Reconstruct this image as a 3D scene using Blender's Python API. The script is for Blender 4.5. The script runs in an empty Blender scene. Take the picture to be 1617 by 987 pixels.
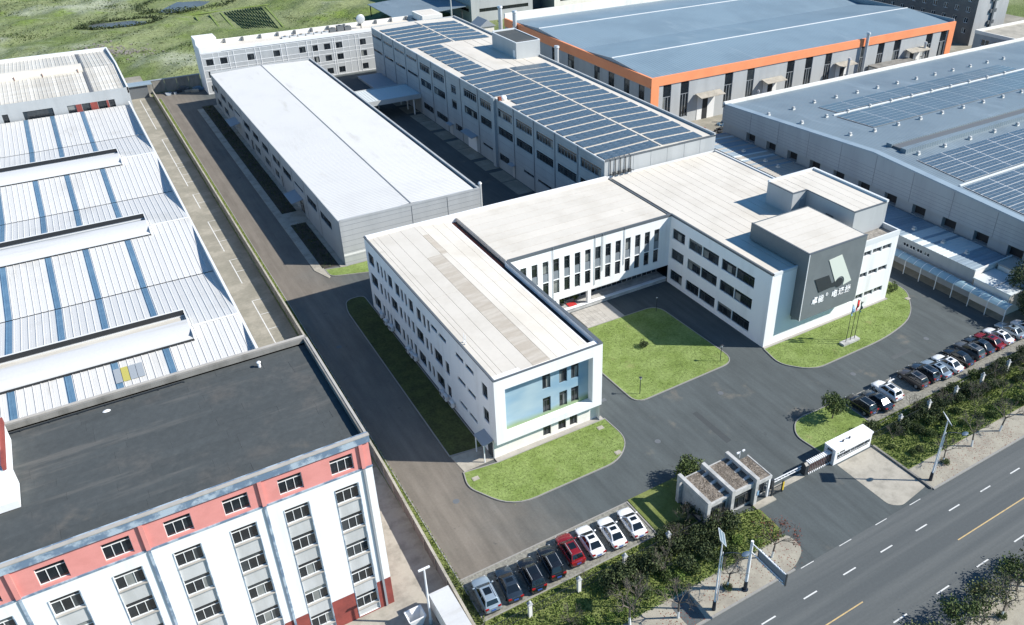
import bpy, bmesh, math, random
from mathutils import Vector, Matrix
random.seed(7)
R = random.Random(11)
scene = bpy.context.scene
C = scene.collection

# ------------------------------------------------------------------ camera, sky, sun, exposure
cam_d = bpy.data.cameras.new('camera'); cam = bpy.data.objects.new('camera', cam_d); C.objects.link(cam)
YAW, PIT, ROL, CAM_H, FPX = math.radians(32.076), math.radians(30.9085), math.radians(0.1108), 67.0, 1306.78
_f = Vector((math.sin(YAW) * math.cos(PIT), math.cos(YAW) * math.cos(PIT), -math.sin(PIT)))
_r = Vector((math.cos(YAW), -math.sin(YAW), 0)); _u = _r.cross(_f)
_r2 = math.cos(ROL) * _r + math.sin(ROL) * _u; _u2 = -math.sin(ROL) * _r + math.cos(ROL) * _u
mw = Matrix((( _r2.x, _u2.x, -_f.x, 0), (_r2.y, _u2.y, -_f.y, 0), (_r2.z, _u2.z, -_f.z, CAM_H), (0, 0, 0, 1)))
cam.matrix_world = mw
cam_d.sensor_width = 36; cam_d.lens = FPX / 1617 * 36
cam_d.shift_x = -100.1 / 1617; cam_d.shift_y = -27.0 / 1617      # the photograph is a crop of a wider frame
cam_d.clip_start = 1; cam_d.clip_end = 6000
scene.camera = cam

SUN_EL, SUN_AZ = math.radians(38), math.radians(124)             # azimuth clockwise from +Y
world = bpy.data.worlds.new('World'); scene.world = world; world.use_nodes = True
wn = world.node_tree; bg = wn.nodes['Background']
sky = wn.nodes.new('ShaderNodeTexSky'); sky.sky_type = 'NISHITA'; sky.sun_disc = False
sky.sun_elevation = SUN_EL; sky.sun_rotation = SUN_AZ; sky.altitude = 100; sky.air_density = 1.0; sky.dust_density = 0.2; sky.ozone_density = 3.0
tint = wn.nodes.new('ShaderNodeVectorMath'); tint.operation = 'MULTIPLY'; tint.inputs[1].default_value = (.60, 1.0, 1.20)   # clear blue winter sky, the same in every direction
wn.links.new(sky.outputs['Color'], tint.inputs[0]); wn.links.new(tint.outputs[0], bg.inputs['Color']); bg.inputs['Strength'].default_value = 0.078
sun_d = bpy.data.lights.new('sun', 'SUN'); sun_d.energy = 4.6; sun_d.angle = math.radians(0.53); sun_d.color = (1.0, 0.955, 0.875)
sun = bpy.data.objects.new('sun', sun_d); C.objects.link(sun)
sdir = Vector((math.sin(SUN_AZ) * math.cos(SUN_EL), math.cos(SUN_AZ) * math.cos(SUN_EL), math.sin(SUN_EL)))
sun.rotation_euler = sdir.to_track_quat('Z', 'Y').to_euler(); sun.location = (60, -20, 120)
vs = scene.view_settings; vs.view_transform = 'Standard'; vs.look = 'None'; vs.gamma = 1; vs.exposure = 0.72; vs.use_curve_mapping = False

# ------------------------------------------------------------------ materials
M = {}
def new_mat(name):
    m = bpy.data.materials.new(name); m.use_nodes = True; M[name] = m
    return m, m.node_tree, m.node_tree.nodes['Principled BSDF']
def nd(nt, kind, **kw):
    n = nt.nodes.new(kind)
    for k, v in kw.items():
        if k in n.inputs: n.inputs[k].default_value = v
        else: setattr(n, k, v)
    return n
def L(nt, a, b): nt.links.new(a, b)
def mat(name, col, rough=0.7, col2=None, scale=0.3, stretch=(1, 1, 1), detail=5, lo=0.38, hi=0.68, fine=0.0, fscale=12, bump=0.0, bscale=20, spec=0.4, metal=0.0, wave=None, coord='pos', coat=0.0):
    """plain procedural surface: base colour, a second colour in worn patches, fine grain, relief"""
    m, nt, b = new_mat(name)
    b.inputs['Roughness'].default_value = rough; b.inputs['Specular IOR Level'].default_value = spec
    b.inputs['Metallic'].default_value = metal; b.inputs['Coat Weight'].default_value = coat
    if coord == 'pos': src = nd(nt, 'ShaderNodeNewGeometry').outputs['Position']
    else: src = nd(nt, 'ShaderNodeTexCoord').outputs['Object']
    out = nd(nt, 'ShaderNodeRGB'); out.outputs[0].default_value = (*col, 1); cur = out.outputs[0]
    if col2:
        mp = nd(nt, 'ShaderNodeMapping'); mp.inputs['Scale'].default_value = stretch; L(nt, src, mp.inputs['Vector'])
        n = nd(nt, 'ShaderNodeTexNoise', Scale=scale, Detail=detail, Roughness=0.62); L(nt, mp.outputs[0], n.inputs['Vector'])
        r = nd(nt, 'ShaderNodeMapRange'); r.inputs['From Min'].default_value = lo; r.inputs['From Max'].default_value = hi
        r.interpolation_type = 'SMOOTHSTEP'; L(nt, n.outputs[0], r.inputs[0])
        x = nd(nt, 'ShaderNodeMix', data_type='RGBA'); L(nt, r.outputs[0], x.inputs[0]); L(nt, cur, x.inputs[6]); x.inputs[7].default_value = (*col2, 1); cur = x.outputs[2]
    if fine:
        n = nd(nt, 'ShaderNodeTexNoise', Scale=fscale, Detail=6.0, Roughness=0.7); L(nt, src, n.inputs['Vector'])
        r = nd(nt, 'ShaderNodeMapRange'); r.inputs['From Min'].default_value = .25; r.inputs['From Max'].default_value = .75
        r.inputs['To Min'].default_value = 1 - fine; r.inputs['To Max'].default_value = 1 + fine; L(nt, n.outputs[0], r.inputs[0])
        x = nd(nt, 'ShaderNodeVectorMath', operation='SCALE'); L(nt, cur, x.inputs[0]); L(nt, r.outputs[0], x.inputs['Scale']); cur = x.outputs[0]
    L(nt, cur, b.inputs['Base Color'])
    h = None
    if bump:
        n = nd(nt, 'ShaderNodeTexNoise', Scale=bscale, Detail=4.0); L(nt, src, n.inputs['Vector'])
        bp = nd(nt, 'ShaderNodeBump', Strength=bump, Distance=0.05); L(nt, n.outputs[0], bp.inputs['Height']); L(nt, bp.outputs[0], b.inputs['Normal']); h = bp
    if wave:                                       # (axis, period in m, depth m): rolled profile of sheet metal too fine to build
        ax, per, dep = wave
        w = nd(nt, 'ShaderNodeTexWave', wave_type='BANDS', bands_direction=ax, wave_profile='SIN'); w.inputs['Scale'].default_value = 2 * math.pi / per / 20
        L(nt, src, w.inputs['Vector'])
        bp = nd(nt, 'ShaderNodeBump', Strength=1.0, Distance=dep); L(nt, w.outputs['Color'], bp.inputs['Height'])
        if h: L(nt, h.outputs[0], bp.inputs['Normal'])
        L(nt, bp.outputs[0], b.inputs['Normal'])
    return m

mat('white_wall', (.77, .775, .775), .75, (.62, .62, .61), .5, (1, 1, .08), lo=.48, hi=.82, fine=.02)
mat('cream_wall', (.74, .72, .67), .8, (.62, .59, .54), .4, (1, 1, .15), lo=.45, hi=.8, fine=.03)
mat('roof_white', (.625, .58, .51), .7, (.54, .495, .425), .16, (1, 1, 1), lo=.4, hi=.75, fine=.035, fscale=2)
mat('roof_stain', (.43, .375, .305), .8, (.53, .48, .41), .5, (.4, 2.5, 1), lo=.35, hi=.7, fine=.06, fscale=3)
mat('roof_sheet', (.575, .57, .555), .55, (.49, .48, .455), .12, lo=.5, hi=.8, fine=.02, fscale=2)
mat('warehouse_roof', (.55, .548, .538), .5, (.51, .508, .498), .12, lo=.45, hi=.8, fine=.015, fscale=2)
mat('sheet_rusty', (.52, .49, .43), .7, (.60, .58, .53), .35, (.5, 3, 1), lo=.35, hi=.7, fine=.06)
mat('sheet_blue', (.085, .165, .255), .5, (.11, .20, .29), .6, fine=.05, fscale=3)
mat('sheet_grey', (.29, .32, .35), .6, fine=.05)
mat('sheet_yellow', (.42, .38, .10), .6, fine=.05)
mat('dark_line', (.025, .028, .032), .7)
mat('coping', (.10, .115, .13), .55)
mat('spandrel_pale', (.50, .505, .505), .7, (.42, .425, .42), .6, (1, 1, .2), fine=.04)
mat('hood_sheet', (.53, .535, .54), .6, (.40, .385, .36), .25, (.25, 2.2, 1), lo=.5, hi=.85, fine=.05, fscale=3)
mat('coping_light', (.62, .64, .65), .6)
mat('metal_cladding', (.325, .36, .38), .5, (.285, .315, .335), .3, (1, 1, .2), fine=.02, spec=.35)
mat('metal_cladding_pale', (.42, .435, .44), .55, (.37, .385, .39), .3, (1, 1, .15), fine=.02)
mat('metal_joint', (.20, .215, .23), .6)
mat('joint_dark', (.12, .13, .14), .6)
mat('pale_trim', (.70, .705, .70), .6)
mat('grey_box', (.150, .170, .178), .55, (.134, .153, .161), .5, fine=.04)
mat('logo_light', (.60, .64, .57), .6)
mat('logo_dark', (.03, .037, .042), .5)
mat('sign_white', (.85, .85, .85), .5)
mat('glass_dark', (.012, .016, .02), .06, (.02, .026, .032), .5, spec=.6)
mat('glass_mid', (.03, .038, .045), .1, (.05, .06, .065), .9, spec=.6)
mat('glass_blind', (.17, .18, .175), .25, (.24, .25, .24), .8, spec=.5)
mat('frame_dark', (.05, .056, .062), .45)
mat('frame_grey', (.28, .30, .32), .45)
mat('frame_white', (.72, .73, .73), .45)
mat('spandrel', (.20, .225, .25), .5)
mat('mural_green', (.20, .27, .12), .6, (.27, .33, .19), 2.0)
mat('pink_wall', (.66, .265, .24), .75, (.60, .235, .21), .6, fine=.04)
mat('brick_red', (.27, .062, .05), .8, (.21, .05, .042), .8, fine=.15, fscale=6)
mat('blue_cap', (.13, .19, .27), .7, (.36, .43, .50), .9, (1, 1, 1), lo=.42, hi=.6, fine=.1)
mat('bitumen', (.060, .067, .068), .8, (.084, .082, .077), .2, (1, 1, 1), lo=.5, hi=.72, fine=.16, fscale=1.6, bump=.5, bscale=1.5)
mat('concrete', (.38, .35, .295), .85, (.27, .25, .21), .6, lo=.4, hi=.7, fine=.08, fscale=3, bump=.15, bscale=6)
mat('concrete_old', (.225, .21, .17), .9, (.31, .285, .235), .22, lo=.42, hi=.66, fine=.14, fscale=2, bump=.2, bscale=5)
mat('concrete_wall', (.25, .24, .22), .9, (.15, .145, .13), .5, (1, 1, .3), lo=.4, hi=.7, fine=.1)
mat('kerb', (.27, .262, .245), .85, fine=.1, fscale=4)
mat('paver', (.34, .315, .255), .9, (.27, .245, .20), .5, fine=.14, fscale=5, bump=.2, bscale=14)
mat('paving_slab', (.40, .375, .34), .85, (.34, .32, .29), .8, fine=.06)
mat('paver_grid', (.17, .165, .145), .9, (.25, .245, .21), 3.0, (1, 1, 1), lo=.42, hi=.58, fine=.2, fscale=5)
mat('road', (.078, .087, .090), .85, (.108, .116, .116), .55, (.025, 1, 1), lo=.38, hi=.66, fine=.10, fscale=3.5, bump=.15, bscale=30)
mat('paint_white', (.62, .62, .60), .7, (.42, .42, .41), 1.4, lo=.45, hi=.75, fine=.08)
mat('paint_yellow', (.58, .41, .18), .7, (.42, .31, .16), 1.2, fine=.1)
mat('lawn', (.150, .205, .055), .9, (.205, .265, .088), .33, lo=.34, hi=.66, fine=.42, fscale=3.2, bump=.7, bscale=7, spec=.1)
mat('lawn_dry', (.175, .200, .070), .9, (.125, .155, .045), .5, lo=.34, hi=.66, fine=.35, fscale=4.0, bump=.6, bscale=8, spec=.1)
mat('lawn_shade', (.062, .068, .030), .95, (.085, .098, .036), .5, lo=.34, hi=.66, fine=.4, fscale=4.0, bump=.6, bscale=8, spec=.1)  # sparse olive turf, with the strip's shade put into the darker colour
mat('pale_end_wall', (.40, .41, .415), .8, (.34, .35, .355), .4, (1, 1, .15), fine=.03)
mat('patch_dark', (.055, .062, .065), .9, fine=.12, fscale=3)
mat('soil', (.060, .050, .042), .95, (.045, .045, .030), .6, fine=.2, bump=.5, bscale=6)
mat('orange', (.84, .30, .135), .6, (.78, .27, .12), .2, fine=.03)
mat('roof_steel', (.190, .258, .308), .5, (.162, .222, .268), .07, lo=.4, hi=.7, fine=.03, wave=('X', .9, .03), spec=.4)
mat('roof_steel_b', (.180, .228, .262), .5, (.148, .19, .222), .09, lo=.4, hi=.7, fine=.04, wave=('X', .7, .03), spec=.4)
mat('shed_roof', (.25, .315, .365), .5, (.21, .27, .325), .3, (.3, 1, 1), fine=.04)
mat('shed_roof_pale', (.56, .60, .60), .6, fine=.05)
mat('shed_roof_brown', (.40, .37, .33), .7, fine=.06)
mat('polycarbonate', (.24, .36, .42), .25, (.30, .42, .46), 1.0, spec=.6)
mat('pv', (.068, .100, .130), .28, (.088, .122, .152), 1.5, spec=.75, fine=.12, fscale=1.0)
mat('pv_pale', (.095, .145, .185), .3, (.11, .165, .205), .3, spec=.6)
mat('pv_frame', (.55, .58, .60), .4)
mat('steel', (.55, .57, .58), .4, metal=.3)
mat('steel_white', (.74, .75, .76), .4)
mat('steel_dark', (.035, .04, .045), .45)
mat('navy', (.012, .02, .035), .5)
mat('apartment_brown', (.17, .16, .15), .9, (.14, .13, .125), .3, fine=.1)
mat('granite', (.46, .455, .44), .85, (.33, .33, .32), .8, lo=.4, hi=.65, fine=.16, fscale=4)
mat('moss_roof', (.135, .115, .095), .95, (.25, .215, .18), 1.3, lo=.4, hi=.65, fine=.35, fscale=4, bump=.5, bscale=6)
mat('car_white', (.78, .79, .80), .25, coat=.6, spec=.5)
mat('car_black', (.010, .011, .013), .2, coat=.8, spec=.5)
mat('car_navy', (.022, .032, .045), .22, coat=.8, spec=.5)
mat('car_grey', (.085, .09, .095), .28, coat=.7, spec=.5)
mat('car_brown', (.055, .048, .045), .28, coat=.7, spec=.5)
mat('car_silver', (.30, .37, .43), .3, coat=.7, spec=.5, metal=.3)
mat('car_red', (.20, .008, .010), .25, coat=.8, spec=.5)
mat('car_glass', (.008, .011, .014), .05, spec=.7)
mat('tyre', (.012, .012, .013), .8)
mat('rim', (.36, .37, .38), .35, metal=.6)
mat('lamp_red', (.30, .012, .012), .3)
mat('lamp_clear', (.6, .62, .64), .2)
mat('plate_blue', (.03, .09, .32), .4)
mat('flag_red', (.52, .02, .02), .8); mat('flag_green', (.02, .07, .07), .8); mat('flag_blue', (.22, .36, .50), .8)
mat('bark', (.13, .108, .09), .9, (.18, .155, .13), 1.5, fine=.2)
mat('whitewash', (.70, .70, .68), .8)
mat('water', (.085, .095, .095), .35, (.11, .12, .115), .1, spec=.7)
mat('gravel', (.20, .185, .165), .95, (.30, .28, .25), .8, fine=.4, fscale=3)
mat('rust', (.20, .055, .03), .8)
mat('cushion_red', (.45, .03, .03), .8)
mat('plastic_blue', (.07, .11, .16), .5)
mat('gate_metal', (.42, .40, .39), .35, metal=.5)
mat('hazard_yellow', (.62, .44, .04), .6)

def leaf_mat(name, a, b_, c):
    m, nt, b = new_mat(name)
    oi = nd(nt, 'ShaderNodeNewGeometry')
    cr = nd(nt, 'ShaderNodeValToRGB'); e = cr.color_ramp.elements
    e[0].color = (*a, 1); e[1].color = (*c, 1); k = e.new(.5); k.color = (*b_, 1)
    L(nt, oi.outputs['Random Per Island'], cr.inputs[0]); L(nt, cr.outputs[0], b.inputs['Base Color'])
    b.inputs['Roughness'].default_value = .7; b.inputs['Specular IOR Level'].default_value = .25
    return m
leaf_mat('leaf_dark', (.024, .037, .016), (.046, .066, .026), (.088, .112, .044))
leaf_mat('leaf_mid', (.032, .052, .016), (.062, .092, .026), (.110, .148, .044))
leaf_mat('leaf_light', (.08, .13, .025), (.13, .20, .04), (.20, .27, .07))
leaf_mat('leaf_red', (.16, .03, .02), (.22, .05, .03), (.06, .05, .02))
leaf_mat('leaf_olive', (.075, .09, .035), (.11, .13, .05), (.15, .17, .07))
leaf_mat('turf_blade', (.105, .15, .035), (.16, .215, .06), (.235, .29, .105))
leaf_mat('litter', (.06, .045, .035), (.16, .13, .10), (.34, .29, .24))
leaf_mat('grass_blade', (.10, .15, .032), (.165, .225, .055), (.25, .30, .10))

# yard asphalt: dark and even towards the plaza, dusty brown with tyre wear on the old west drive (a real change of surface)
def yard():
    m, nt, b = new_mat('yard_asphalt'); b.inputs['Roughness'].default_value = .88; b.inputs['Specular IOR Level'].default_value = .3
    g = nd(nt, 'ShaderNodeNewGeometry'); sep = nd(nt, 'ShaderNodeSeparateXYZ'); L(nt, g.outputs['Position'], sep.inputs[0])
    n1 = nd(nt, 'ShaderNodeTexNoise', Scale=.07, Detail=6.0, Roughness=.6); L(nt, g.outputs['Position'], n1.inputs['Vector'])
    a = nd(nt, 'ShaderNodeMath', operation='MULTIPLY_ADD'); L(nt, n1.outputs[0], a.inputs[0]); a.inputs[1].default_value = 16; L(nt, sep.outputs['X'], a.inputs[2])
    rr = nd(nt, 'ShaderNodeMapRange', interpolation_type='SMOOTHSTEP'); rr.inputs['From Min'].default_value = 31; rr.inputs['From Max'].default_value = 44; L(nt, a.outputs[0], rr.inputs[0])
    x = nd(nt, 'ShaderNodeMix', data_type='RGBA'); L(nt, rr.outputs[0], x.inputs[0]); x.inputs[6].default_value = (.165, .145, .122, 1); x.inputs[7].default_value = (.076, .088, .090, 1)
    n2 = nd(nt, 'ShaderNodeTexNoise', Scale=.35, Detail=6.0, Roughness=.65); mp = nd(nt, 'ShaderNodeMapping'); mp.inputs['Scale'].default_value = (1.4, .5, 1)
    L(nt, g.outputs['Position'], mp.inputs['Vector']); L(nt, mp.outputs[0], n2.inputs['Vector'])
    r2 = nd(nt, 'ShaderNodeMapRange'); r2.inputs['From Min'].default_value = .3; r2.inputs['From Max'].default_value = .7; r2.inputs['To Min'].default_value = .87; r2.inputs['To Max'].default_value = 1.16; L(nt, n2.outputs[0], r2.inputs[0])
    n3 = nd(nt, 'ShaderNodeTexNoise', Scale=4.0, Detail=4.0, Roughness=.8); L(nt, g.outputs['Position'], n3.inputs['Vector'])
    r3 = nd(nt, 'ShaderNodeMapRange'); r3.inputs['From Min'].default_value = .3; r3.inputs['From Max'].default_value = .7; r3.inputs['To Min'].default_value = .9; r3.inputs['To Max'].default_value = 1.1; L(nt, n3.outputs[0], r3.inputs[0])
    n4 = nd(nt, 'ShaderNodeTexNoise', Scale=1.0, Detail=5.0, Roughness=.6); m4 = nd(nt, 'ShaderNodeMapping'); m4.inputs['Scale'].default_value = (1.1, .045, 1)
    L(nt, g.outputs['Position'], m4.inputs['Vector']); L(nt, m4.outputs[0], n4.inputs['Vector'])
    r4 = nd(nt, 'ShaderNodeMapRange'); r4.inputs['From Min'].default_value = .3; r4.inputs['From Max'].default_value = .7; r4.inputs['To Min'].default_value = .86; r4.inputs['To Max'].default_value = 1.12; L(nt, n4.outputs[0], r4.inputs[0])
    m0 = nd(nt, 'ShaderNodeMath', operation='MULTIPLY'); L(nt, r2.outputs[0], m0.inputs[0]); L(nt, r4.outputs[0], m0.inputs[1])
    mm = nd(nt, 'ShaderNodeMath', operation='MULTIPLY'); L(nt, m0.outputs[0], mm.inputs[0]); L(nt, r3.outputs[0], mm.inputs[1])
    s = nd(nt, 'ShaderNodeVectorMath', operation='SCALE'); L(nt, x.outputs[2], s.inputs[0]); L(nt, mm.outputs[0], s.inputs['Scale']); L(nt, s.outputs[0], b.inputs['Base Color'])
yard()
# wild field: grass in several greens, bare grey-green ground, damp dark patches
def field():
    m, nt, b = new_mat('field'); b.inputs['Roughness'].default_value = .95; b.inputs['Specular IOR Level'].default_value = .1
    g = nd(nt, 'ShaderNodeNewGeometry').outputs['Position']
    def noise(sc, det=7, ro=.62):
        n = nd(nt, 'ShaderNodeTexNoise', Scale=sc, Detail=float(det), Roughness=ro); L(nt, g, n.inputs['Vector']); return n.outputs[0]
    def mixin(cur, fac_src, lo, hi, col):
        r = nd(nt, 'ShaderNodeMapRange', interpolation_type='SMOOTHSTEP'); r.inputs['From Min'].default_value = lo; r.inputs['From Max'].default_value = hi; L(nt, fac_src, r.inputs[0])
        x = nd(nt, 'ShaderNodeMix', data_type='RGBA'); L(nt, r.outputs[0], x.inputs[0])
        if isinstance(cur, tuple): x.inputs[6].default_value = (*cur, 1)
        else: L(nt, cur, x.inputs[6])
        x.inputs[7].default_value = (*col, 1); return x.outputs[2]
    c = mixin((.205, .235, .115), noise(.03), .42, .62, (.130, .170, .060))
    c = mixin(c, noise(.021, 8), .52, .66, (.30, .325, .235))
    c = mixin(c, noise(.06, 8), .56, .70, (.165, .225, .055))
    c = mixin(c, noise(.11, 8), .58, .72, (.060, .075, .030))
    n = noise(.9, 6, .75)
    r = nd(nt, 'ShaderNodeMapRange'); r.inputs['From Min'].default_value = .28; r.inputs['From Max'].default_value = .72; r.inputs['To Min'].default_value = .62; r.inputs['To Max'].default_value = 1.38; L(nt, n, r.inputs[0])
    s = nd(nt, 'ShaderNodeVectorMath', operation='SCALE'); L(nt, c, s.inputs[0]); L(nt, r.outputs[0], s.inputs['Scale']); L(nt, s.outputs[0], b.inputs['Base Color'])
    bp = nd(nt, 'ShaderNodeBump', Strength=.9, Distance=.5); L(nt, n, bp.inputs['Height']); L(nt, bp.outputs[0], b.inputs['Normal'])
field()
# printed banner in the recess: a sky with soft cloud (flat print)
def mural():
    m, nt, b = new_mat('mural'); b.inputs['Roughness'].default_value = .55
    g = nd(nt, 'ShaderNodeNewGeometry'); mp = nd(nt, 'ShaderNodeMapping'); mp.inputs['Scale'].default_value = (.12, .3, .25); mp.inputs['Rotation'].default_value = (0, .5, 0)
    L(nt, g.outputs['Position'], mp.inputs['Vector']); n = nd(nt, 'ShaderNodeTexNoise', Scale=1.4, Detail=3.0); L(nt, mp.outputs[0], n.inputs['Vector'])
    cr = nd(nt, 'ShaderNodeValToRGB'); e = cr.color_ramp.elements; e[0].position = .35; e[1].position = .68
    e[0].color = (.215, .345, .45, 1); e[1].color = (.36, .47, .52, 1); L(nt, n.outputs[0], cr.inputs[0])
    sp = nd(nt, 'ShaderNodeSeparateXYZ'); L(nt, g.outputs['Position'], sp.inputs[0]); zz = nd(nt, 'ShaderNodeMath', operation='MULTIPLY_ADD'); L(nt, n.outputs[0], zz.inputs[0]); zz.inputs[1].default_value = -1.2; L(nt, sp.outputs['Z'], zz.inputs[2])
    rz_ = nd(nt, 'ShaderNodeMapRange', interpolation_type='SMOOTHSTEP'); rz_.inputs['From Min'].default_value = 3.2; rz_.inputs['From Max'].default_value = 4.1; L(nt, zz.outputs[0], rz_.inputs[0])      # printed meadow at the foot of the banner
    mx = nd(nt, 'ShaderNodeMix', data_type='RGBA'); L(nt, rz_.outputs[0], mx.inputs[0]); mx.inputs[6].default_value = (.22, .30, .16, 1); L(nt, cr.outputs[0], mx.inputs[7]); L(nt, mx.outputs[2], b.inputs['Base Color'])
mural()

# ------------------------------------------------------------------ mesh helpers
class MB:
    """collects shapes; build() links them as one mesh object"""
    def __init__(s): s.v = []; s.f = []; s.m = []
    def face(s, pts, m=0):
        n = len(s.v); s.v += [tuple(p) for p in pts]; s.f.append(tuple(range(n, n + len(pts)))); s.m.append(m)
    def box(s, x0, x1, y0, y1, z0, z1, m=0):
        n = len(s.v); s.v += [(x, y, z) for z in (z0, z1) for y in (y0, y1) for x in (x0, x1)]
        for q in ((0, 2, 3, 1), (4, 5, 7, 6), (0, 1, 5, 4), (2, 6, 7, 3), (0, 4, 6, 2), (1, 3, 7, 5)): s.f.append(tuple(n + i for i in q)); s.m.append(m)
        return s
    def prism(s, poly, z0, z1, m=0, side=None):
        """poly counter-clockwise (x, y)"""
        n = len(s.v); k = len(poly)
        s.v += [(x, y, z0) for x, y in poly] + [(x, y, z1) for x, y in poly]
        s.f.append(tuple(n + k + i for i in range(k))); s.m.append(m)
        for i in range(k):
            j = (i + 1) % k; s.f.append((n + i, n + j, n + k + j, n + k + i)); s.m.append(m if side is None else side)
        return s
    def ext(s, prof, axis, a0, a1, m=0):
        """extrude a profile: axis 'x' -> profile (y, z), axis 'y' -> profile (x, z)"""
        n = len(s.v); k = len(prof)
        for a in (a0, a1): s.v += [((a, p, q) if axis == 'x' else (p, a, q)) for p, q in prof]
        s.f.append(tuple(n + i for i in range(k))[::-1]); s.m.append(m)
        s.f.append(tuple(n + k + i for i in range(k))); s.m.append(m)
        for i in range(k):
            j = (i + 1) % k; s.f.append((n + i, n + j, n + k + j, n + k + i)); s.m.append(m)
        return s
    def cyl(s, p0, p1, r0, r1=None, k=8, m=0, cap=True):
        p0, p1 = Vector(p0), Vector(p1); r1 = r0 if r1 is None else r1
        d = (p1 - p0).normalized(); a = d.orthogonal().normalized(); b = d.cross(a); n = len(s.v)
        for p, r in ((p0, r0), (p1, r1)):
            for i in range(k):
                t = 2 * math.pi * i / k; s.v.append(tuple(p + a * (r * math.cos(t)) + b * (r * math.sin(t))))
        for i in range(k):
            j = (i + 1) % k; s.f.append((n + i, n + j, n + k + j, n + k + i)); s.m.append(m)
        if cap:
            s.f.append(tuple(n + i for i in range(k))[::-1]); s.m.append(m); s.f.append(tuple(n + k + i for i in range(k))); s.m.append(m)
        return s
    def bar(s, p0, p1, w, h, m=0):
        """straight bar of square section between two points"""
        p0, p1 = Vector(p0), Vector(p1); d = (p1 - p0).normalized()
        up = Vector((0, 0, 1)) if abs(d.z) < .9 else Vector((0, 1, 0))
        a = d.cross(up).normalized() * (w / 2); b = a.cross(d).normalized() * (h / 2); n = len(s.v)
        for p in (p0, p1): s.v += [tuple(p - a - b), tuple(p + a - b), tuple(p + a + b), tuple(p - a + b)]
        for q in ((0, 1, 2, 3), (7, 6, 5, 4), (0, 4, 5, 1), (1, 5, 6, 2), (2, 6, 7, 3), (3, 7, 4, 0)): s.f.append(tuple(n + i for i in q)); s.m.append(m)
        return s
    def ball(s, c, rx, ry, rz, k=8, h=5, m=0):
        n = len(s.v)
        for i in range(h + 1):
            a = math.pi * i / h
            for j in range(k):
                t = 2 * math.pi * j / k; s.v.append((c[0] + rx * math.sin(a) * math.cos(t), c[1] + ry * math.sin(a) * math.sin(t), c[2] + rz * math.cos(a)))
        for i in range(h):
            for j in range(k):
                q = (j + 1) % k; s.f.append((n + i * k + j, n + (i + 1) * k + j, n + (i + 1) * k + q, n + i * k + q)); s.m.append(m)
        return s
    def mesh(s, name, mats, off=(0, 0, 0), smooth=False):
        me = bpy.data.meshes.new(name)
        ox, oy, oz = off
        me.from_pydata([(x - ox, y - oy, z - oz) for x, y, z in s.v], [], s.f)
        if isinstance(mats, str): mats = [mats]
        for k in mats: me.materials.append(M[k])
        if len(mats) > 1: me.polygons.foreach_set('material_index', s.m)
        if smooth: me.polygons.foreach_set('use_smooth', [True] * len(me.polygons)); me.set_sharp_from_angle(angle=math.radians(42))
        me.update(); return me
    def build(s, name, mats, parent=None, smooth=False, local=False):
        off = (0, 0, 0) if local or parent is None else wloc(parent)
        return link(name, s.mesh(name, mats, off, smooth), parent)
def wloc(o):
    v = Vector((0, 0, 0))
    while o: v += o.location; o = o.parent
    return v
def link(name, me, parent=None, loc=None):
    o = bpy.data.objects.new(name, me); C.objects.link(o)
    if parent: o.parent = parent
    if loc is not None: o.location = Vector(loc) - (wloc(parent) if parent else Vector((0, 0, 0)))
    return o
def tag(o, label=None, cat=None, group=None, kind=None):
    if label: o['label'] = label
    if cat: o['category'] = cat
    if group: o['group'] = group
    if kind: o['kind'] = kind
    return o
def thing(name, label, cat, loc=(0, 0, 0), group=None, rz=0):
    o = bpy.data.objects.new(name, None); C.objects.link(o); o.location = loc; o.rotation_euler.z = rz; o.empty_display_size = .5
    return tag(o, label, cat, group)
def structure(name, mb, mats, parent=None):
    o = mb.build(name, mats, parent)
    if parent is None: o['kind'] = 'structure'
    return o
def copy_tree(o, parent=None):
    c = o.copy(); C.objects.link(c); c.parent = parent
    for ch in list(o.children): copy_tree(ch, c)
    return c

# facades: W = plane x=c facing -x (u is y); S = plane y=c facing -y (u is x); E, N the opposite ones
def fp(side, c, u, v, d):
    return (c + d, u, v) if side == 'W' else (u, c + d, v) if side == 'S' else (c - d, u, v) if side == 'E' else (u, c - d, v)
def facade(side, c, u0, u1, v0, v1, holes, depth, name, mats, parent, bands=None):
    """a wall face with real openings and reveals; bands = [(v0, v1, material index)]"""
    mb = MB(); bands = bands or []
    us = sorted({u0, u1, *[h[0] for h in holes], *[h[1] for h in holes]}); vs_ = sorted({v0, v1, *[h[2] for h in holes], *[h[3] for h in holes], *[b[0] for b in bands], *[b[1] for b in bands]})
    us = [u for u in us if u0 <= u <= u1]; vs_ = [v for v in vs_ if v0 <= v <= v1]
    for i in range(len(us) - 1):
        for j in range(len(vs_) - 1):
            a, b = (us[i] + us[i + 1]) / 2, (vs_[j] + vs_[j + 1]) / 2
            if any(h[0] < a < h[1] and h[2] < b < h[3] for h in holes): continue
            mi = next((k[2] for k in bands if k[0] < b < k[1]), 0)
            mb.face([fp(side, c, us[i], vs_[j], 0), fp(side, c, us[i + 1], vs_[j], 0), fp(side, c, us[i + 1], vs_[j + 1], 0), fp(side, c, us[i], vs_[j + 1], 0)], mi)
    for h in holes:
        q = [(h[0], h[2]), (h[1], h[2]), (h[1], h[3]), (h[0], h[3])]
        mi = next((k[2] for k in bands if k[0] < (h[2] + h[3]) / 2 < k[1]), 0)
        for i in range(4):
            p, r = q[i], q[(i + 1) % 4]
            mb.face([fp(side, c, *p, 0), fp(side, c, *r, 0), fp(side, c, *r, depth), fp(side, c, *p, depth)], mi)
    return mb.build(name, mats, parent)
_wc = {}
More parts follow.
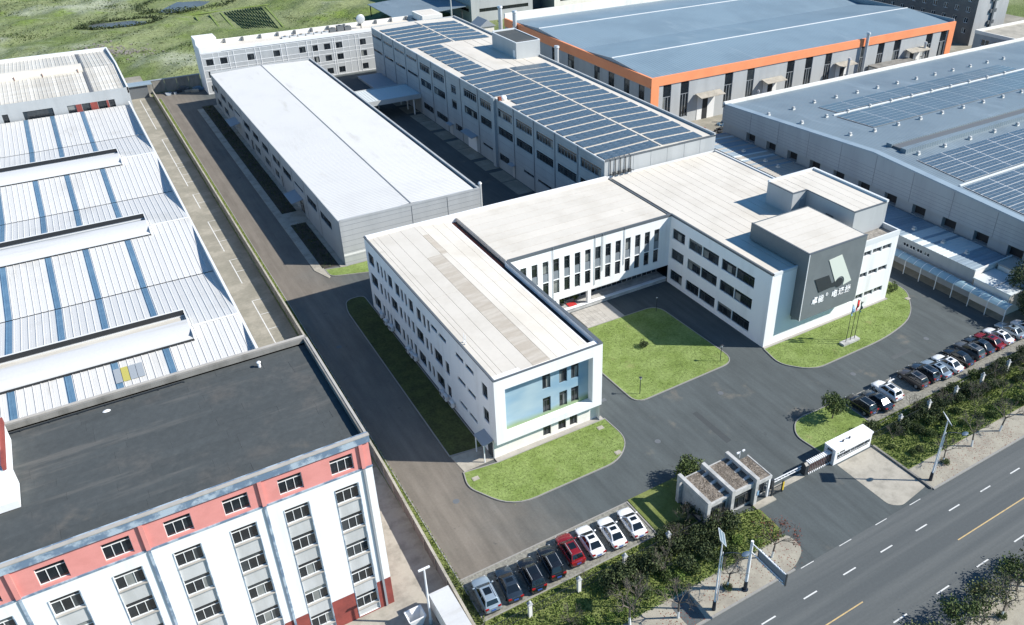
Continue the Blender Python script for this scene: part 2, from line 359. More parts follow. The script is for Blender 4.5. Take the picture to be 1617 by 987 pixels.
def window(parent, side, c, h, cols=2, transom=0.0, frame='frame_dark', depth=.2, glass=None, fw=.06, sill=None):
    """one window: its frame is the object, each pane a child"""
    w, ht = round(h[1] - h[0], 2), round(h[3] - h[2], 2)
    key = (side, w, ht, cols, transom, frame, depth, fw)
    if key not in _wc:
        mb = MB(); D0, D1 = depth - .09, depth
        def bx(a, b, e, f):
            P = [fp(side, 0, u, v, d) for u in (a, b) for v in (e, f) for d in (D0, D1)]
            xs, ys, zs = zip(*P); mb.box(min(xs), max(xs), min(ys), max(ys), min(zs), max(zs))
        bx(0, fw, 0, ht); bx(w - fw, w, 0, ht); bx(fw, w - fw, 0, fw); bx(fw, w - fw, ht - fw, ht)
        vt = ht * (1 - transom) if transom else ht - fw
        for i in range(1, cols): x = w * i / cols; bx(x - fw / 2, x + fw / 2, fw, vt - (fw / 2 if transom else 0))
        if transom: bx(fw, w - fw, vt - fw / 2, vt + fw / 2)
        panes = []
        e = [fw] + [w * i / cols for i in range(1, cols)] + [w - fw]
        cells = [(e[i] + (fw / 2 if i else 0), e[i + 1] - (fw / 2 if i < cols - 1 else 0), fw, vt - (fw / 2 if transom else 0)) for i in range(cols)]
        if transom: cells.append((fw, w - fw, vt + fw / 2, ht - fw))
        for a, b, f0, f1 in cells:
            p = MB(); p.face([fp(side, 0, u, v, depth - .03) for u, v in ((a, f0), (b, f0), (b, f1), (a, f1))]); panes.append(p)
        _wc[key] = (mb.mesh('window', frame), {g: [p.mesh('pane', g) for p in panes] for g in ('glass_dark', 'glass_mid', 'glass_blind')})
    fm, pm = _wc[key]
    o = link('window', fm, parent, fp(side, c, h[0], h[2], 0))
    n = len(pm['glass_dark'])
    for i in range(n):
        g = glass or ('glass_dark' if R.random() < .62 else 'glass_mid' if R.random() < .8 else 'glass_blind')
        q = bpy.data.objects.new('pane', pm[g][i]); C.objects.link(q); q.parent = o
    return o
def text_mesh(body, size, ext=.04, bold=.0, shear=0.0):
    cu = bpy.data.curves.new('lettering', 'FONT'); cu.body = body; cu.size = size; cu.extrude = ext; cu.offset = bold; cu.shear = shear; cu.align_x = 'LEFT'
    o = bpy.data.objects.new('tmp', cu); C.objects.link(o); dg = bpy.context.evaluated_depsgraph_get(); dg.update()
    me = bpy.data.meshes.new_from_object(o.evaluated_get(dg)); bpy.data.objects.remove(o); bpy.data.curves.remove(cu)
    return me

def per_object_tone(name, lo, hi):
    """rolls and sheets from different batches: one tone per object"""
    nt = M[name].node_tree; b = nt.nodes['Principled BSDF']; src = b.inputs['Base Color'].links[0].from_socket
    oi = nd(nt, 'ShaderNodeObjectInfo'); r = nd(nt, 'ShaderNodeMapRange'); r.inputs['To Min'].default_value = lo; r.inputs['To Max'].default_value = hi; L(nt, oi.outputs['Random'], r.inputs[0])
    x = nd(nt, 'ShaderNodeVectorMath', operation='SCALE'); L(nt, src, x.inputs[0]); L(nt, r.outputs[0], x.inputs['Scale']); L(nt, x.outputs[0], b.inputs['Base Color'])
for nm, lo, hi in (('bitumen', .94, 1.06), ('roof_sheet', .96, 1.03), ('roof_white', .97, 1.03), ('sheet_rusty', .85, 1.12), ('paving_slab', .9, 1.1), ('concrete_wall', .88, 1.12), ('sheet_blue', .92, 1.08), ('shed_roof', .92, 1.08)): per_object_tone(nm, lo, hi)

def overlay(name, col, scale, lo, hi, stretch=(1, 1, 1), detail=5.0):
    """a second kind of wear with its own shape: dry turf, oil drips, dust"""
    nt = M[name].node_tree; b = nt.nodes['Principled BSDF']; src = b.inputs['Base Color'].links[0].from_socket
    g = nd(nt, 'ShaderNodeNewGeometry'); mp = nd(nt, 'ShaderNodeMapping'); mp.inputs['Scale'].default_value = stretch; mp.inputs['Location'].default_value = (3.7, 9.1, 1.3); L(nt, g.outputs['Position'], mp.inputs['Vector'])
    n = nd(nt, 'ShaderNodeTexNoise', Scale=scale, Detail=detail, Roughness=.65); L(nt, mp.outputs[0], n.inputs['Vector'])
    r = nd(nt, 'ShaderNodeMapRange', interpolation_type='SMOOTHSTEP'); r.inputs['From Min'].default_value = lo; r.inputs['From Max'].default_value = hi; L(nt, n.outputs[0], r.inputs[0])
    x = nd(nt, 'ShaderNodeMix', data_type='RGBA'); L(nt, r.outputs[0], x.inputs[0]); L(nt, src, x.inputs[6]); x.inputs[7].default_value = (*col, 1); L(nt, x.outputs[2], b.inputs['Base Color'])
overlay('lawn', (.235, .235, .10), .45, .60, .76); overlay('lawn', (.115, .165, .042), .28, .60, .78); overlay('yard_asphalt', (.045, .05, .052), .7, .66, .76); overlay('yard_asphalt', (.17, .155, .13), .16, .60, .78)
overlay('warehouse_roof', (.44, .43, .40), .22, .56, .80, (2.0, .35, 1)); overlay('roof_white', (.46, .425, .365), .30, .62, .80, (1, 1, 1)); overlay('roof_sheet', (.42, .405, .37), .4, .60, .80, (1.6, .25, 1))
overlay('roof_steel', (.235, .30, .345), .12, .55, .75, (1, .3, 1)); overlay('roof_steel_b', (.22, .275, .315), .14, .55, .75, (1, .3, 1)); overlay('bitumen', (.115, .113, .106), .55, .54, .74, (.12, 1, 1)); overlay('bitumen', (.125, .115, .10), .16, .60, .76)
# ------------------------------------------------------------------ ground, road, pavements, lawns
def sheet(name, poly, z, m, parent=None, kind='structure'):
    mb = MB(); mb.face([(x, y, z) for x, y in poly]); o = mb.build(name, m, parent)
    if parent is None: o['kind'] = kind
    return o
def rect(x0, x1, y0, y1): return [(x0, y0), (x1, y0), (x1, y1), (x0, y1)]
def offset_poly(p, d):
    n = len(p); out = []
    for i in range(n):
        a, b, c = Vector(p[i - 1]), Vector(p[i]), Vector(p[(i + 1) % n])
        e1, e2 = (b - a).normalized(), (c - b).normalized()
        n1, n2 = Vector((e1.y, -e1.x)), Vector((e2.y, -e2.x)); k = (n1 + n2); k = k / max(.35, k.length_squared) * 2
        out.append((b.x + k.x * d, b.y + k.y * d))
    return out
def lawn(name, poly, m='lawn', h=.10, kerb=True, kw=.12):
    """poly counter-clockwise; slab of turf with a kerb ring round it"""
    mb = MB(); mb.prism(poly, -.02, h); o = mb.build(name, m); o['kind'] = 'structure'
    if kerb:
        k = MB(); q0, q1 = offset_poly(poly, .003), offset_poly(poly, kw); n = len(poly)
        for i in range(n):
            j = (i + 1) % n
            k.face([(*q0[i], h + .035), (*q1[i], h + .035), (*q1[j], h + .035), (*q0[j], h + .035)])
            k.face([(*q1[i], h + .035), (*q1[i], 0), (*q1[j], 0), (*q1[j], h + .035)])
            k.face([(*q0[i], h - .02), (*q0[i], h + .035), (*q0[j], h + .035), (*q0[j], h - .02)])
        k.build('kerb', 'kerb', o)
    return o
def chaikin(p, n=2):
    for _ in range(n):
        q = []
        for i in range(len(p)):
            a, b = p[i], p[(i + 1) % len(p)]; q += [(a[0] * .75 + b[0] * .25, a[1] * .75 + b[1] * .25), (a[0] * .25 + b[0] * .75, a[1] * .25 + b[1] * .75)]
        p = q
    return p
def corner_round(p, rad, n=5):
    """round the corners of a polygon: rad may be a list, one radius per corner"""
    out = []
    for i in range(len(p)):
        r = rad[i] if isinstance(rad, (list, tuple)) else rad
        b = Vector(p[i])
        if r <= 0: out.append(tuple(b)); continue
        a, c = Vector(p[i - 1]), Vector(p[(i + 1) % len(p)]); r = min(r, .47 * (a - b).length, .47 * (c - b).length)
        s, e = b + (a - b).normalized() * r, b + (c - b).normalized() * r
        for k in range(n + 1):
            t = k / n; out.append(tuple(s * (1 - t) ** 2 + b * 2 * t * (1 - t) + e * t * t))
    return out

# one sheet to the horizon; its wild northern part carries low mounds
g = MB()
X0, X1, Y0, Y1 = -110, 130, 243, 470; nx, ny = 72, 68
def hz(x, y):
    e = min(1, max(0, min(x - X0, X1 - x, y - Y0, Y1 - y) / 14)); e = e * e * (3 - 2 * e)
    z = .9 * math.sin(x * .11 + 1.3) * math.sin(y * .09) + .6 * math.sin(x * .23 + y * .17) + .4 * math.sin(x * .41 - y * .33)
    for cx, cy, r, h in ((17, 300, 9, 2.2), (-6, 332, 12, 1.6), (5, 318, 7, 1.2), (30, 282, 10, 1.5), (60, 372, 18, 1.8), (-30, 350, 15, 2)):
        z += h * math.exp(-((x - cx) ** 2 + (y - cy) ** 2) / r ** 2)
    for cx, cy, rx, ry in ((22.5, 333, 16, 9), (45, 355, 20, 12), (62, 318, 16, 24)):
        k = math.exp(-(((x - cx) / rx) ** 2 + ((y - cy) / ry) ** 2) ** 2); z = z * (1 - k) - .12 * k
    return (z * .8 + .1) * e - .03
n0 = len(g.v)
for j in range(ny + 1):
    for i in range(nx + 1):
        x, y = X0 + (X1 - X0) * i / nx, Y0 + (Y1 - Y0) * j / ny; g.v.append((x, y, hz(x, y)))
for j in range(ny):
    for i in range(nx):
        a = n0 + j * (nx + 1) + i; g.f.append((a, a + 1, a + nx + 2, a + nx + 1)); g.m.append(0)
BIG = 2500
for q in (rect(-BIG, BIG, -BIG, Y0), rect(-BIG, X0, Y0, Y1), rect(X1, BIG, Y0, Y1), rect(-BIG, BIG, Y1, BIG)): g.face([(x, y, -.03) for x, y in q])
o = g.build('ground', 'field'); o['kind'] = 'structure'

sheet('yard', rect(19.6, 109.5, 45.6, 242), 0, 'yard_asphalt')
sheet('driveway', [(52.4, 37.0), (65.0, 37.0), (65.0, 45.6), (52.4, 45.6)], 0.0, 'yard_asphalt')
sheet('drive_base', rect(47.5, 71.4, 36.9, 45.7), -.008, 'yard_asphalt')
sheet('factory_lane', rect(-60, 19.0, 74, 262), 0.0, 'concrete_old')
sheet('dormitory_yard', rect(-60, 19.0, 30, 74), 0.0, 'concrete')
sheet('service_yard', [(109.5, 45.6), (300, 45.6), (300, 242), (109.5, 242)], 0.0, 'concrete_old')
sheet('courtyard_pavement', rect(57.6, 73.8, 108.5, 222), .004, 'yard_asphalt')
pv = MB()
for a in range(14): pv.box(70.4 + .02, 73.7, 112 + a * 7.2, 112 + a * 7.2 + (5.6 if a % 3 else 6.9), 0, .03 + .01 * (a % 2))
structure('courtyard_slab', pv, 'concrete_old')
# road along x, traffic lanes and markings
sheet('road', rect(-250, 420, 24.5, 37.0), 0.004, 'road')
mk = MB()
def qd(mb, x0, x1, y0, y1, z): mb.face([(x0, y0, z), (x1, y0, z), (x1, y1, z), (x0, y1, z)])
for k in range(-30, 60): qd(mk, 47.75 + 5.53 * k, 49.55 + 5.53 * k, 33.97, 34.11, .010)
for k in range(-30, 60):
    x = 55.8 + 5.55 * k
    if 50 < x < 68: qd(mk, x, x + 1.8, 36.86, 36.94, .010)
for k in range(-20, 50): qd(mk, 53.0 + 6.3 * k, 54.9 + 6.3 * k, 27.48, 27.62, .010)
structure('lane_marking', mk, 'paint_white')
my = MB(); qd(my, -250, 52.4, 30.69, 30.81, .010); qd(my, 67.1, 420, 30.79, 30.91, .010); structure('centre_line', my, 'paint_yellow')
# kerbs of the road
def kerb_run(name, x0, x1, y0, y1, h=.13):
    mb = MB(); x = x0
    while x < x1 - .01:
        e = min(x + 1.0, x1); mb.box(x + .006, e - .006, y0, y1, -.02, h); x = e
    return structure(name, mb, 'kerb')
kerb_run('kerb_north_west', -60, 49.6, 37.0, 37.22); kerb_run('kerb_north_east', 71.2, 190, 37.0, 37.22); kerb_run('kerb_south', 20, 180, 24.28, 24.5)
# pavements (trodden clay pavers) and verges
sw = corner_round([(-60, 37.225), (49.6, 37.225), (52.35, 38.6), (52.35, 41.0), (-60, 40.7)], [0, 1.2, 1.6, .9, 0])
mb = MB(); mb.prism(sw, -.02, .11); structure('pavement_west', mb, 'paver')
mb = MB(); mb.prism(rect(71.3, 300, 37.225, 40.7), -.02, .11); structure('pavement_east', mb, 'paver')
mb = MB(); mb.prism(rect(-60, 300, 8, 24.275), -.02, .11); structure('pavement_south', mb, 'paver')
mb = MB(); mb.prism(corner_round([(36.2, 37.3), (38.1, 37.3), (38.5, 40.6), (36.0, 40.6)], [0, 0, 0, 1.2]), .1, .116); structure('asphalt_patch', mb, 'road')
# pale concrete apron right of the drive
mb = MB(); mb.prism(corner_round([(65.0, 38.1), (66.2, 37.3), (70.9, 37.9), (71.0, 45.7), (65.0, 45.7)], [.8, .5, .3, 0, 0]), -.02, .012); structure('gate_apron', mb, 'concrete')
for a, b in (((71.05, 37.3), (71.05, 45.6)), ):
    mb = MB(); mb.box(71.02, 71.28, 37.25, 45.7, -.02, .22); structure('kerb_apron', mb, 'concrete_wall')
lawn('verge_west', corner_round([(19.3, 40.72), (52.2, 41.02), (52.3, 45.2), (48.9, 46.1), (45.4, 46.2), (45.4, 51.0), (51.0, 51.3), (51.0, 54.1), (40.75, 54.0), (40.75, 48.1), (20.1, 48.2), (19.3, 46)], [0, 1.3, .3, 0, 0, 0, 0, 1.4, 0, 0, 0, 0]), 'lawn_dry', .10, False)
lawn('verge_east', [(71.3, 40.72), (150, 40.72), (150, 48.6), (71.3, 48.6)], 'lawn_dry', .10, False)
lawn('gate_lawn', corner_round([(65.0, 48.3), (65.0, 48.0), (71.2, 47.9), (71.2, 48.62), (74.3, 48.62), (74.3, 54.0), (66.6, 54.2), (64.6, 52)], [0, 0, 0, 0, 0, 0, 1.6, 1.2]), 'lawn')
lawn('front_lawn', corner_round([(27.2, 67.55), (26.6, 65.2), (29.5, 59.85), (43.6, 59.85), (46.6, 62.4), (46.4, 67.1), (31.4, 67.0)], [0, 1.2, 3.0, 2.4, 2.2, 0, 0], 6))
lawn('plaza_lawn', corner_round([(51.4, 85.7), (51.8, 67.6), (68.9, 68.0), (68.4, 85.5)], [0, 1.6, 2.4, 2.2], 6))
lawn('flag_lawn', corner_round([(74.3, 67.9), (73.6, 64.2), (76.6, 60.7), (91.5, 60.8), (99.5, 62.6), (105.0, 68.2), (104.9, 72), (100.3, 72), (100.3, 68.0)], [0, 1.5, 2.2, 4, 4, 2.5, 0, 0, 0], 6))
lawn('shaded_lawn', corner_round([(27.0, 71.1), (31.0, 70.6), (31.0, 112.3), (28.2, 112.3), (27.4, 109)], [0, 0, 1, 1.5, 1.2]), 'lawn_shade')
lawn('warehouse_verge', corner_round([(28.6, 121.0), (35.5, 118.8), (36.5, 122.9), (31.6, 122.9), (28.6, 123.6)], [1.2, 0, 0, 0, 0]), 'lawn')
lawn('wall_verge', [(18.95, 47.4), (20.0, 48.2), (20.3, 108), (20.6, 236), (19.8, 236), (19.6, 108)], 'lawn_dry', .10, True, .12)
# parking bays: turf pavers between kerb lines
for nm, x0, x1 in (('parking_west', 20.1, 40.5), ('parking_east', 74.5, 110.0)):
    mb = MB(); mb.face([(x0, 48.3, .006), (x1, 48.3, .006), (x1, 53.75, .006), (x0, 53.75, .006)]); p = structure(nm, mb, 'paver_grid' if 'paver_grid' in M else 'concrete_old')
    k = MB(); x = x0
    while x < x1: e = min(x + 1, x1); k.box(x + .006, e - .006, 53.75, 53.9, -.02, .05); k.box(x + .006, e - .006, 48.12, 48.28, -.02, .12); x = e
    k.box(x0 - .16, x0, 48.12, 53.9, -.02, .08); k.box(x1, x1 + .16, 48.12, 53.9, -.02, .08); k.build('kerb', 'kerb', p)
# pale walk and planting beds along the warehouse
mb = MB(); mb.prism(rect(26.9, 28.25, 124.3, 222), -.02, .09); mb.prism(rect(28.25, 31.9, 143.4, 149), -.02, .088); mb.prism(corner_round([(26.9, 124.3), (28.2, 120.6), (28.55, 121), (28.45, 124.3)], [0, .6, 0, 0]), -.02, .086); structure('warehouse_walk', mb, 'concrete')
for i, (a, b) in enumerate(((124.2, 143.3), (149.1, 224))):
    mb = MB(); mb.prism(rect(28.3, 31.0, a, b), -.02, .075); structure('planting_bed', mb, 'soil')
mb = MB(); mb.prism(rect(31.02, 31.88, 123.2, 143.3), -.02, .10); mb.prism(rect(31.02, 31.88, 149.1, 223.2), -.02, .10); structure('wall_footing', mb, 'concrete')
# plinth paving round the office front
mb = MB(); mb.box(31.3, 46.3, 67.05, 67.85, -.02, .13); mb.box(74.35, 100.25, 67.98, 68.38, -.02, .13); structure('office_apron', mb, 'paving_slab')
mb = MB(); mb.prism([(27.0, 70.9), (27.3, 67.75), (31.3, 67.9), (31.3, 70.5)], -.02, .05); structure('side_entry_slab', mb, 'concrete')
# entrance paving: slabs one by one
e = MB(); e.box(56.0, 60.2, 85.75, 90.7, -.02, .03); ep = structure('entrance_paving', e, 'concrete_wall')
sl = MB(); sl.box(.01, .68, .01, .60, 0, .035); sme = sl.mesh('slab', 'paving_slab')
for i in range(6):
    for j in range(8): link('slab', sme, ep, (56.05 + i * .69, 85.8 + j * .612, .03))
mb = MB(); mb.box(60.22, 62.6, 85.75, 90.7, -.02, .035); structure('entrance_ramp', mb, 'paving_slab')
# factory lane markings
mk = MB()
for a, b in ((212, 238), (184.5, 204), (172.4, 184), (160, 167.6), (139.4, 153.2), (126.4, 135.6), (106, 120)):
    qd(mk, 15.72, 15.86, a, b, .006)
    y = b
    while y > a + .5: qd(mk, 15.87, 17.3, y - .12, y, .006); y -= 4.7 if b - a < 18 else 8.7
structure('bay_marking', mk, 'paint_white')

for i, (x0, x1, y0, y1) in enumerate(((56.5, 57.4, 55.5, 62.2), (88, 92, 56.5, 57.3), (104.2, 106, 76, 80))):
    q = MB(); q.face([(x0, y0, .005), (x1, y0 + .1, .005), (x1 - .1, y1, .005), (x0 + .05, y1 - .08, .005)]); structure('asphalt_repair', q, 'road' if i % 2 else 'patch_dark')
for i, (x, y) in enumerate(((49.6, 60.2), (62.4, 63.5), (80.5, 57.2), (23.2, 100.5), (24.5, 64.0), (96.2, 57.6))):
    q = MB(); q.cyl((x, y, -.02), (x, y, .012), .38, k=16); tag(q.build('manhole_cover', 'joint_dark'), ['round manhole cover in the asphalt below the front lawn', 'round manhole cover in the asphalt below the plaza lawn', 'round manhole cover on the drive before the flag lawn', 'round manhole cover in the shaded west drive', 'round manhole cover in the brown west drive near the front lawn', 'round manhole cover on the drive before the far-row black sedan'][i], 'manhole cover')
# ------------------------------------------------------------------ the white U-shaped office
off = thing('office_building', 'white three-storey U-shaped office with flat pale roofs and a dark sign box', 'office building', (65, 88, 0))
ZT = 12.0
def strips(parent, x0, x1, y0, y1, z0, z1, n, along, mats, name='roof_panel', gap=.06, slope=None):
    """roof sheets laid side by side with open seams; slope(u) gives the height across the strips"""
    for i in range(n):
        a, b = i / n, (i + 1) / n; m = mats[i % len(mats)] if isinstance(mats, list) else mats
        mb = MB()
        if along == 'y':
            p, q = x0 + (x1 - x0) * a + gap / 2, x0 + (x1 - x0) * b - gap / 2; zz = (slope(p), slope(q)) if slope else (z1, z1)
            mb.ext([(p, z0), (q, z0), (q, zz[1]), (p, zz[0])], 'y', y0, y1)
        else:
            p, q = y0 + (y1 - y0) * a + gap / 2, y0 + (y1 - y0) * b - gap / 2; zz = (slope(p), slope(q)) if slope else (z1, z1)
            mb.ext([(p, z0), (q, z0), (q, zz[1]), (p, zz[0])], 'x', x0, x1)
        mb.build(name, m, parent)
# --- left wing, west face
LWX = 31.3
W3 = [(105.2, 107.5, 8.15, 10.05, 3), (103.1, 104.0, 8.15, 10.05, 1), (101.7, 102.4, 8.15, 10.05, 1), (100.3, 101.0, 8.15, 10.05, 1), (98.0, 99.6, 8.15, 10.05, 2), (95.3, 96.9, 8.15, 10.05, 2), (94.0, 94.8, 8.15, 10.05, 1), (92.7, 93.4, 8.15, 10.05, 1), (90.5, 92.0, 8.15, 10.05, 2), (87.9, 89.3, 8.15, 10.05, 2), (86.4, 87.2, 8.15, 10.05, 1), (85.0, 85.8, 8.15, 10.05, 1), (82.6, 84.6, 9.45, 10.05, 2), (79.9, 82.1, 9.45, 10.05, 2), (75.0, 77.2, 9.45, 10.05, 2), (72.2, 74.4, 9.45, 10.05, 2), (68.7, 70.1, 8.15, 10.05, 1)]
W2 = [(104.6, 107.4, 4.75, 6.6, 3), (102.8, 103.7, 4.75, 6.6, 1), (101.3, 102.0, 4.75, 6.6, 1), (100.0, 100.7, 4.75, 6.6, 1), (96.9, 99.3, 4.75, 6.6, 3), (95.2, 96.1, 4.75, 6.6, 1), (93.8, 94.5, 4.75, 6.6, 1), (92.4, 93.2, 4.75, 6.6, 1), (90.8, 91.7, 4.75, 6.6, 1), (87.7, 90.1, 4.75, 6.6, 3), (86.2, 87.0, 4.75, 6.6, 1), (84.9, 85.6, 4.75, 6.6, 1), (81.7, 84.2, 4.75, 6.6, 3), (79.6, 80.8, 4.75, 6.6, 1), (74.9, 77.1, 5.95, 6.5, 2), (72.1, 74.3, 5.95, 6.5, 2), (68.7, 70.1, 4.65, 6.5, 1)]
W1 = [(a, b, 1.05, 2.9, n) if e - d > 1 else (a, b, 2.3, 2.8, n) for a, b, d, e, n in W2[:-1]]
H = [w[:4] for w in W3 + W2 + W1]
facade('W', LWX, 67.86, 67.96, 0, 2.74, [], .1, 'corner_wall', ['white_wall'], off)
facade('W', LWX, 67.96, 108.4, 0, ZT - .1, H, .22, 'west_wall', ['white_wall'], off)
for w in W3 + W2 + W1: window(off, 'W', LWX, w[:4], w[4], .28 if w[3] - w[2] > 1 else 0, 'frame_dark', .22)
# --- left wing, south face: deep white frame round a printed sky, lower storey set back
fr = MB(); x0, x1, z0, z1 = 31.3, 45.8, 2.75, 11.9
fr.box(x0, 32.65, 66.95, 67.95, z0, z1); fr.box(44.45, x1, 66.95, 67.95, z0, z1); fr.box(32.65, 44.45, 66.95, 67.95, z0, 3.62); fr.box(32.65, 44.45, 66.95, 67.95, 10.35, z1)
fr.build('front_frame', 'white_wall', off)
Hs = [(38.05, 39.15, 7.45, 9.65), (40.35, 41.45, 7.45, 9.65), (42.0, 43.1, 7.45, 9.65), (38.05, 39.15, 3.95, 6.15), (40.35, 41.45, 3.95, 6.15), (42.0, 43.1, 3.95, 6.15)]
facade('S', 67.95, 32.65, 44.45, 3.62, 10.35, Hs, .25, 'mural_wall', ['mural'], off)
for h in Hs: window(off, 'S', 67.95, h, 2, .25, 'frame_dark', .25, fw=.08)
Hg = [(37.95, 39.05, .45, 2.35), (40.1, 41.2, .45, 2.35), (41.75, 42.85, .45, 2.35)]
facade('S', 67.85, 31.3, 45.7, 0, 2.75, Hg, .25, 'ground_wall', ['cream_wall'], off)
for h in Hg: window(off, 'S', 67.85, h, 2, .25, 'frame_dark', .25, fw=.08)
facade('E', 45.7, 67.2, 90.8, 0, ZT, [], .2, 'east_wall', ['white_wall'], off)
facade('N', 108.4, 31.3, 98.2, 0, ZT, [], .2, 'north_wall', ['white_wall'], off)
# roof of the left wing: sheets along y on a low pitch, one stained run, black gutter and parapet on the plaza side
def lws(x): return 11.78 + .26 * (1 - abs(x - 39.2) / 7.9) - max(0, x - 39.2) * .085
xs = [31.55, 32.3, 33.0, 34.75, 36.55, 38.75, 39.7, 41.6, 43.4, 44.3]
for i in range(len(xs) - 1):
    a, b = xs[i] + .02, xs[i + 1] - .02
    def run(y0, y1, m):
        mb = MB(); mb.ext([(a, 11.0), (b, 11.0), (b, lws(b)), (a, lws(a))], 'y', y0, y1); mb.build('roof_panel', m, off)
    if i == 4: run(67.35, 97.4, 'roof_stain'); run(97.43, 107.6, 'roof_white')
    elif i == 5: run(67.35, 97.4, 'roof_white'); run(97.43, 104.2, 'roof_stain'); run(104.23, 107.6, 'roof_white')
    else: run(67.35, 87, 'roof_white'); run(87.03, 107.6, 'roof_white')
b = MB(); b.box(31.4, 45.6, 67.3, 108.3, 10.6, 11.02); b.build('roof_deck', 'dark_line', off)
b = MB(); b.box(44.3, 45.35, 67.35, 90.8, 11.02, 11.1); b.build('gutter', 'dark_line', off)
b = MB(); b.box(45.36, 45.72, 67.2, 90.9, 11.0, ZT); b.box(44.34, 44.62, 67.35, 107.6, 11.02, 11.42); b.build('parapet', 'white_wall', off)
b = MB(); b.box(31.24, 31.5, 66.95, 108.5, 11.85, ZT + .02); b.box(31.5, 45.8, 66.9, 67.12, 11.88, ZT + .01); b.box(45.33, 45.8, 67.12, 90.78, ZT, ZT + .05); b.build('coping', 'coping', off)
b = MB(); b.box(31.5, 74.0, 107.7, 108.45, 11.0, ZT + .12); b.build('north_parapet', 'white_wall', off)
b = MB(); b.box(44.65, 45.35, 90.95, 107.6, 11.02, 11.05); b.build('expansion_joint', 'rust', off)
# --- middle range: south face over a recessed glazed entrance
SY = 90.8; Hm = []; Hsp = []
for k in range(14):
    x = 47.7 + 1.816 * k; Hm += [(x, x + 1.0, 7.95, 10.05), (x, x + 1.0, 4.25, 6.5)]; Hsp.append((x, x + 1.0, 6.62, 7.95))
facade('S', SY, 45.7, 74.4, 3.15, ZT, [(h[0], h[1], 6.62, 10.05) for h in Hsp] + [h for h in Hm if h[2] < 5], .25, 'courtyard_wall', ['white_wall'], off)
for h in Hm: window(off, 'S', SY, h, 1, .36 if h[2] > 5 else .22, 'frame_dark', .25, fw=.07)
sp = MB(); sp.box(0, 1.0, .1, .2, 0, 1.33); spm = sp.mesh('spandrel', 'spandrel')
for h in Hsp: link('spandrel', spm, off, (h[0], SY, 6.62))
b = MB(); b.box(45.7, 74.4, SY + .02, 93.6, 3.0, 3.15); b.build('soffit', 'white_wall', off)
b = MB(); b.box(59.2, 59.75, SY + .05, SY + .6, .7, 3.0); b.box(53.6, 54.1, SY + .05, SY + .6, .7, 3.0); b.build('column', 'white_wall', off)
b = MB(); b.box(53.2, 74.3, SY + .15, 93.6, -.02, .66); b.build('entrance_plinth', 'granite', off)
b = MB(); b.box(53.2, 74.3, SY - .02, SY + .6, .66, .74); b.build('plinth_edge', 'white_wall', off)
for i in range(7):
    h = (53.4 + i * 2.95, 53.4 + i * 2.95 + 2.9, .7, 3.0)
    window(off, 'S', 93.1, h, 3, .25, 'frame_grey', .2, 'glass_mid' if i % 2 else 'glass_dark')
b = MB(); b.box(45.7, 53.3, SY + .1, SY + .3, 0, 3.15); b.build('ground_wall', 'white_wall', off)
for x, zb in ((53.05, 3.4), (60.3, 3.7), (61.65, 5.8), (65.6, 5.7)):
    p = MB(); p.cyl((x, SY - .09, zb), (x, SY - .09, 12.05), .04, k=6); p.build('drainpipe', 'frame_grey', off)
strips(off, 45.75, 73.9, 91.15, 107.6, 11.0, 11.82, 8, 'x', 'roof_white')
b = MB(); b.box(45.4, 97.9, 91.0, 108.2, 10.6, 11.05); b.build('roof_deck', 'dark_line', off)
b = MB(); b.box(45.8, 74.4, 90.76, 91.05, 11.6, ZT + .02); b.build('coping', 'coping', off)
# --- right wing
RX = 74.4; Hr = []
for z in (8.15, 4.65, .9):
    for a, b_ in ((87.1, 90.1), (83.0, 86.1), (79.2, 82.85), (75.4, 78.5), (71.6, 75.3)): Hr.append((a, b_, z, z + 1.75))
facade('W', RX, 68.4, 90.8, 0, ZT - .05, Hr, .25, 'west_wall', ['white_wall'], off)
for h in Hr: window(off, 'W', RX, h, 3, .3, 'frame_dark', .25, fw=.05)
RH = []
for z, hh in ((9.4, .8), (5.75, .8), (2.0, .85)):
    for a, b_ in ((91.2, 92.4), (92.8, 94.4), (94.7, 96.65), (96.8, 98.75)): RH.append((a, b_, z, z + hh))
facade('S', 68.4, 74.4, 100.1, 0, ZT, RH, .28, 'south_wall', ['white_wall'], off)
for h in RH: window(off, 'S', 68.4, h, 2, 0, 'frame_grey', .28, 'glass_mid')
facade('E', 100.1, 68.4, 86.5, 0, ZT, [], .2, 'east_wall', ['white_wall'], off); facade('E', 98.2, 86.5, 108.4, 0, ZT, [], .2, 'east_wall', ['white_wall'], off)
strips(off, 74.75, 93.2, 68.75, 107.9, 11.0, 11.82, 11, 'y', 'roof_white')
strips(off, 93.24, 97.95, 86.8, 107.9, 11.0, 11.82, 3, 'y', 'roof_white')
b = MB(); b.box(74.6, 100, 68.6, 91, 10.6, 11.05); b.build('roof_deck', 'dark_line', off)
b = MB(); b.box(74.36, 74.66, 68.4, 91.0, 11.7, ZT + .02); b.box(74.05, 74.3, 91.1, 107.9, 11.6, 11.9); b.build('coping', 'coping', off)
b = MB(); b.box(74.66, 79.0, 68.36, 68.62, 11.6, ZT + .02); b.box(90.3, 100.14, 68.36, 68.62, 11.2, ZT + .02); b.box(99.85, 100.14, 68.62, 71.4, 11.2, ZT + .02); b.box(97.95, 98.25, 86.6, 108.4, 11.2, ZT); b.build('parapet', 'coping_light', off)
b = MB(); b.box(90.3, 99.85, 68.62, 71.5, 11.06, 11.25); b.build('terrace', 'gravel', off)
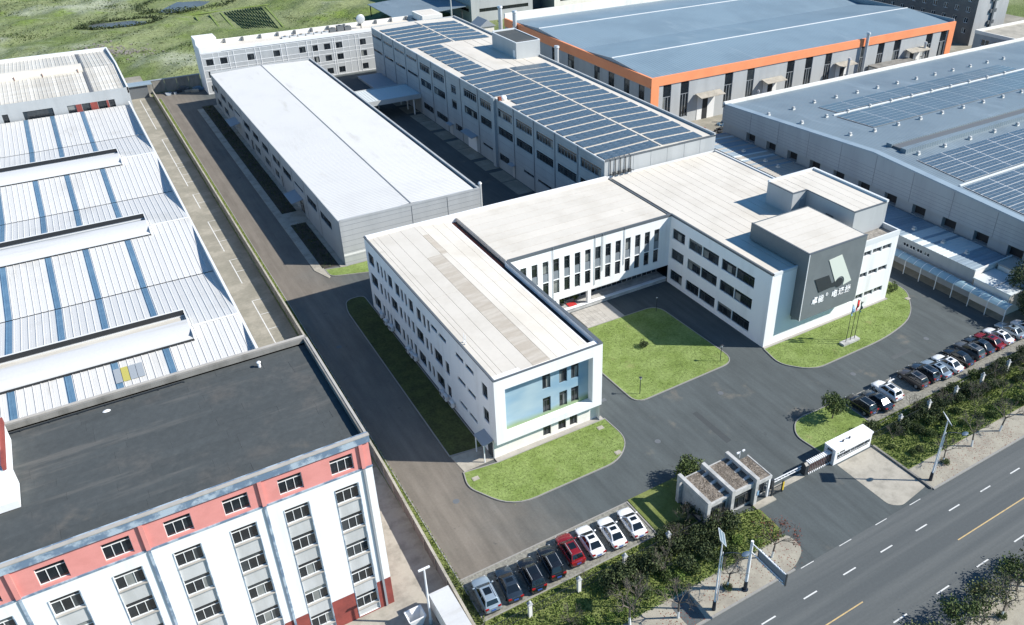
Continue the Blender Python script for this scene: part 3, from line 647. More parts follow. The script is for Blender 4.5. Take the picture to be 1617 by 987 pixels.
# --- grey sign box hung on the right wing
gx0, gx1, gy0, gy1, gz0, gz1 = 79.0, 90.3, 66.6, 78.1, 3.9, 14.5
b = MB(); b.box(gx0, gx1, gy0, 68.39, gz0, gz1); b.box(gx0, gx1, 68.39, gy1, 12.02, gz1); b.build('sign_box', 'grey_box', off)
b = MB(); b.ext([(gy0 + .25, gz0), (68.39, gz0), (68.39, gz0 - .75)], 'x', gx0 + .3, gx1 - 2); b.build('box_soffit', 'metal_joint', off)
strips(off, gx0 + .25, gx1 - .3, gy0 + .3, gy1 - .3, gz1, gz1 + .05, 7, 'x', 'roof_white')
b = MB(); b.box(gx0 - .04, gx1 + .04, gy0 - .04, gy0 + .26, gz1, gz1 + .09); b.box(gx0 - .04, gx0 + .2, gy0 + .26, gy1, gz1, gz1 + .09); b.build('coping', 'coping', off)
b = MB(); b.box(gx0 - .05, gx0 + .06, gy0 - .05, gy0 + .02, gz0, gz1); b.build('corner_trim', 'pale_trim', off)
b = MB(); b.box(gx1 + .02, gx1 + .55, gy0 + 1.8, gy1, 12, 13.1); b.build('gutter', 'coping_light', off)
# emblem: pale tilted plate with a round bite, dark plate with a ball end
ey = gy0 - .07
def plate(poly, name, m, y=ey, th=.06):
    mb = MB(); n = len(poly); mb.face([(x, y, z) for x, z in poly]); 
    for i in range(n): a, c = poly[i], poly[(i + 1) % n]; mb.face([(a[0], y, a[1]), (c[0], y, c[1]), (c[0], y + th, c[1]), (a[0], y + th, a[1])])
    return mb.build(name, m, off)
def arc(cx, cz, r, a0, a1, n=12): return [(cx + r * math.cos(math.radians(a0 + (a1 - a0) * i / n)), cz + r * math.sin(math.radians(a0 + (a1 - a0) * i / n))) for i in range(n + 1)]
plate([(83.05, 12.55), (85.55, 12.75), (88.55, 7.75), (86.85, 7.45)] + arc(86.0, 8.15, .98, -22, 158) + [(84.9, 8.95)], 'emblem_plate', 'logo_light')
plate([(80.8, 10.1), (83.55, 10.05), (84.45, 8.45), (85.25, 8.6)] + arc(86.0, 8.15, .72, 150, -150, 14) + [(85.2, 7.75), (84.4, 7.85), (82.05, 7.7)], 'emblem_link', 'logo_dark', ey - .01)
def letters(body, x, z, w, h, name='lettering', m='sign_white', y=ey, parent=off, bold=.02, shear=0):
    me = text_mesh(body, 1.0, .03, bold, shear); co = [v.co for v in me.vertices]
    ax, bx_, az, bz = min(c.x for c in co), max(c.x for c in co), min(c.y for c in co), max(c.y for c in co)
    for v in me.vertices:
        c = v.co.copy(); v.co = Vector((x + (c.x - ax) / (bx_ - ax) * w, y + .03 - c.z, z + (c.y - az) / (bz - az) * h)) - wloc(parent)
    me.materials.clear(); me.materials.append(M[m]); return link(name, me, parent)
letters('卓', 80.9, 5.9, 1.12, 1.18); letters('能', 82.15, 5.9, 1.12, 1.18)
letters('电', 84.9, 5.9, 1.15, 1.18); letters('连', 86.22, 5.9, 1.15, 1.18); letters('接', 87.54, 5.9, 1.15, 1.18)
letters('®', 83.6, 6.6, .5, .5, bold=.0)
# --- roof house on the right wing
ph = MB(); PZ = 15.4
ph.prism([(90.0, 81.0), (92.9, 81.0), (92.9, 71.4), (100.05, 71.4), (100.05, 86.5), (90.0, 86.5)], 11.3, PZ); ph.build('roof_house', 'metal_cladding_pale', off)
strips(off, 90.25, 92.9, 81.3, 86.3, PZ, PZ + .06, 2, 'y', 'roof_white'); strips(off, 92.94, 99.6, 71.7, 86.3, PZ, PZ + .06, 4, 'y', 'roof_white')
b = MB(); b.box(89.95, 100.1, 86.25, 86.55, PZ, PZ + .35); b.box(99.65, 100.1, 71.35, 86.25, PZ, PZ + .38); b.build('parapet', 'coping_light', off)
b = MB(); b.box(89.94, 90.2, 80.95, 86.25, PZ, PZ + .1); b.box(90.2, 92.98, 80.94, 81.2, PZ, PZ + .1); b.box(92.85, 93.0, 71.4, 80.9, PZ, PZ + .1); b.box(93.0, 99.65, 71.33, 71.6, PZ, PZ + .1); b.build('coping', 'coping', off)
b = MB(); b.box(91.7, 92.6, 80.9, 80.99, 11.9, 14.0); b.build('roof_door', 'frame_grey', off)
b = MB(); b.box(92.8, 92.89, 75.2, 76.6, 12.4, 13.3); b.build('vent_grille', 'joint_dark', off)
# side entrance shelter on the left wing
cn = thing('entrance_canopy', 'small grey canopy on posts over the side door of the white office', 'canopy', (30.6, 69, 0))
b = MB(); b.ext([(29.9, 2.55), (31.28, 2.85), (31.28, 2.95), (29.9, 2.65)], 'y', 67.8, 70.3); b.build('roof', 'sheet_grey', cn)
for y in (67.95, 70.15): b = MB(); b.box(30.0, 30.12, y - .06, y + .06, .05, 2.58); b.build('post', 'frame_white', cn)
b = MB(); b.box(31.2, 31.29, 68.2, 69.3, .05, 2.2); b.build('door', 'frame_dark', cn)
# air conditioners along the shaded west foot of the left wing
for i, y in enumerate((104.0, 102.2, 100.6, 99.8, 93.6, 92.3, 91.0, 82.0, 80.9, 79.0)):
    z = .35 if i % 3 else .6
    a = thing('air_conditioner', ['white air conditioner at the office west wall, %s from the far end' % n for n in ('first', 'second', 'third', 'fourth', 'fifth', 'sixth', 'seventh', 'eighth', 'ninth', 'tenth')][i], 'air conditioner', (30.95, y, z), 'air conditioners at the office wall')
    b = MB(); b.box(30.75, 31.15, y - .45, y + .45, z, z + .7); b.build('casing', 'pale_trim', a)
    b = MB(); b.cyl((30.72, y + .1, z + .36), (30.76, y + .1, z + .36), .26, k=12); b.build('fan_grille', 'joint_dark', a)
    b = MB(); b.box(30.8, 31.29, y - .4, y - .34, z - .08, z - .01); b.box(30.8, 31.29, y + .34, y + .4, z - .08, z - .01); b.build('bracket', 'steel_dark', a)
# antennas on the roof edge
for i, (x, y) in enumerate(((32.0, 75.4), (32.0, 75.9))):
    p = MB(); p.cyl((x, y, 11.85), (x, y, 13.1), .04, k=6); p.box(x - .12, x + .12, y - .05, y + .05, 11.85, 12.0)
    tag(p.build('roof_antenna', 'steel_white'), ['thin white rod antenna on the west roof edge, nearer of two', 'thin white rod antenna on the west roof edge, farther of two'][i], 'antenna', 'antennas on the office roof')
# ------------------------------------------------------------------ long workshop with solar roof (behind the office)
pw = thing('workshop_building', 'long grey three-storey workshop with rows of solar panels on its roof', 'factory', (86, 165, 0))
PX0, PX1, PY0, PY1 = 73.9, 98.2, 108.7, 221.0
big = [(182.6, 188.7), (174.6, 180.8), (157.9, 164.2), (150.5, 156.2), (141.8, 148.0), (133.8, 140.2), (125.8, 132.1), (117.6, 124.2), (109.7, 116.3)]
sml = [(214.2, 220.8), (206.6, 212.6), (198.6, 204.8), (190.6, 197.0)]
PH = [(a, b, 11.25, 13.05, 6) for a, b in big] + [(a, b, 7.5, 9.2, 6) for a, b in big] + [(a, b, 12.4, 13.05, 5) for a, b in sml] + [(a, b, 8.7, 9.3, 5) for a, b in sml]
PH += [(168.4, 170.9, 10.3, 12.2, 2), (168.4, 170.9, 6.8, 8.8, 2)] + [(a, b, 1.9, 3.4, 4) for a, b in ((182.3, 188.2), (174.1, 180.4), (166.1, 169.9), (143.7, 148.0), (117.5, 123.5), (109.7, 115.5))] + [(a, b, 2.75, 3.3, 4) for a, b in ((150.3, 155.7), (133.4, 137.5), (126.5, 131.8))]
facade('W', PX0, PY0, PY1, 0, 14.75, [h[:4] for h in PH], .2, 'west_wall', ['metal_cladding'], pw)
for h in PH: window(pw, 'W', PX0, h[:4], h[4], .25 if h[3] - h[2] > 1 else 0, 'frame_grey' if h[3] > 11 else 'frame_dark', .2, fw=.07)
facade('S', PY0, PX0, PX1, 0, 14.75, [], .2, 'south_wall', ['metal_cladding_pale'], pw); facade('E', PX1, PY0, PY1, 0, 14.75, [], .2, 'east_wall', ['metal_cladding'], pw); facade('N', PY1, PX0, PX1, 0, 14.75, [], .2, 'north_wall', ['metal_cladding'], pw)
pil = MB()
for y in (213.4, 205.6, 197.8, 189.9, 181.7, 173.7, 165.9, 157.2, 149.5, 141.2, 133.1, 125.2, 117.2): pil.box(73.8, 73.899, y - .12, y + .12, 0, 14.7)
pil.build('pilaster_strip', 'metal_joint', pw)['kind'] = 'stuff'
j = MB()
for z in (3.6, 4.4, 6.0, 7.2, 9.6, 10.8, 13.4, 14.2): j.box(73.885, 73.905, PY0, PY1, z, z + .03)
j.build('cladding_joint', 'metal_joint', pw)
p = MB(); p.box(73.3, 73.898, 148.6, 149.9, 0, 14.9); p.build('service_shaft', 'metal_cladding', pw)
d = MB(); d.box(73.84, 73.93, 158.9, 163.2, 0, 3.4); d.build('workshop_door', 'steel_white', pw)
d = MB(); d.box(73.83, 73.95, 171.4, 173.0, 0, 2.2); d.box(73.83, 73.95, 141.2, 142.2, 0, 2.4); d.build('side_door', 'metal_cladding_pale', pw)
d = MB(); d.ext([(72.3, 3.5), (73.89, 3.75), (73.89, 3.9), (72.3, 3.6)], 'y', 158.2, 164); d.ext([(72.9, 2.7), (73.89, 2.9), (73.89, 3.0), (72.9, 2.78)], 'y', 140.9, 143); d.ext([(72.9, 2.5), (73.89, 2.7), (73.89, 2.8), (72.9, 2.58)], 'y', 170.9, 173.4); d.build('door_canopy', 'sheet_grey', pw)
# roof: low pitch, solar rows, ridge cap, gutter
def pz(x): return 14.95 - abs(x - 86.1) * .025
rf = MB(); rf.ext([(74.0, 14.0), (97.6, 14.0), (97.6, pz(97.6)), (86.1, pz(86.1)), (74.0, pz(74.0))], 'y', PY0 + .05, PY1 - .05); rf.build('roof', 'roof_white', pw)
b = MB(); b.box(73.86, 74.0, PY0, PY1, 14.6, 14.82); b.build('eaves_trim', 'pale_trim', pw)
b = MB(); b.box(97.6, 97.85, 108.9, 220.8, 14.2, 14.35); b.build('gutter', 'coping', pw)
b = MB(); b.box(97.85, 98.22, PY0, PY1, 14.5, 15.1); b.box(74.0, 97.85, 220.7, 221.02, 14.5, 15.0); b.build('parapet', 'metal_cladding_pale', pw)
b = MB(); b.box(74.0, 97.85, PY0 - .02, PY0 + .12, 14.5, 14.86); b.build('coping', 'coping', pw)
def solar_row(x0, x1, y0, nx, parent, zf, ny=3, dy=.91, tilt=.02, m='pv', name='solar_panel_row', hgt=.10):
    """a rack of framed modules; each module a raised dark plate on the pale rack"""
    mb = MB(); w = (x1 - x0) / nx
    for i in range(nx):
        for k in range(ny):
            a, b_ = x0 + i * w + .025, x0 + (i + 1) * w - .025; c, d_ = y0 + k * dy + .025, y0 + (k + 1) * dy - .025
            za, zb = zf((a + b_) / 2) + hgt + tilt * (c - y0), zf((a + b_) / 2) + hgt + tilt * (d_ - y0)
            mb.face([(a, c, za), (b_, c, za), (b_, d_, zb), (a, d_, zb)], 0)
    za, zb = zf(x0) + hgt - .03, zf(x1) + hgt - .03; tt = tilt * ny * dy
    mb.face([(x0, y0, za), (x1, y0, zb), (x1, y0 + ny * dy, zb + tt), (x0, y0 + ny * dy, za + tt)], 1)
    mb.face([(x0, y0 + ny * dy, za + tt), (x1, y0 + ny * dy, zb + tt), (x1, y0 + ny * dy, zf(x1)), (x0, y0 + ny * dy, zf(x0))], 1)
    return mb.build(name, [m, 'pv_frame'], parent)
y = 109.2
for k in range(17):
    x0 = 75.9 if k in (10, 11) else 74.35
    solar_row(x0, 85.7, y, 7 if x0 < 75 else 6, pw, pz); solar_row(86.5, 96.0 if k > 1 else 95.6, y, 6, pw, pz); y += 3.40
for k in range(8): solar_row(76.0, 81.9, 167.1 + 3.44 * k, 4, pw, pz)
for k in range(6): solar_row(74.6, 85.6, 195.2 + 3.72 * k, 7, pw, pz); solar_row(86.4, 96.0, 195.0 + 3.72 * k, 6, pw, pz)
for a, b_ in ((109, 166), (195, 220)): b = MB(); b.box(85.9, 86.3, a, b_, pz(86.1), pz(86.1) + .12); b.build('ridge_cap', 'roof_white', pw)
s = MB()
for x in (76, 78.4, 80.8, 83.2, 88.5, 90.9, 93.3): s.box(x, x + .05, 166.8, 194.6, pz(x), pz(x) + .035)
s.build('seam', 'roof_stain', pw)
# roof stair house
st = MB(); st.box(91.7, 98.1, 172.5, 184.8, 14.3, 18.5); st.build('stair_house', 'metal_cladding_pale', pw)
st = MB(); st.box(91.95, 97.85, 172.75, 184.55, 18.5, 18.55); st.build('stair_roof', 'bitumen', pw)
st = MB(); st.box(91.66, 98.14, 172.46, 172.76, 18.5, 18.62); st.box(91.66, 91.96, 172.76, 184.84, 18.5, 18.62); st.box(97.85, 98.14, 172.76, 184.84, 18.5, 18.7); st.box(91.96, 97.85, 184.55, 184.84, 18.5, 18.9); st.build('coping', 'coping_light', pw)
st = MB(); st.box(91.62, 91.69, 173.0, 174.0, 14.7, 16.7); st.build('stair_door', 'frame_white', pw)
# pipe bundle on the south wall over the office roof
for i in range(5):
    x = 75.0 + i * 1.05; q = MB(); q.cyl((x, PY0 - .15, 12.1), (x, PY0 - .15, 14.6), .07, k=6); q.cyl((x, PY0 - .15, 14.6), (x, PY0 + .4, 14.9), .07, k=6); q.cyl((x, PY0 - .15, 12.15), (x + .5, PY0 - .6, 12.1), .07, k=6); q.build('pipe', 'steel_dark', pw)
for i in range(4): q = MB(); x = 75.3 + i * 1.05; q.box(x, x + .55, PY0 - .7, PY0 - .35, 12.0, 12.6); q.build('valve_box', 'steel_dark', pw)
for x in (79.9, 83.6, 87.2, 91, 94.6): q = MB(); q.box(x, x + .05, PY0 - .02, PY0 - .002, 12.0, 14.6); q.build('panel_joint', 'metal_joint', pw)
q = MB(); q.box(73.75, 74.3, 146.9, 147.5, 14.7, 15.5); tag(q.build('roof_cabinet', 'rust'), 'small red cabinet on the west roof edge of the solar workshop', 'cabinet')
q = MB(); q.ball((75.0, 147.4, 15.1), .75, .7, .55, 10, 6); q.box(74.5, 75.5, 147, 147.9, 14.6, 14.8); tag(q.build('roof_tank', 'steel_white', smooth=True), 'small white rounded tank beside the red cabinet on the solar roof', 'tank')

# ------------------------------------------------------------------ white warehouse
wh = thing('warehouse', 'long white warehouse with a bare pitched metal roof and grey panel walls', 'warehouse', (44.5, 173, 0))
HX0, HX1, HY0, HY1, HZ = 31.9, 57.3, 123.3, 223.3, 8.0
up = [(217.6, 222.2), (208.6, 213.8), (201.4, 206.0), (184.9, 190.8), (177.4, 182.6), (169.5, 174.5), (160.6, 166.2), (152.8, 158.7), (136.8, 142.5), (128.4, 134.6)]
HH = [(a, b, 4.35, 5.8, 3) for a, b in up] + [(193.6, 199.4, 5.3, 5.8, 4), (144.6, 150.6, 5.05, 5.55, 4)] + [(a, b, 1.25, 2.75, 2) for a, b in ((216, 220.1), (208.2, 212.7), (188.4, 191.6), (178, 182.4), (169.5, 174.1), (163.1, 166.2))] + [(184.6, 185.9, .3, 2.7, 1), (160.7, 161.6, .2, 2.7, 1), (146.1, 148.8, .1, 2.4, 2)]
facade('W', HX0, HY0, HY1, 0, HZ, [h[:4] for h in HH], .18, 'west_wall', ['metal_cladding'], wh)
for h in HH: window(wh, 'W', HX0, h[:4], h[4], 0, 'frame_dark', .18)
facade('S', HY0, HX0, HX1, 0, HZ, [], .2, 'south_wall', ['metal_cladding_pale'], wh); facade('E', HX1, HY0, HY1, 0, HZ, [], .2, 'east_wall', ['metal_cladding'], wh); facade('N', HY1, HX0, HX1, 0, HZ, [], .2, 'north_wall', ['metal_cladding_pale'], wh)
j = MB()
for k in range(8): j.box(HX0 - .01, HX1, HY0 - .02, HY0 - .002, .55 + k * .95, .58 + k * .95)
j.build('cladding_joint', 'metal_joint', wh)
j = MB(); j.box(HX0 - .01, HX1, HY0 - .03, HY0 - .003, 1.75, 2.1); j.build('trim_band', 'pale_trim', wh)
j = MB()
for x in (44.4, 51.0): j.box(x, x + .06, HY0 - .04, HY0 - .004, 0, HZ)
for y in (135.5, 143.6, 151.6, 159.7, 167.9, 175.8, 183.8, 192, 200.4, 207.6, 215): j.box(HX0 - .03, HX0 - .003, y, y + .06, 0, HZ)
j.build('wall_joint', 'joint_dark', wh)
def wz(x): return 8.0 + .42 * (1 - abs(x - 44.4) / 12.4)
rf = MB()
for a, b in ((HX0 + .05, 44.32), (44.48, 56.5)):
    rf.face([(a, HY0 + .2, wz(a)), (b, HY0 + .2, wz(b)), (b, HY1 - .3, wz(b)), (a, HY1 - .3, wz(a))])
    y = HY0 + .5
    while y < HY1 - .4:
        z0, z1 = wz(a), wz(b); p = [(a, y, z0), (b, y, z1), (b, y + .05, z1 + .045), (a, y + .05, z0 + .045), (b, y + .1, z1), (a, y + .1, z0)]
        rf.face([p[0], p[1], p[2], p[3]]); rf.face([p[3], p[2], p[4], p[5]]); y += .62
rf.build('roof', 'warehouse_roof', wh)
b = MB(); b.box(44.3, 44.5, HY0 + .1, HY1 - .2, wz(44.4) - .02, wz(44.4) + .07); b.build('ridge_joint', 'metal_joint', wh)
b = MB(); b.box(HX0 - .04, HX0 + .1, HY0 - .05, HY1 + .02, HZ - .06, HZ + .08); b.box(HX0 + .1, HX1, HY0 - .05, HY0 + .18, HZ - .02, HZ + .36); b.box(HX0 + .1, HX1, HY1 - .2, HY1 + .05, HZ - .02, HZ + .5); b.build('edge_trim', 'metal_cladding_pale', wh)
b = MB(); b.box(56.95, 57.32, HY0 + .18, HY1 - .2, HZ - .5, HZ + .35); b.build('parapet', 'metal_cladding_pale', wh)
b = MB(); b.box(56.5, 56.95, HY0 + .2, HY1 - .2, HZ - .35, HZ - .25); b.build('gutter', 'coping', wh)
for i, (a, b_, lab) in enumerate(((145.0, 156.0, 'near'), (194.5, 204.5, 'far'))):
    c = thing('door_canopy', 'sloping grey canopy over the %s door of the white warehouse' % ('nearer' if i == 0 else 'farther'), 'canopy', (31, (a + b_) / 2, 2.5))
    q = MB(); q.ext([(29.7, 2.9), (31.88, 3.35), (31.88, 3.45), (29.7, 3.0)], 'y', a + 1, a + 6.4); q.build('roof', 'sheet_grey', c)
    for y in (a + 1.3, a + 6.1): q = MB(); q.bar((29.9, y, 2.92), (31.88, y, 2.2), .07, .07); q.build('brace', 'frame_grey', c)
q = MB(); q.cyl((57.9, 124.4, 0), (57.9, 124.4, 8.6), .28, k=10); q.cyl((57.9, 124.4, 8.6), (57.9, 124.4, 8.9), .4, .2, k=10); tag(q.build('exhaust_stack', 'steel', smooth=True), 'short steel exhaust stack at the near corner of the white warehouse', 'chimney')
# ------------------------------------------------------------------ link roof between warehouse and workshop
lk = thing('link_canopy', 'pale sheet-metal link roof on posts between warehouse and workshop', 'canopy', (65.5, 195, 0))
q = MB(); q.box(57.4, 73.85, 189.6, 199.4, 4.75, 4.9); q.build('roof', 'shed_roof_pale', lk)
q = MB()
for k in range(22): q.box(57.5 + k * .74, 57.6 + k * .74, 189.8, 199.2, 4.9, 4.95)
q.build('roof_rib', 'shed_roof_pale', lk)
q = MB(); q.box(57.4, 73.85, 189.3, 189.6, 4.0, 5.1); q.box(57.4, 73.85, 199.4, 199.7, 4.0, 5.1); q.build('fascia', 'metal_cladding_pale', lk)
for x, y in ((72.0, 190.0), (72.0, 194.5), (72.0, 199), (59, 190), (59, 199), (66, 199)): q = MB(); q.box(x - .12, x + .12, y - .12, y + .12, 0, 4.75); q.build('post', 'pale_trim', lk)
ms = thing('mesh_shed', 'low flat-roofed shed beyond the link canopy, under the workshop wall', 'shed', (70.5, 211, 0))
q = MB(); q.box(67.5, 73.8, 204, 218, 3.2, 3.35); q.build('roof', 'sheet_grey', ms)
q = MB(); q.box(57.5, 67.4, 202.5, 218, 2.6, 2.75); q.build('lower_roof', 'bitumen', ms)
q = MB(); q.box(57.6, 73.7, 204.1, 217.9, 0, 2.59); q.build('wall', 'concrete_wall', ms)
q = MB(); q.box(67.6, 73.7, 204.1, 217.9, 2.6, 3.19); q.build('upper_wall', 'metal_cladding', ms)
# ------------------------------------------------------------------ three-storey block at the back
bk = thing('rear_block', 'pale three-storey block with a grid facade closing the yard at the back', 'building', (60, 237, 0))
BX0, BX1, BY0, BY1, BZ = 31.9, 93.5, 233.3, 241.2, 11.3
cols = [33.0, 36.5, 43.4, 50.2, 57.1, 60.5, 64.0, 67.35, 74.2, 81.0, 84.5]
BH = [(x, x + 1.75, z, z + 1.6) for x in cols for z in (7.45, 4.3, .7)]
facade('S', BY0, BX0, BX1, 0, BZ, BH, .18, 'south_wall', ['metal_cladding_pale'], bk)
for h in BH: window(bk, 'S', BY0, h, 2, 0, 'frame_dark', .18)
facade('W', BX0, BY0, BY1, 0, BZ, [], .2, 'west_wall', ['white_wall'], bk); facade('N', BY1, BX0, BX1, 0, BZ, [], .2, 'north_wall', ['white_wall'], bk); facade('E', BX1, BY0, BY1, 0, BZ, [], .2, 'east_wall', ['white_wall'], bk)
tr = MB()
for x in (31.95, 38.7, 40.0, 45.5, 46.8, 52.3, 53.7, 59.3, 60.6, 66.4, 67.0, 72.9, 74.0, 80): tr.box(x, x + .14, BY0 - .08, BY0 - .004, .2, 10.5)
for z in (.2, 3.3, 4.1, 6.2, 7.3, 9.3, 10.4): tr.box(BX0 + .2, 88, BY0 - .05, BY0 - .006, z, z + .12)
for x in (34.9, 36.3, 43.2, 50, 57, 62.3, 69.2, 71): tr.box(x, x + .1, BY0 - .045, BY0 - .007, .2, 10.4)
tr.build('facade_grid', 'white_wall', bk)
r = MB(); r.box(BX0 + .1, BX1 - .1, BY0 + .1, BY1 - .1, 10.6, 11.0); r.build('roof', 'roof_white', bk)
r = MB(); r.box(BX0, BX1, BY0 - .12, BY0 + .35, 10.75, 11.6); r.build('front_parapet', 'white_wall', bk)
r = MB(); r.box(37.2, BX1, BY1 - .3, BY1 + .02, 10.9, 12.0); r.build('rear_parapet', 'cream_wall', bk)
for k in range(12): r = MB(); x = 39.5 + k * 4.7; r.box(x, x + .5, BY1 - .9, BY1 - .32, 11.0, 12.0); r.build('parapet_buttress', 'joint_dark', bk)
r = MB(); r.box(31.88, 37.2, 236.6, 241.5, 10.6, 13.6); r.box(31.88, 37.2, 233.2, 236.6, 10.6, 12.2); r.build('corner_tower', 'white_wall', bk)
r = MB(); r.box(32.4, 36.7, 237.1, 241.0, 13.6, 13.63); r.build('tower_roof', 'cream_wall', bk)
r = MB(); r.box(93.5, 99.8, 233, 241, 0, 13.2); r.build('stair_tower', 'cream_wall', bk)
r = MB(); r.box(94.2, 99.2, 233.6, 240.4, 13.2, 13.23); r.build('stair_tower_roof', 'roof_white', bk)
for k in range(9):
    f = thing('rooftop_unit', 'grey rooftop machine on the rear block, %s from the west' % ('first', 'second', 'third', 'fourth', 'fifth', 'sixth', 'seventh', 'eighth', 'ninth')[k], 'rooftop unit', (54.0 + k * 2.2, 237.2, 11.0), 'rooftop units on the rear block')
    q = MB(); h_ = .45 if k < 6 else 1.1 + .4 * (k % 2); x = 54.0 + k * 2.2; q.box(x, x + 1.8, 236.8, 238.0, 11.0, 11.0 + h_); q.build('housing', 'steel' if k < 6 else 'joint_dark', f)
    q = MB(); q.cyl((x + .9, 237.4, 11.0 + h_), (x + .9, 237.4, 11.12 + h_), .4, k=10); q.build('fan', 'steel_dark', f)
dish = thing('satellite_dish', 'round pale dish among the machines on the rear block roof', 'dish', (76.5, 237.5, 11))
q = MB(); q.cyl((76.5, 237.5, 11), (76.5, 237.5, 13), .12, k=6); q.build('mast', 'steel_dark', dish)
q = MB(); q.ball((76.5, 237.2, 13.6), 1.3, .35, 1.3, 14, 8); q.build('bowl', 'steel', dish, True)
# ------------------------------------------------------------------ big ribbed factory roof at the left
lf = thing('left_factory', 'large factory with white ribbed roofs, blue skylight strips and ridge ventilators', 'factory', (-20, 145, 0))
FX0, FX1 = -48.0, 11.5
lines = [90.0, 100.5, 117.5, 134.5, 151.3, 168.0, 185.3, 205.4]; hgt = [8.2, 9.6, 7.9, 9.6, 7.9, 9.6, 7.9, 8.6]
PIT = .82; nsh = int((FX1 - .25 - (-21.0)) / PIT); xs0 = FX1 - .25 - nsh * PIT
blue = {round((x - xs0) / PIT) for x in (-15.1, -9.55, -4.0, 1.7)}
for k in range(len(lines) - 1):
    y0, y1, z0, z1 = lines[k], lines[k + 1], hgt[k], hgt[k + 1]; g0, g1 = (.12 if k % 2 == 0 and k else 0), (.12 if k % 2 == 1 else 0)
    mb = MB(); prof = [(0, 0), (.10, .0), (.14, .07), (.19, .07), (.23, 0), (.45, 0), (.47, .02), (.50, 0), (PIT, 0)]
    for i in range(len(prof) - 1):
        (a, ha), (b, hb) = prof[i], prof[i + 1]
        mb.face([(a, y0 + g0, z0 + ha), (b, y0 + g0, z0 + hb), (b, y1 - g1, z1 + hb), (a, y1 - g1, z1 + ha)])
    me_w = mb.mesh('roof_sheet', 'roof_sheet'); me_b = mb.mesh('roof_sheet', 'sheet_blue'); me_g = mb.mesh('roof_sheet', 'sheet_grey'); me_y = mb.mesh('roof_sheet', 'sheet_yellow')
    for i in range(nsh):
        o = bpy.data.objects.new('roof_sheet', me_b if i in blue else me_w); C.objects.link(o); o.parent = lf; o.location = (xs0 + i * PIT + 20, -145, 0)
    mb = MB(); mb.face([(FX0, y0 + g0, z0), (xs0, y0 + g0, z0), (xs0, y1 - g1, z1), (FX0, y1 - g1, z1)]); mb.build('roof_slope', 'roof_sheet', lf)
q = MB()
for k in (2, 4, 6): q.box(FX0, FX1 - .3, lines[k] - .16, lines[k] + .16, hgt[k] - .25, hgt[k] - .1)
q.build('valley_gutter', 'dark_line', lf)
q = MB()
for k in (1, 3, 5): q.box(5.6, FX1 - .3, lines[k] - .18, lines[k] + .18, hgt[k] + .03, hgt[k] + .1)
q.build('ridge_flashing', 'pale_trim', lf)
for i in range(4): q = MB(); q.face([(-4.2 + i * .8, 93.6, 8.78), (-3.45 + i * .8, 93.6, 8.78), (-3.45 + i * .8, 96.2, 9.13), (-4.2 + i * .8, 96.2, 9.13)]); q.build('patch_sheet', ['sheet_grey', 'sheet_yellow', 'sheet_grey', 'sheet_grey'][i], lf)
facade('E', FX1, 90, 205.4, 0, 9.2, [], .2, 'east_wall', ['metal_cladding_pale'], lf); facade('S', 90, FX0, FX1, 0, 8.2, [], .2, 'south_wall', ['metal_cladding_pale'], lf)
q = MB(); q.ext([(90, 7.6), (205.4, 7.6), (205.4, 9.35), (90, 9.35)], 'x', FX1 - .28, FX1 + .02); q.build('parapet', 'pale_trim', lf)
for k in (1, 3, 5):       # ridge ventilators: a low curved hood, open louvre slot on its far side
    y, z = lines[k], hgt[k]
    v = MB(); prof = [(y - 2.9, z - .9)] + [(y + .3 - 3.2 * math.cos(math.radians(t)), z - .25 + 1.25 * math.sin(math.radians(t))) for t in range(0, 91, 10)] + [(y + .3, z - .1)]
    v.ext(prof, 'x', FX0, 5.2); v.build('ridge_ventilator', 'hood_sheet', lf, True)
    v = MB(); v.box(FX0, 5.25, y - 2.98, y - 2.86, z - .45, z - .12); v.build('hood_lip', 'dark_line', lf)
    for x in range(-16, 5, 6): v = MB(); v.box(x, x + .07, y - 2.6, y - 2.3, z - .1, z + .26); v.build('hood_strap', 'metal_joint', lf)
    v = MB(); v.box(FX0, 5.3, y + 2.75, y + 2.95, z - .5, z + 1.15); v.box(5.2, 5.3, y - 2.9, y + 2.75, z - .6, z + .75); v.build('slot_upstand', 'pale_trim', lf)
    v = MB(); v.box(FX0, 5.19, y + 2.66, y + 2.745, z + .45, z + 1.1); v.build('louvre', 'dark_line', lf)
    v = MB(); v.box(FX0, 5.19, y + .32, y + 2.65, z + .1, z + .18); v.build('vent_slot', 'sheet_rusty' if k == 1 else 'sheet_grey', lf)
# ------------------------------------------------------------------ older factory behind it
rl = thing('old_factory', 'older factory with a rusty ribbed roof and red panels between its windows', 'factory', (-15, 227, 0))
AX1 = 12.0
OH = [(-12.7, -11.6, 7.95, 10.2, 2), (-8.9, -3.3, 8.0, 10.2, 6), (-.6, 1.0, 8.0, 10.1, 2), (2.2, 3.8, 8.0, 10.1, 2), (5.3, 7.0, 8.0, 10.1, 2), (7.5, 8.7, 8.0, 10.1, 2)]
RD = [(1.05, 2.15), (3.85, 5.25), (7.05, 7.45)]
facade('S', 206, -48, AX1, 0, 12.3, [h[:4] for h in OH], .2, 'south_wall', ['metal_cladding_pale'], rl)
for h in OH: window(rl, 'S', 206, h[:4], h[4], .5, 'frame_dark', .2)
for a, b_ in RD: q = MB(); q.box(a, b_, 205.93, 205.995, 8.0, 10.1); q.build('red_panel', 'brick_red', rl)
facade('E', AX1, 206, 246, 0, 11.6, [], .2, 'east_wall', ['metal_cladding_pale'], rl); facade('N', 246, -48, AX1, 0, 11.4, [], .2, 'north_wall', ['metal_cladding_pale'], rl)
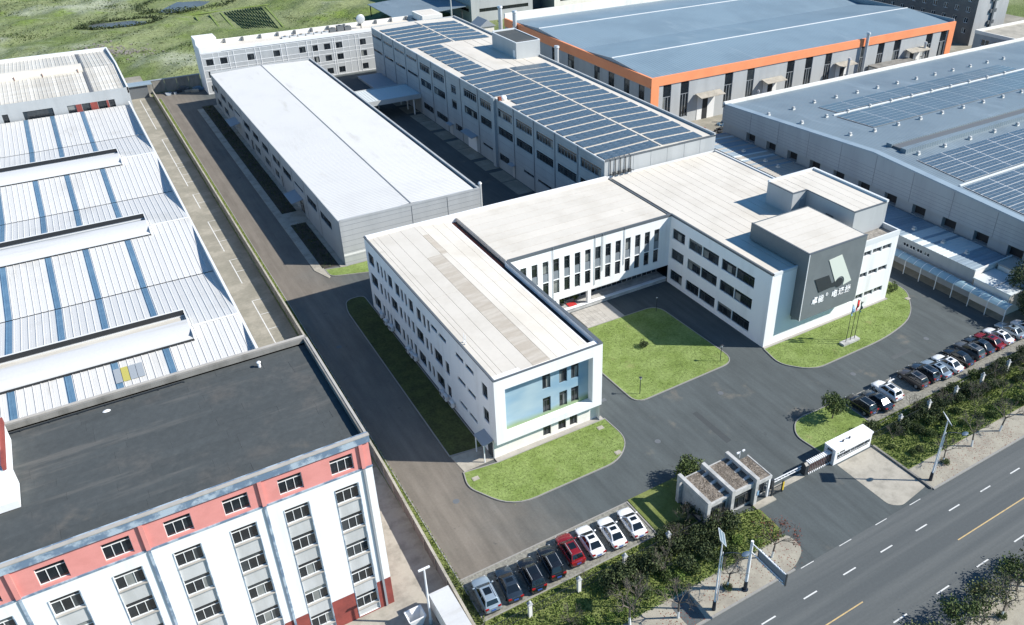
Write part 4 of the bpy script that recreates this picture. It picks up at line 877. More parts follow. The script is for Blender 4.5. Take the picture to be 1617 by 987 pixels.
for y0, y1, z0, z1 in ((206.2, 224, 12.0, 13.2), (224.1, 245.8, 13.2, 11.6)):
    mb = MB(); pr = [(0, 0), (.12, 0), (.17, .08), (.24, .08), (.29, 0), (.8, 0)]
    for i in range(5): (a, ha), (b, hb) = pr[i], pr[i + 1]; mb.face([(a, y0, z0 + ha), (b, y0, z0 + hb), (b, y1, z1 + hb), (a, y1, z1 + ha)])
    me = mb.mesh('roof_sheet', 'sheet_rusty'); mg = mb.mesh('roof_sheet', 'joint_dark')
    for i in range(36): o = bpy.data.objects.new('roof_sheet', mg if i == 27 else me); C.objects.link(o); o.parent = rl; o.location = (-17.2 + i * .8 + 15, -227, 0)
    mb = MB(); mb.face([(-48, y0, z0), (-17.2, y0, z0), (-17.2, y1, z1), (-48, y1, z1)]); mb.build('roof_slope', 'sheet_rusty', rl)
q = MB(); q.ext([(206, 11), (246, 11), (246, 12.3), (224, 13.6), (206, 12.6)], 'x', AX1 - .3, AX1 + .03); q.build('gable_parapet', 'pale_trim', rl)
q = MB(); q.box(-48, AX1, 245.7, 246.1, 11, 12.4); q.build('rear_parapet', 'pale_trim', rl)
v = MB(); y, z = 223.4, 13.0
v.ext([(y - 2.2, z - .2)] + [(y - .1 + 2.1 * math.cos(math.radians(t)), z + 1.3 * math.sin(math.radians(t)) + .2) for t in range(180, 69, -14)] + [(y + .8, z)], 'x', -48, 4.7); v.build('ridge_ventilator', 'roof_white', rl, True)
v = MB(); v.box(-48, 4.8, y + 2.4, y + 2.6, z - .2, z + .8); v.build('slot_upstand', 'dark_line', rl)
for x in (-13.5, -9, -3.5, 3.6): v = MB(); v.box(x, x + .1, y - 2.3, y - 2.12, z - .2, z + .9); v.build('hood_strap', 'rust', rl)
# ------------------------------------------------------------------ orange-trimmed factory
of = thing('orange_factory', 'wide factory with blue-grey roofs and a bright orange eaves band', 'factory', (168, 185, 0))
OX0, OX1, OY0, OY1, OZ = 114.6, 223.2, 150.0, 222.0, 12.2
ows = [(123.2, 125.7), (136.8, 139.4), (144, 146.4), (157.5, 160.1), (164, 166.6), (171.2, 173.6), (184.7, 187.1), (191.4, 194), (198, 200.8), (211.5, 214.3), (217.8, 220.6), (118.0, 120.4)]
facade('S', OY0, OX0, OX1, 0, 10.35, [(a, b_, 1.5, 10.3) for a, b_ in ows], .2, 'south_wall', ['metal_cladding_pale'], of)
for a, b_ in ows: window(of, 'S', OY0, (a, b_, 1.5, 10.3), 3, .35, 'frame_grey', .2, fw=.12)
wy = [(183.7, 186.8), (171.6, 174.1), (165.2, 167.7), (158.7, 161), (152.7, 155), (192, 195), (203, 206)]
facade('W', OX0, OY0, OY1, 0, 10.0, [(a, b_, 5.0, 9.8) for a, b_ in wy], .2, 'west_wall', ['metal_cladding'], of)
for a, b_ in wy: window(of, 'W', OX0, (a, b_, 5.0, 9.8), 2, .3, 'frame_dark', .2, fw=.1)
facade('E', OX1, OY0, OY1, 0, OZ, [], .2, 'east_wall', ['metal_cladding'], of); facade('N', OY1, OX0, OX1, 0, OZ, [], .2, 'north_wall', ['metal_cladding'], of)
q = MB(); q.box(OX0 - .25, OX1 + .25, OY0 - .25, OY0 + .3, 10.3, OZ + .15); q.box(OX0 - .25, OX0 + .3, OY0 + .3, OY1, 10.0, OZ + .15); q.box(OX1 - 2.2, OX1 + .25, OY0 - .25, OY0 - .01, 0, 10.3); q.box(OX0 - .25, OX0 + 2.0, OY0 - .25, OY0 - .01, 0, 10.3); q.build('orange_band', 'orange', of)
rl_ = [(150.3, 12.0), (166.9, 13.2), (184.5, 11.3), (202.5, 13.2), (222, 11.3)]
for k in range(4): (a, za), (b, zb) = rl_[k], rl_[k + 1]; q = MB(); q.face([(OX0 + .3, a, za), (OX1 - .2, a, za), (OX1 - .2, b, zb), (OX0 + .3, b, zb)]); q.build('roof_slope', 'roof_steel', of)
q = MB()
for y in (166.9, 202.5): q.box(OX0 + .3, OX1 - .2, y - .2, y + .2, 13.18, 13.28)
q.build('ridge_cap', 'pale_trim', of)
for xx in (OX0 + .28, OX1 - .3): q = MB(); q.ext([(150.3, 11.9), (222, 11.9), (222, 11.95), (202.5, 13.2), (184.5, 11.95), (166.9, 13.2), (150.3, 12.0)], 'x', xx - .1, xx); q.build('gable_closure', 'metal_cladding', of)
q = MB(); q.box(OX0, OX1, 221.7, 222.3, 11, 13.6); q.build('rear_parapet', 'cream_wall', of)
q = MB(); q.box(OX1 - .25, OX1 + .05, 150.3, 222, 11.5, 13.0); q.build('side_parapet', 'metal_cladding', of)
for a, b_, zt in ((128.6, 134.0, 6.0), (149.8, 154.4, 6.2), (175.8, 180.0, 6.6), (204, 210, 6.4)):
    q = MB(); q.box(a, b_, OY0 - .1, OY0 - .01, 0, zt); q.build('factory_door', 'pale_trim', of)
    q = MB(); q.box(a + 1.6, a + 3.2, OY0 - .14, OY0 - .101, 0, zt - .5); q.build('door_opening', 'dark_line', of)
    q = MB(); q.ext([(OY0 - 2.6, zt + .1), (OY0 - .26, zt + .6), (OY0 - .26, zt + .75), (OY0 - 2.6, zt + .22)], 'x', a - 1, b_ + 1.2); q.build('door_canopy', 'concrete', of)
def stack(x, y, z0, z1, r, label, m='steel'):
    t = thing('chimney', label, 'chimney', (x, y, z0), 'metal flues round the orange factory')
    q = MB(); q.cyl((x, y, z0), (x, y, z1 - .5), r, k=10); q.build('flue', m, t, True)
    q = MB(); q.cyl((x, y, z1 - .45), (x, y, z1), r * 1.35, r * 1.1, k=10); q.build('cap', m, t, True)
    q = MB(); q.box(x - r - .1, x + r + .1, y, y + .6, z0 + (z1 - z0) * .5, z0 + (z1 - z0) * .5 + .12); q.build('bracket', 'steel_dark', t)
stack(185.3, 149.0, 0, 14.2, .45, 'tallest steel flue rising past the orange band'); stack(176.4, 146.5, 0, 9.2, .35, 'thin grey flue left of the tall flue, by a dark doorway')
stack(209.8, 148.6, 0, 8.6, .35, 'thin grey flue near the right end of the orange band'); stack(139.6, 141, 0, 8.0, .22, 'slim pole flue at the left end of the yard before the orange factory')
stack(108.2, 181.8, 0, 13.8, .55, 'thick steel flue beside the dark side of the orange factory'); stack(113.6, 214, 8, 16.0, .6, 'nearer of two steel flues at the far left corner of the orange factory'); stack(111.6, 219.0, 8, 16.6, .6, 'farther of two steel flues at the far left corner of the orange factory')
lt = thing('lean_to', 'flat-roofed lean-to at the foot of the orange factory', 'shed', (196, 146, 0))
q = MB(); q.box(188.5, 203.5, 143.5, 149.5, 0, 4.6); q.build('wall', 'cream_wall', lt)
q = MB(); q.box(188.2, 203.8, 143.2, 149.7, 4.6, 4.85); q.build('roof', 'concrete_wall', lt)
for k, (x, y, s_) in enumerate(((124.5, 142.5, 1.6), (128, 140.5, 1.0), (131.5, 143.5, 1.3), (177.8, 144.8, 1.4), (181, 145.8, 1.1))):
    q = MB()
    for i in range(9): a, b, c = R.uniform(-s_, s_), R.uniform(-s_, s_), R.uniform(.2, .7); q.box(x + a, x + a + R.uniform(.3, 1.4), y + b, y + b + R.uniform(.3, 1.0), 0, c)
    tag(q.build('scrap_pile', ['rust', 'steel_dark', 'sheet_blue', 'concrete', 'steel'][k]), ['rusty scrap heap in the yard by the left orange corner', 'low dark scrap heap between rusty and blue heaps', 'blue sheet heap by the first door of the orange factory', 'pale block heap by the dark middle doorway', 'grey metal heap right of the middle doorway'][k], 'scrap pile', 'scrap heaps in the yard')
# ------------------------------------------------------------------ right factory with solar roof
rt = thing('right_factory', 'wide low factory at the right with a pale blue roof, roof vents and solar fields', 'factory', (165, 91, 0))
TX0, TX1, TY0, TY1 = 121.2, 232.0, 50.0, 132.0
def tz(y): return 10.1 + 2.25 * (1 - abs(y - 91.3) / 41)
holes = []; k = 124.5
while k > 52: holes.append((k - 2.7, k, 4.3, 6.3)); k -= 6.15
facade('W', TX0, TY0, TY1, 0, 10.1, holes, 1.0, 'west_wall', ['metal_cladding'], rt, [(0, 6.3, 0)])
for h in holes: q = MB(); q.face([(TX0 + 1.0, h[0], h[2]), (TX0 + 1.0, h[1], h[2]), (TX0 + 1.0, h[1], h[3]), (TX0 + 1.0, h[0], h[3])]); q.build('loading_bay', 'dark_line', rt)
q = MB(); q.ext([(TY0, 10.1), (TY1, 10.1), (91.3, 12.35)], 'x', TX0, TX0 + .3); q.build('gable', 'metal_cladding', rt)
q = MB(); q.ext([(TY0, 6.35), (TY1, 6.35), (TY1, 10.12), (91.3, 12.37), (TY0, 10.12)], 'x', TX0 - .5, TX0 - .02); q.build('gable_screen', 'metal_cladding', rt)
q = MB()
for y in (57.5, 65.7, 73.9, 82.1, 90.3, 98.5, 106.7, 114.9, 123.1): q.box(TX0 - .53, TX0 - .501, y, y + .08, 6.35, tz(y) - .1)
for z in (7.0, 7.65, 8.3, 8.95, 9.6): q.box(TX0 - .52, TX0 - .502, TY0, TY1, z, z + .03)
q.build('cladding_joint', 'metal_joint', rt)
facade('S', TY0, TX0, TX1, 0, 10.1, [], .2, 'south_wall', ['metal_cladding_pale'], rt); facade('N', TY1, TX0, TX1, 0, 10.1, [], .2, 'north_wall', ['metal_cladding_pale'], rt); facade('E', TX1, TY0, TY1, 0, 10.1, [], .2, 'east_wall', ['metal_cladding'], rt)
for a, b_ in ((TY0, 91.3), (91.3, TY1)): q = MB(); q.face([(TX0 - .02, a, tz(a)), (TX1, a, tz(a)), (TX1, b_, tz(b_)), (TX0 - .02, b_, tz(b_))]); q.build('roof_slope', 'roof_steel_b', rt)
q = MB(); q.ext([(TY0, tz(TY0) + .0), (91.3, tz(91.3)), (TY1, tz(TY1)), (TY1, tz(TY1) + .25), (91.3, tz(91.3) + .25), (TY0, tz(TY0) + .25)], 'x', TX0 - .56, TX0 + .9); q.build('verge_flashing', 'shed_roof', rt)
q = MB(); q.box(TX0 - .5, TX1, TY1 - .5, TY1 + .15, 9.8, 10.75); q.build('rear_gutter', 'cream_wall', rt)
q = MB(); q.box(126, TX1, 88.6, 92.4, tz(90) - .2, tz(90) + .45); q.build('ridge_monitor', 'joint_dark', rt)
for a, b_ in ((88.3, 89.5), (91.5, 92.7)): q = MB(); q.box(125.7, TX1, a, b_, tz(90) - .1, tz(90) + .7); q.build('monitor_cap', 'roof_steel_b', rt)
def fieldpv(x0, x1, y0, y1, nx, ny, m, gx=.22):
    w, d = (x1 - x0) / nx, (y1 - y0) / ny
    for j_ in range(ny):
        mb = MB(); ya, yb = y0 + j_ * d + .1, y0 + (j_ + 1) * d - .1
        for i in range(nx * 4):
            a = x0 + i * w / 4 + .03 + (gx / 2 if i % 4 == 0 else 0); b_ = x0 + (i + 1) * w / 4 - .03 - (gx / 2 if i % 4 == 3 else 0); c = (ya + yb) / 2
            for u, v_ in ((ya, c - .03), (c + .03, yb)): mb.face([(a, u, tz(u) + .16), (b_, u, tz(u) + .16), (b_, v_, tz(v_) + .16), (a, v_, tz(v_) + .16)], 0)
        ya, yb = ya - .08, yb + .08; mb.face([(x0, ya, tz(ya) + .12), (x1, ya, tz(ya) + .12), (x1, yb, tz(yb) + .12), (x0, yb, tz(yb) + .12)], 1)
        mb.build('solar_panel_row', [m, 'pv_frame'], rt)
fieldpv(135, 197, 112.9, 118.2, 9, 4, 'pv_pale'); fieldpv(132.8, 200, 101.6, 111.2, 10, 7, 'pv_pale')
fieldpv(125.2, 205, 75.4, 85.4, 12, 6, 'pv'); fieldpv(123.2, 205, 62.5, 74.2, 12, 7, 'pv')
q = MB(); q.box(133, 205, 111.9, 112.2, tz(112), tz(112) + .2); q.box(123, 205, 74.65, 74.95, tz(75), tz(75) + .2); q.build('cable_tray', 'pale_trim', rt)
vm = MB(); vm.box(-.45, .45, -.45, .45, 0, .35); vb = MB(); vb.cyl((0, 0, .35), (0, 0, .7), .38, .5, 10); vb.ball((0, 0, .72), .52, .52, .22, 10, 4)
vme, vbe = vm.mesh('curb', 'cream_wall'), vb.mesh('turbine', 'metal_cladding_pale', smooth=True)
rows = [('far', [(137 + 6.7 * i, 121.3) for i in range(11)]), ('second', [(137.2 + 6.66 * i, 112.1) for i in range(9)]), ('third', [(131 + 6.75 * i, 99.9) for i in range(9)]), ('near', [(127.5 + 7.4 * i, 87.0) for i in range(6)]), ('gable', [(129.8, 120.3), (122.6, 120.2), (131, 112.2), (123.8, 112), (125.4, 101)])]
ordn = ('first', 'second', 'third', 'fourth', 'fifth', 'sixth', 'seventh', 'eighth', 'ninth', 'tenth', 'eleventh')
for rn, pts in rows:
    for i, (x, y) in enumerate(pts):
        t = thing('roof_vent', 'round turbine vent on the right factory, %s from the left in the %s row' % (ordn[i], rn) if rn != 'gable' else 'round turbine vent near the left roof edge, %s counting from the back' % ordn[i], 'vent', (x, y, tz(y)), 'turbine vents on the right factory roof')
        for nm, me in (('curb', vme), ('turbine', vbe)): o = bpy.data.objects.new(nm, me); C.objects.link(o); o.parent = t; o.scale = (.72, .72, .72)
# ------------------------------------------------------------------ low shed, glazed walkway and annexes in the gap
sd = thing('long_shed', 'long low shed with a patchy pale and blue sheet roof beside the right factory', 'shed', (116, 95, 0))
SX0, SX1, SY0, SY1 = 111.4, 120.6, 61.7, 131.0
def sz(x): return 4.85 - (x - SX0) * .055
nn = 0; y = SY0; prof = [(0, 0), (.22, 0), (.26, .06), (.34, .06), (.38, 0), (.70, 0)]
smesh = {}
for m in ('shed_roof', 'shed_roof_pale', 'shed_roof_brown'):
    mb = MB()
    for i in range(5): (a, ha), (b, hb) = prof[i], prof[i + 1]; mb.face([(SX0, a, sz(SX0) + ha), (SX1, a, sz(SX1) + ha), (SX1, b, sz(SX1) + hb), (SX0, b, sz(SX0) + hb)])
    smesh[m] = mb.mesh('roof_sheet', m)
while y < SY1 - .7:
    m = 'shed_roof' if y < 66 or 70.2 < y < 71.1 or 72.4 < y < 73.2 or y > 75.3 else 'shed_roof_pale'
    if 103 < y < 112: m = 'shed_roof_brown' if R.random() < .7 else 'shed_roof'
    elif y > 112: m = R.choice(['shed_roof', 'shed_roof', 'shed_roof_pale', 'shed_roof_brown'])
    o = bpy.data.objects.new('roof_sheet', smesh[m]); C.objects.link(o); o.parent = sd; o.location = (-116, y - 95, 0); y += .70
SHw = [(69.9, 71.0, 3.35, 4.0), (71.3, 72.4, 3.35, 4.0), (72.7, 73.8, 3.35, 4.0), (74.0, 75.1, 3.35, 4.0)]
facade('W', SX0 + .1, SY0, SY1, 0, 4.84, SHw, .15, 'west_wall', ['metal_cladding'], sd)
for h in SHw: window(sd, 'W', SX0 + .1, h, 2, 0, 'frame_white', .15)
facade('S', SY0, SX0 + .1, SX1, 0, 4.84, [], .15, 'south_wall', ['cream_wall'], sd)
q = MB(); q.box(SX0 - .1, SX1, SY0 - .1, SY0 + .02, 4.7, 5.05); q.build('verge_trim', 'pale_trim', sd)
for i, yv in enumerate((66.2, 70.6, 76.4, 109, 112.6, 119)):
    t = thing('roof_vent', 'small dark turbine vent on the long low shed, %s from the near end' % ordn[i], 'vent', (115.6, yv, sz(115.6)), 'turbine vents on the long shed')
    for nm, me in (('curb', vme), ('turbine', vbe)): o = bpy.data.objects.new(nm, me); C.objects.link(o); o.parent = t; o.scale = (.7, .7, .7)
wk = thing('glazed_walkway', 'curved translucent blue walkway roof along the foot of the long shed', 'canopy', (110, 70, 0))
NP = 22; pm = MB()
ar = [(109.0 + 2.3 * t / 6, 2.45 + .55 * math.sin(math.pi * t / 6)) for t in range(7)]
for i in range(6): pm.face([(ar[i][0], .04, ar[i][1]), (ar[i + 1][0], .04, ar[i + 1][1]), (ar[i + 1][0], 1.46, ar[i + 1][1]), (ar[i][0], 1.46, ar[i][1])])
pme = pm.mesh('roof_pane', 'polycarbonate')
for i in range(NP): o = bpy.data.objects.new('roof_pane', pme); C.objects.link(o); o.parent = wk; o.location = (-110, 54.2 + i * 1.5 - 70, 0)
for i in range(NP + 1):
    q = MB(); yy = 54.2 + i * 1.5
    for a in range(6): q.bar((ar[a][0], yy, ar[a][1] - .03), (ar[a + 1][0], yy, ar[a + 1][1] - .03), .07, .1)
    q.build('rib', 'frame_white', wk)
    if i % 2 == 0: q = MB(); q.box(109.0, 109.1, yy - .05, yy + .05, 0, 2.45); q.build('post', 'frame_white', wk)
ax = thing('annex', 'small pale flat-roofed annex at the near end of the long shed', 'shed', (114, 58.5, 0))
q = MB(); q.box(111.3, 116.2, 55.4, 61.4, 0, 3.7); q.build('wall', 'cream_wall', ax)
q = MB(); q.box(111.0, 116.5, 55.1, 61.55, 3.7, 3.9); q.build('roof', 'shed_roof_pale', ax)
q = MB(); q.box(111.02, 116.48, 57.9, 58.05, 3.9, 3.94); q.build('roof_joint', 'metal_joint', ax)
ax = thing('annex', 'grey flat-roofed annex tucked behind the pale one, against the right factory', 'shed', (118.5, 57, 0))
q = MB(); q.box(116.7, 120.5, 51, 61.3, 0, 4.6); q.build('wall', 'cream_wall', ax)
q = MB(); q.box(116.6, 120.6, 50.8, 61.5, 4.6, 4.8); q.build('roof', 'paving_slab', ax)
# ------------------------------------------------------------------ far background
ap = thing('apartment_block', 'tall brown apartment block with a pale end wall beyond the orange factory', 'apartment block', (255, 190, 0))
aw = [(y_, y_ + 1.5, z_, z_ + 1.6) for i in range(20) for z_ in (3.4, 6.6, 9.8, 13.0, 16.2, 19.4, 22.6) for y_ in (162.2 + i * 4.1,)]
facade('W', 247.7, 160, 245, 0, 26, aw, .2, 'west_wall', ['apartment_brown'], ap)
for h in aw: window(ap, 'W', 247.7, h, 2, 0, 'frame_white', .2, fw=.1)
facade('S', 160, 247.7, 263.8, 0, 26, [], .2, 'south_wall', ['pale_end_wall'], ap)
q = MB(); q.box(255.5, 256.3, 159.4, 160.0, 0, 26); q.build('wall_pier', 'coping', ap)
for z_ in (2.5, 6, 9.5, 13, 16.5):
    for x in (254.4, 256.6): q = MB(); q.box(x, x + .9, 159.5, 159.98, z_, z_ + 1.1); q.build('wall_unit', 'joint_dark', ap)
q = MB(); q.box(247.7, 263.8, 160, 245, 26, 26.4); q.build('roof', 'concrete', ap)
lw = thing('canteen_building', 'low building with a pale flat roof right of the apartment block', 'building', (252, 148, 0))
cw = [(y_, y_ + 2.6, 4.2, 6.0) for y_ in (130, 134, 138, 142, 146)] + [(y_, y_ + 1.0, 2.6, 3.3) for y_ in (131, 133, 135, 137, 139, 141, 143, 145, 147)]
facade('W', 236, 128, 151.2, 0, 8, cw, .2, 'west_wall', ['metal_cladding'], lw)
for h in cw: window(lw, 'W', 236, h, 2, 0, 'frame_white', .2, fw=.1)
facade('S', 128, 236, 290, 0, 8, [], .2, 'south_wall', ['cream_wall'], lw)
q = MB(); q.box(236.3, 290, 128.3, 150.9, 7.3, 7.5); q.build('roof', 'concrete', lw)
q = MB(); q.box(235.9, 236.3, 127.9, 151.3, 7.2, 8.2); q.box(236.3, 290, 150.9, 151.3, 7.2, 8.2); q.build('parapet', 'cream_wall', lw)
bgw = thing('far_warehouse', 'grey far warehouse with dark strip windows above the solar workshop', 'warehouse', (150, 290, 0))
sh = [(130.1, 149.6, 3.3, 4.5, 8)]
facade('S', 271, 127, 151.4, 0, 14, [h[:4] for h in sh], .2, 'south_wall', ['metal_cladding_pale'], bgw)
for h in sh: window(bgw, 'S', 271, h[:4], h[4], 0, 'frame_dark', .2, 'glass_dark')
wsb = [(273, 292, 3.3, 4.4, 8)]
facade('W', 127, 271, 330, 0, 14, [h[:4] for h in wsb], .2, 'west_wall', ['metal_cladding'], bgw)
for h in wsb: window(bgw, 'W', 127, h[:4], h[4], 0, 'frame_dark', .2, 'glass_dark')
q = MB(); q.box(126.8, 151.6, 270.8, 330, 14, 14.4); q.build('roof', 'roof_steel_b', bgw)
bg2 = thing('far_warehouse', 'paler far warehouse right of the dark doorway, behind the orange factory roof', 'warehouse', (200, 290, 0))
facade('S', 271, 160.5, 240, 0, 12, [(163, 178, 3.6, 4.6)], .2, 'south_wall', ['cream_wall'], bg2); window(bg2, 'S', 271, (163, 178, 3.6, 4.6), 6, 0, 'frame_dark', .2, 'glass_dark')
q = MB(); q.box(160.4, 240, 270.8, 320, 12, 12.4); q.build('roof', 'roof_steel_b', bg2)
facade('W', 160.5, 271, 320, 0, 12, [], .2, 'west_wall', ['metal_cladding'], bg2)
q = MB(); q.box(151.5, 160.4, 280, 281, 0, 10); q.build('recess_wall', 'joint_dark', bg2)
hut = thing('brick_hut', 'small gabled hut between the far warehouse and the orange factory corner', 'hut', (121, 250, 0))
q = MB(); q.box(118, 123, 246, 252, 0, 4.5); q.build('wall', 'cream_wall', hut)
q = MB(); q.ext([(117.5, 4.5), (123.5, 4.5), (120.5, 6.6)], 'y', 245.6, 252.4); q.build('roof', 'sheet_grey', hut)
pr = thing('pitched_shed', 'blue-roofed open shed at the edge of the field by the far warehouse', 'shed', (112, 282, 0))
q = MB(); q.ext([(100, 4.0), (126, 5.6), (126, 5.8), (100, 4.2)], 'y', 272, 300); q.build('roof', 'roof_steel_b', pr)
for x, y_ in ((100.5, 272.5), (112, 272.5), (124, 272.5), (100.5, 299)): q = MB(); q.box(x, x + .3, y_, y_ + .3, 0, 4.2); q.build('post', 'steel_dark', pr)
pl = MB(); pl.cyl((115.5, 262, 0), (115.5, 262, 14), .35, .2, 8); tag(pl.build('flood_pole', 'steel', smooth=True), 'tall grey pole before the far warehouse, above the solar roof end', 'pole')
# ------------------------------------------------------------------ pink-topped dormitory in the left foreground
dm = thing('dormitory_building', 'white six-storey dormitory with a pink top storey and black flat roof', 'building', (-8, 63, 0))
DX0, DX1, DY0, DY1 = -42.0, 13.7, 54.9, 72.3
cx = [10.25 - 4.3 * k for k in range(12)]
colH = [(x, x + 2.0, .15, 16.4) for x in cx]; pkH = [(x, x + 1.95, 18.0, 19.75) for x in cx]
facade('S', DY0, DX0, DX1, 0, 20.5, colH + pkH, .28, 'south_wall', ['white_wall', 'pink_wall', 'brick_red'], dm, [(17.72, 20.5, 1), (0, 3.6, 2)])
spd = MB()
spd.box(.0, 2.0, .12, .26, 0, 1.62); spm2 = spd.mesh('spandrel_panel', 'spandrel_pale')
for x in cx:
    if x < -17.5: continue
    for i, zt in enumerate((16.4, 13.03, 9.66, 6.2, 2.83)):
        window(dm, 'S', DY0, (x, x + 2.0, zt - 1.75, zt), 3, .27, 'frame_white', .28, None, fw=.045)
        link('spandrel_panel', spm2, dm, (x, DY0, zt - 3.37 if i < 4 else -.52))
        s = MB(); s.box(x - .05, x + 2.05, DY0 - .06, DY0 + .11, zt - 1.83, zt - 1.752); s.build('sill', 'paving_slab', dm)
    window(dm, 'S', DY0, (x, x + 1.95, 18.0, 19.75), 3, .27, 'frame_white', .28, 'glass_dark', fw=.045)
    e_ = MB(); e_.box(x - .07, x - .002, DY0 - .03, DY0 - .002, .15, 16.4); e_.box(x + 2.002, x + 2.07, DY0 - .03, DY0 - .002, .15, 16.4); e_.build('column_edge', 'blue_cap', dm)
facade('E', DX1, DY0, DY1, 0, 20.5, [], .2, 'east_wall', ['white_wall', 'pink_wall', 'brick_red'], dm, [(17.72, 20.5, 1), (0, 3.6, 2)]); facade('N', DY1, DX0, DX1, 0, 20.5, [], .2, 'north_wall', ['concrete_wall'], dm)
q = MB(); q.box(DX0, DX1 + .06, DY0 - .08, DY0 - .002, 17.6, 17.76); q.build('storey_trim', 'blue_cap', dm)
q = MB(); q.box(DX0, DX1 + .1, DY0 - .22, DY0 + .35, 20.45, 21.15); q.build('roof_cap', 'blue_cap', dm)
q = MB(); q.box(DX0, DX1 + .12, DY0 - .26, DY0 + .1, 21.15, 21.24); q.build('cap_flashing', 'paving_slab', dm)
for x in (12.95, 4.6, -4.1, -12.7):
    q = MB(); q.box(x - .16, x + .16, DY0 - .2, DY0 - .004, 17.78, 20.44); q.build('pilaster', 'pink_wall', dm)
    q = MB(); q.box(x - .1, x + .1, DY0 - .14, DY0 - .005, .1, 17.58); q.build('drainpipe', 'blue_cap' if x < 12 else 'frame_grey', dm)
q = MB(); q.box(DX1 - .32, DX1 + .06, DY0 + .36, DY1, 20.3, 21.0); q.build('side_parapet', 'concrete_wall', dm)
q = MB(); q.box(DX0, DX1 + .08, DY1, DY1 + .55, 20.0, 21.02); q.build('rear_parapet', 'concrete_wall', dm)
q = MB(); q.box(DX1 - .12, DX1 + .1, DY0 + .36, DY1, 21.0, 21.06); q.box(DX0, DX1 - .1, DY1 + .28, DY1 + .58, 21.02, 21.08); q.build('parapet_coping', 'paving_slab', dm)
q = MB(); q.box(DX0, DX1 - .3, DY0 + .3, DY1, 19.8, 20.36); q.build('roof_deck', 'bitumen', dm)
y = DY0 + .42; row = 0
while y < DY1 - .7:          # lapped bitumen rolls, laid one beside the other
    x = DX1 - .5 - R.uniform(0, 5); xe = DX1 - .4
    while xe > -20:
        z = 20.375 + R.uniform(0, .02); s = MB(); xa = max(x, -20)
        s.face([(xa, y, z), (xe, y, z), (xe, y + 1.03, z + .022), (xa, y + 1.03, z + .022)]); s.face([(xa, y + 1.03, z + .022), (xe, y + 1.03, z + .022), (xe, y + 1.035, 20.36), (xa, y + 1.035, 20.36)]); s.face([(xa, y, z), (xa, y + 1.03, z + .022), (xa - .01, y + 1.03, 20.36), (xa - .01, y, 20.36)])
        s.build('roof_roll', 'bitumen', dm); xe = x - .008; x = x - R.uniform(5.5, 9.5)
    y += 1.05; row += 1
q = MB(); q.cyl((8.6, 70.6, 20.4), (8.6, 70.6, 20.9), .14, k=8); q.ball((8.6, 70.6, 20.95), .22, .22, .1, 8, 4); tag(q.build('roof_vent', 'sign_white', smooth=True), 'small white vent cap by the rear parapet of the black roof', 'vent')
q = MB(); q.ball((-4.6, 70.9, 20.45), .35, .2, .12, 8, 4); tag(q.build('sandbag', 'sign_white', smooth=True), 'white sandbag lying on the black roof by the rear parapet', 'bag')
q = MB(); q.box(DX0, 2, DY1 - .55, DY1 - .48, 20.55, 20.62)
for i in range(14): q.box(2 - i * 2.2, 2.06 - i * 2.2, DY1 - .56, DY1 - .47, 20.38, 20.58)
tag(q.build('roof_pipe', 'steel_dark'), 'dark pipe run on low stands along the rear parapet', 'pipe')
sb = thing('stair_bulkhead', 'white rooftop stair bulkhead with brick-edged parapet at the left edge', 'roof house', (-15.5, 66, 20.3))
q = MB(); q.box(-22, -11.9, 64.5, 71.0, 20.36, 22.2); q.build('wall', 'white_wall', sb)
q = MB(); q.ext([(61.5, 20.5), (64.5, 20.5), (64.5, 22.0), (61.5, 21.2)], 'x', -22, -11.5); q.build('ramp_roof', 'white_wall', sb)
q = MB(); q.box(-12.1, -11.85, 64.4, 71.1, 22.2, 22.75); q.build('brick_parapet', 'brick_red', sb)
q = MB(); q.box(-22, -12.1, 66.5, 71.1, 22.2, 23.0); q.build('upper_wall', 'white_wall', sb)
q = MB(); q.box(-13.4, -12.3, 66.42, 66.49, 22.22, 22.8); q.build('window_strip', 'glass_dark', sb)
# ------------------------------------------------------------------ boundary wall between the two sites
bw = thing('boundary_wall', 'long grey concrete panel wall with posts dividing the yard from its neighbour', 'wall', (19.1, 140, 0))
def wx(y): return 18.55 + min(1, max(0, (y - 47) / 26)) * .75
pan = {}
y = 44.0
while y < 238:
    y1 = y + 3.1; x0, x1 = wx(y), wx(y1)
    q = MB(); n = len(q.v)
    for yy, xx in ((y + .09, x0), (y1 - .09, x1)): q.v += [(xx - .06, yy, 0), (xx + .06, yy, 0), (xx + .06, yy, 1.85), (xx - .06, yy, 1.85)]
    for f in ((0, 1, 2, 3), (4, 7, 6, 5), (0, 4, 5, 1), (1, 5, 6, 2), (2, 6, 7, 3), (3, 7, 4, 0)): q.f.append(f); q.m.append(0)
    q.build('panel', 'concrete_wall', bw)
    q = MB(); q.bar((x0, y + .12, 1.91), (x1, y1 - .12, 1.91), .26, .11); q.build('coping', 'concrete', bw)
    q = MB(); q.box(x0 - .13, x0 + .13, y - .11, y + .11, 0, 2.02); q.build('post', 'concrete', bw)
    y = y1
rw = thing('rear_wall', 'stained grey-blue wall closing the far end of the yard by the field', 'wall', (26, 243, 0))
for k in range(6): q = MB(); q.box(14 + k * 3, 16.9 + k * 3, 242.6, 242.9, 0, 3.2); q.build('panel', 'concrete_wall', rw)
q = MB(); q.box(13.8, 32, 242.5, 243.0, 3.2, 3.4); q.build('coping', 'sheet_grey', rw)
hd = thing('yard_shed', 'dark lean-to with a blue roof at the far end of the factory lane', 'shed', (16, 240, 0))
q = MB(); q.box(13.2, 18.4, 239.5, 242.4, 0, 3.3); q.build('wall', 'joint_dark', hd)
q = MB(); q.box(12.9, 19.6, 239.0, 242.4, 3.3, 3.5); q.build('roof', 'shed_roof', hd)
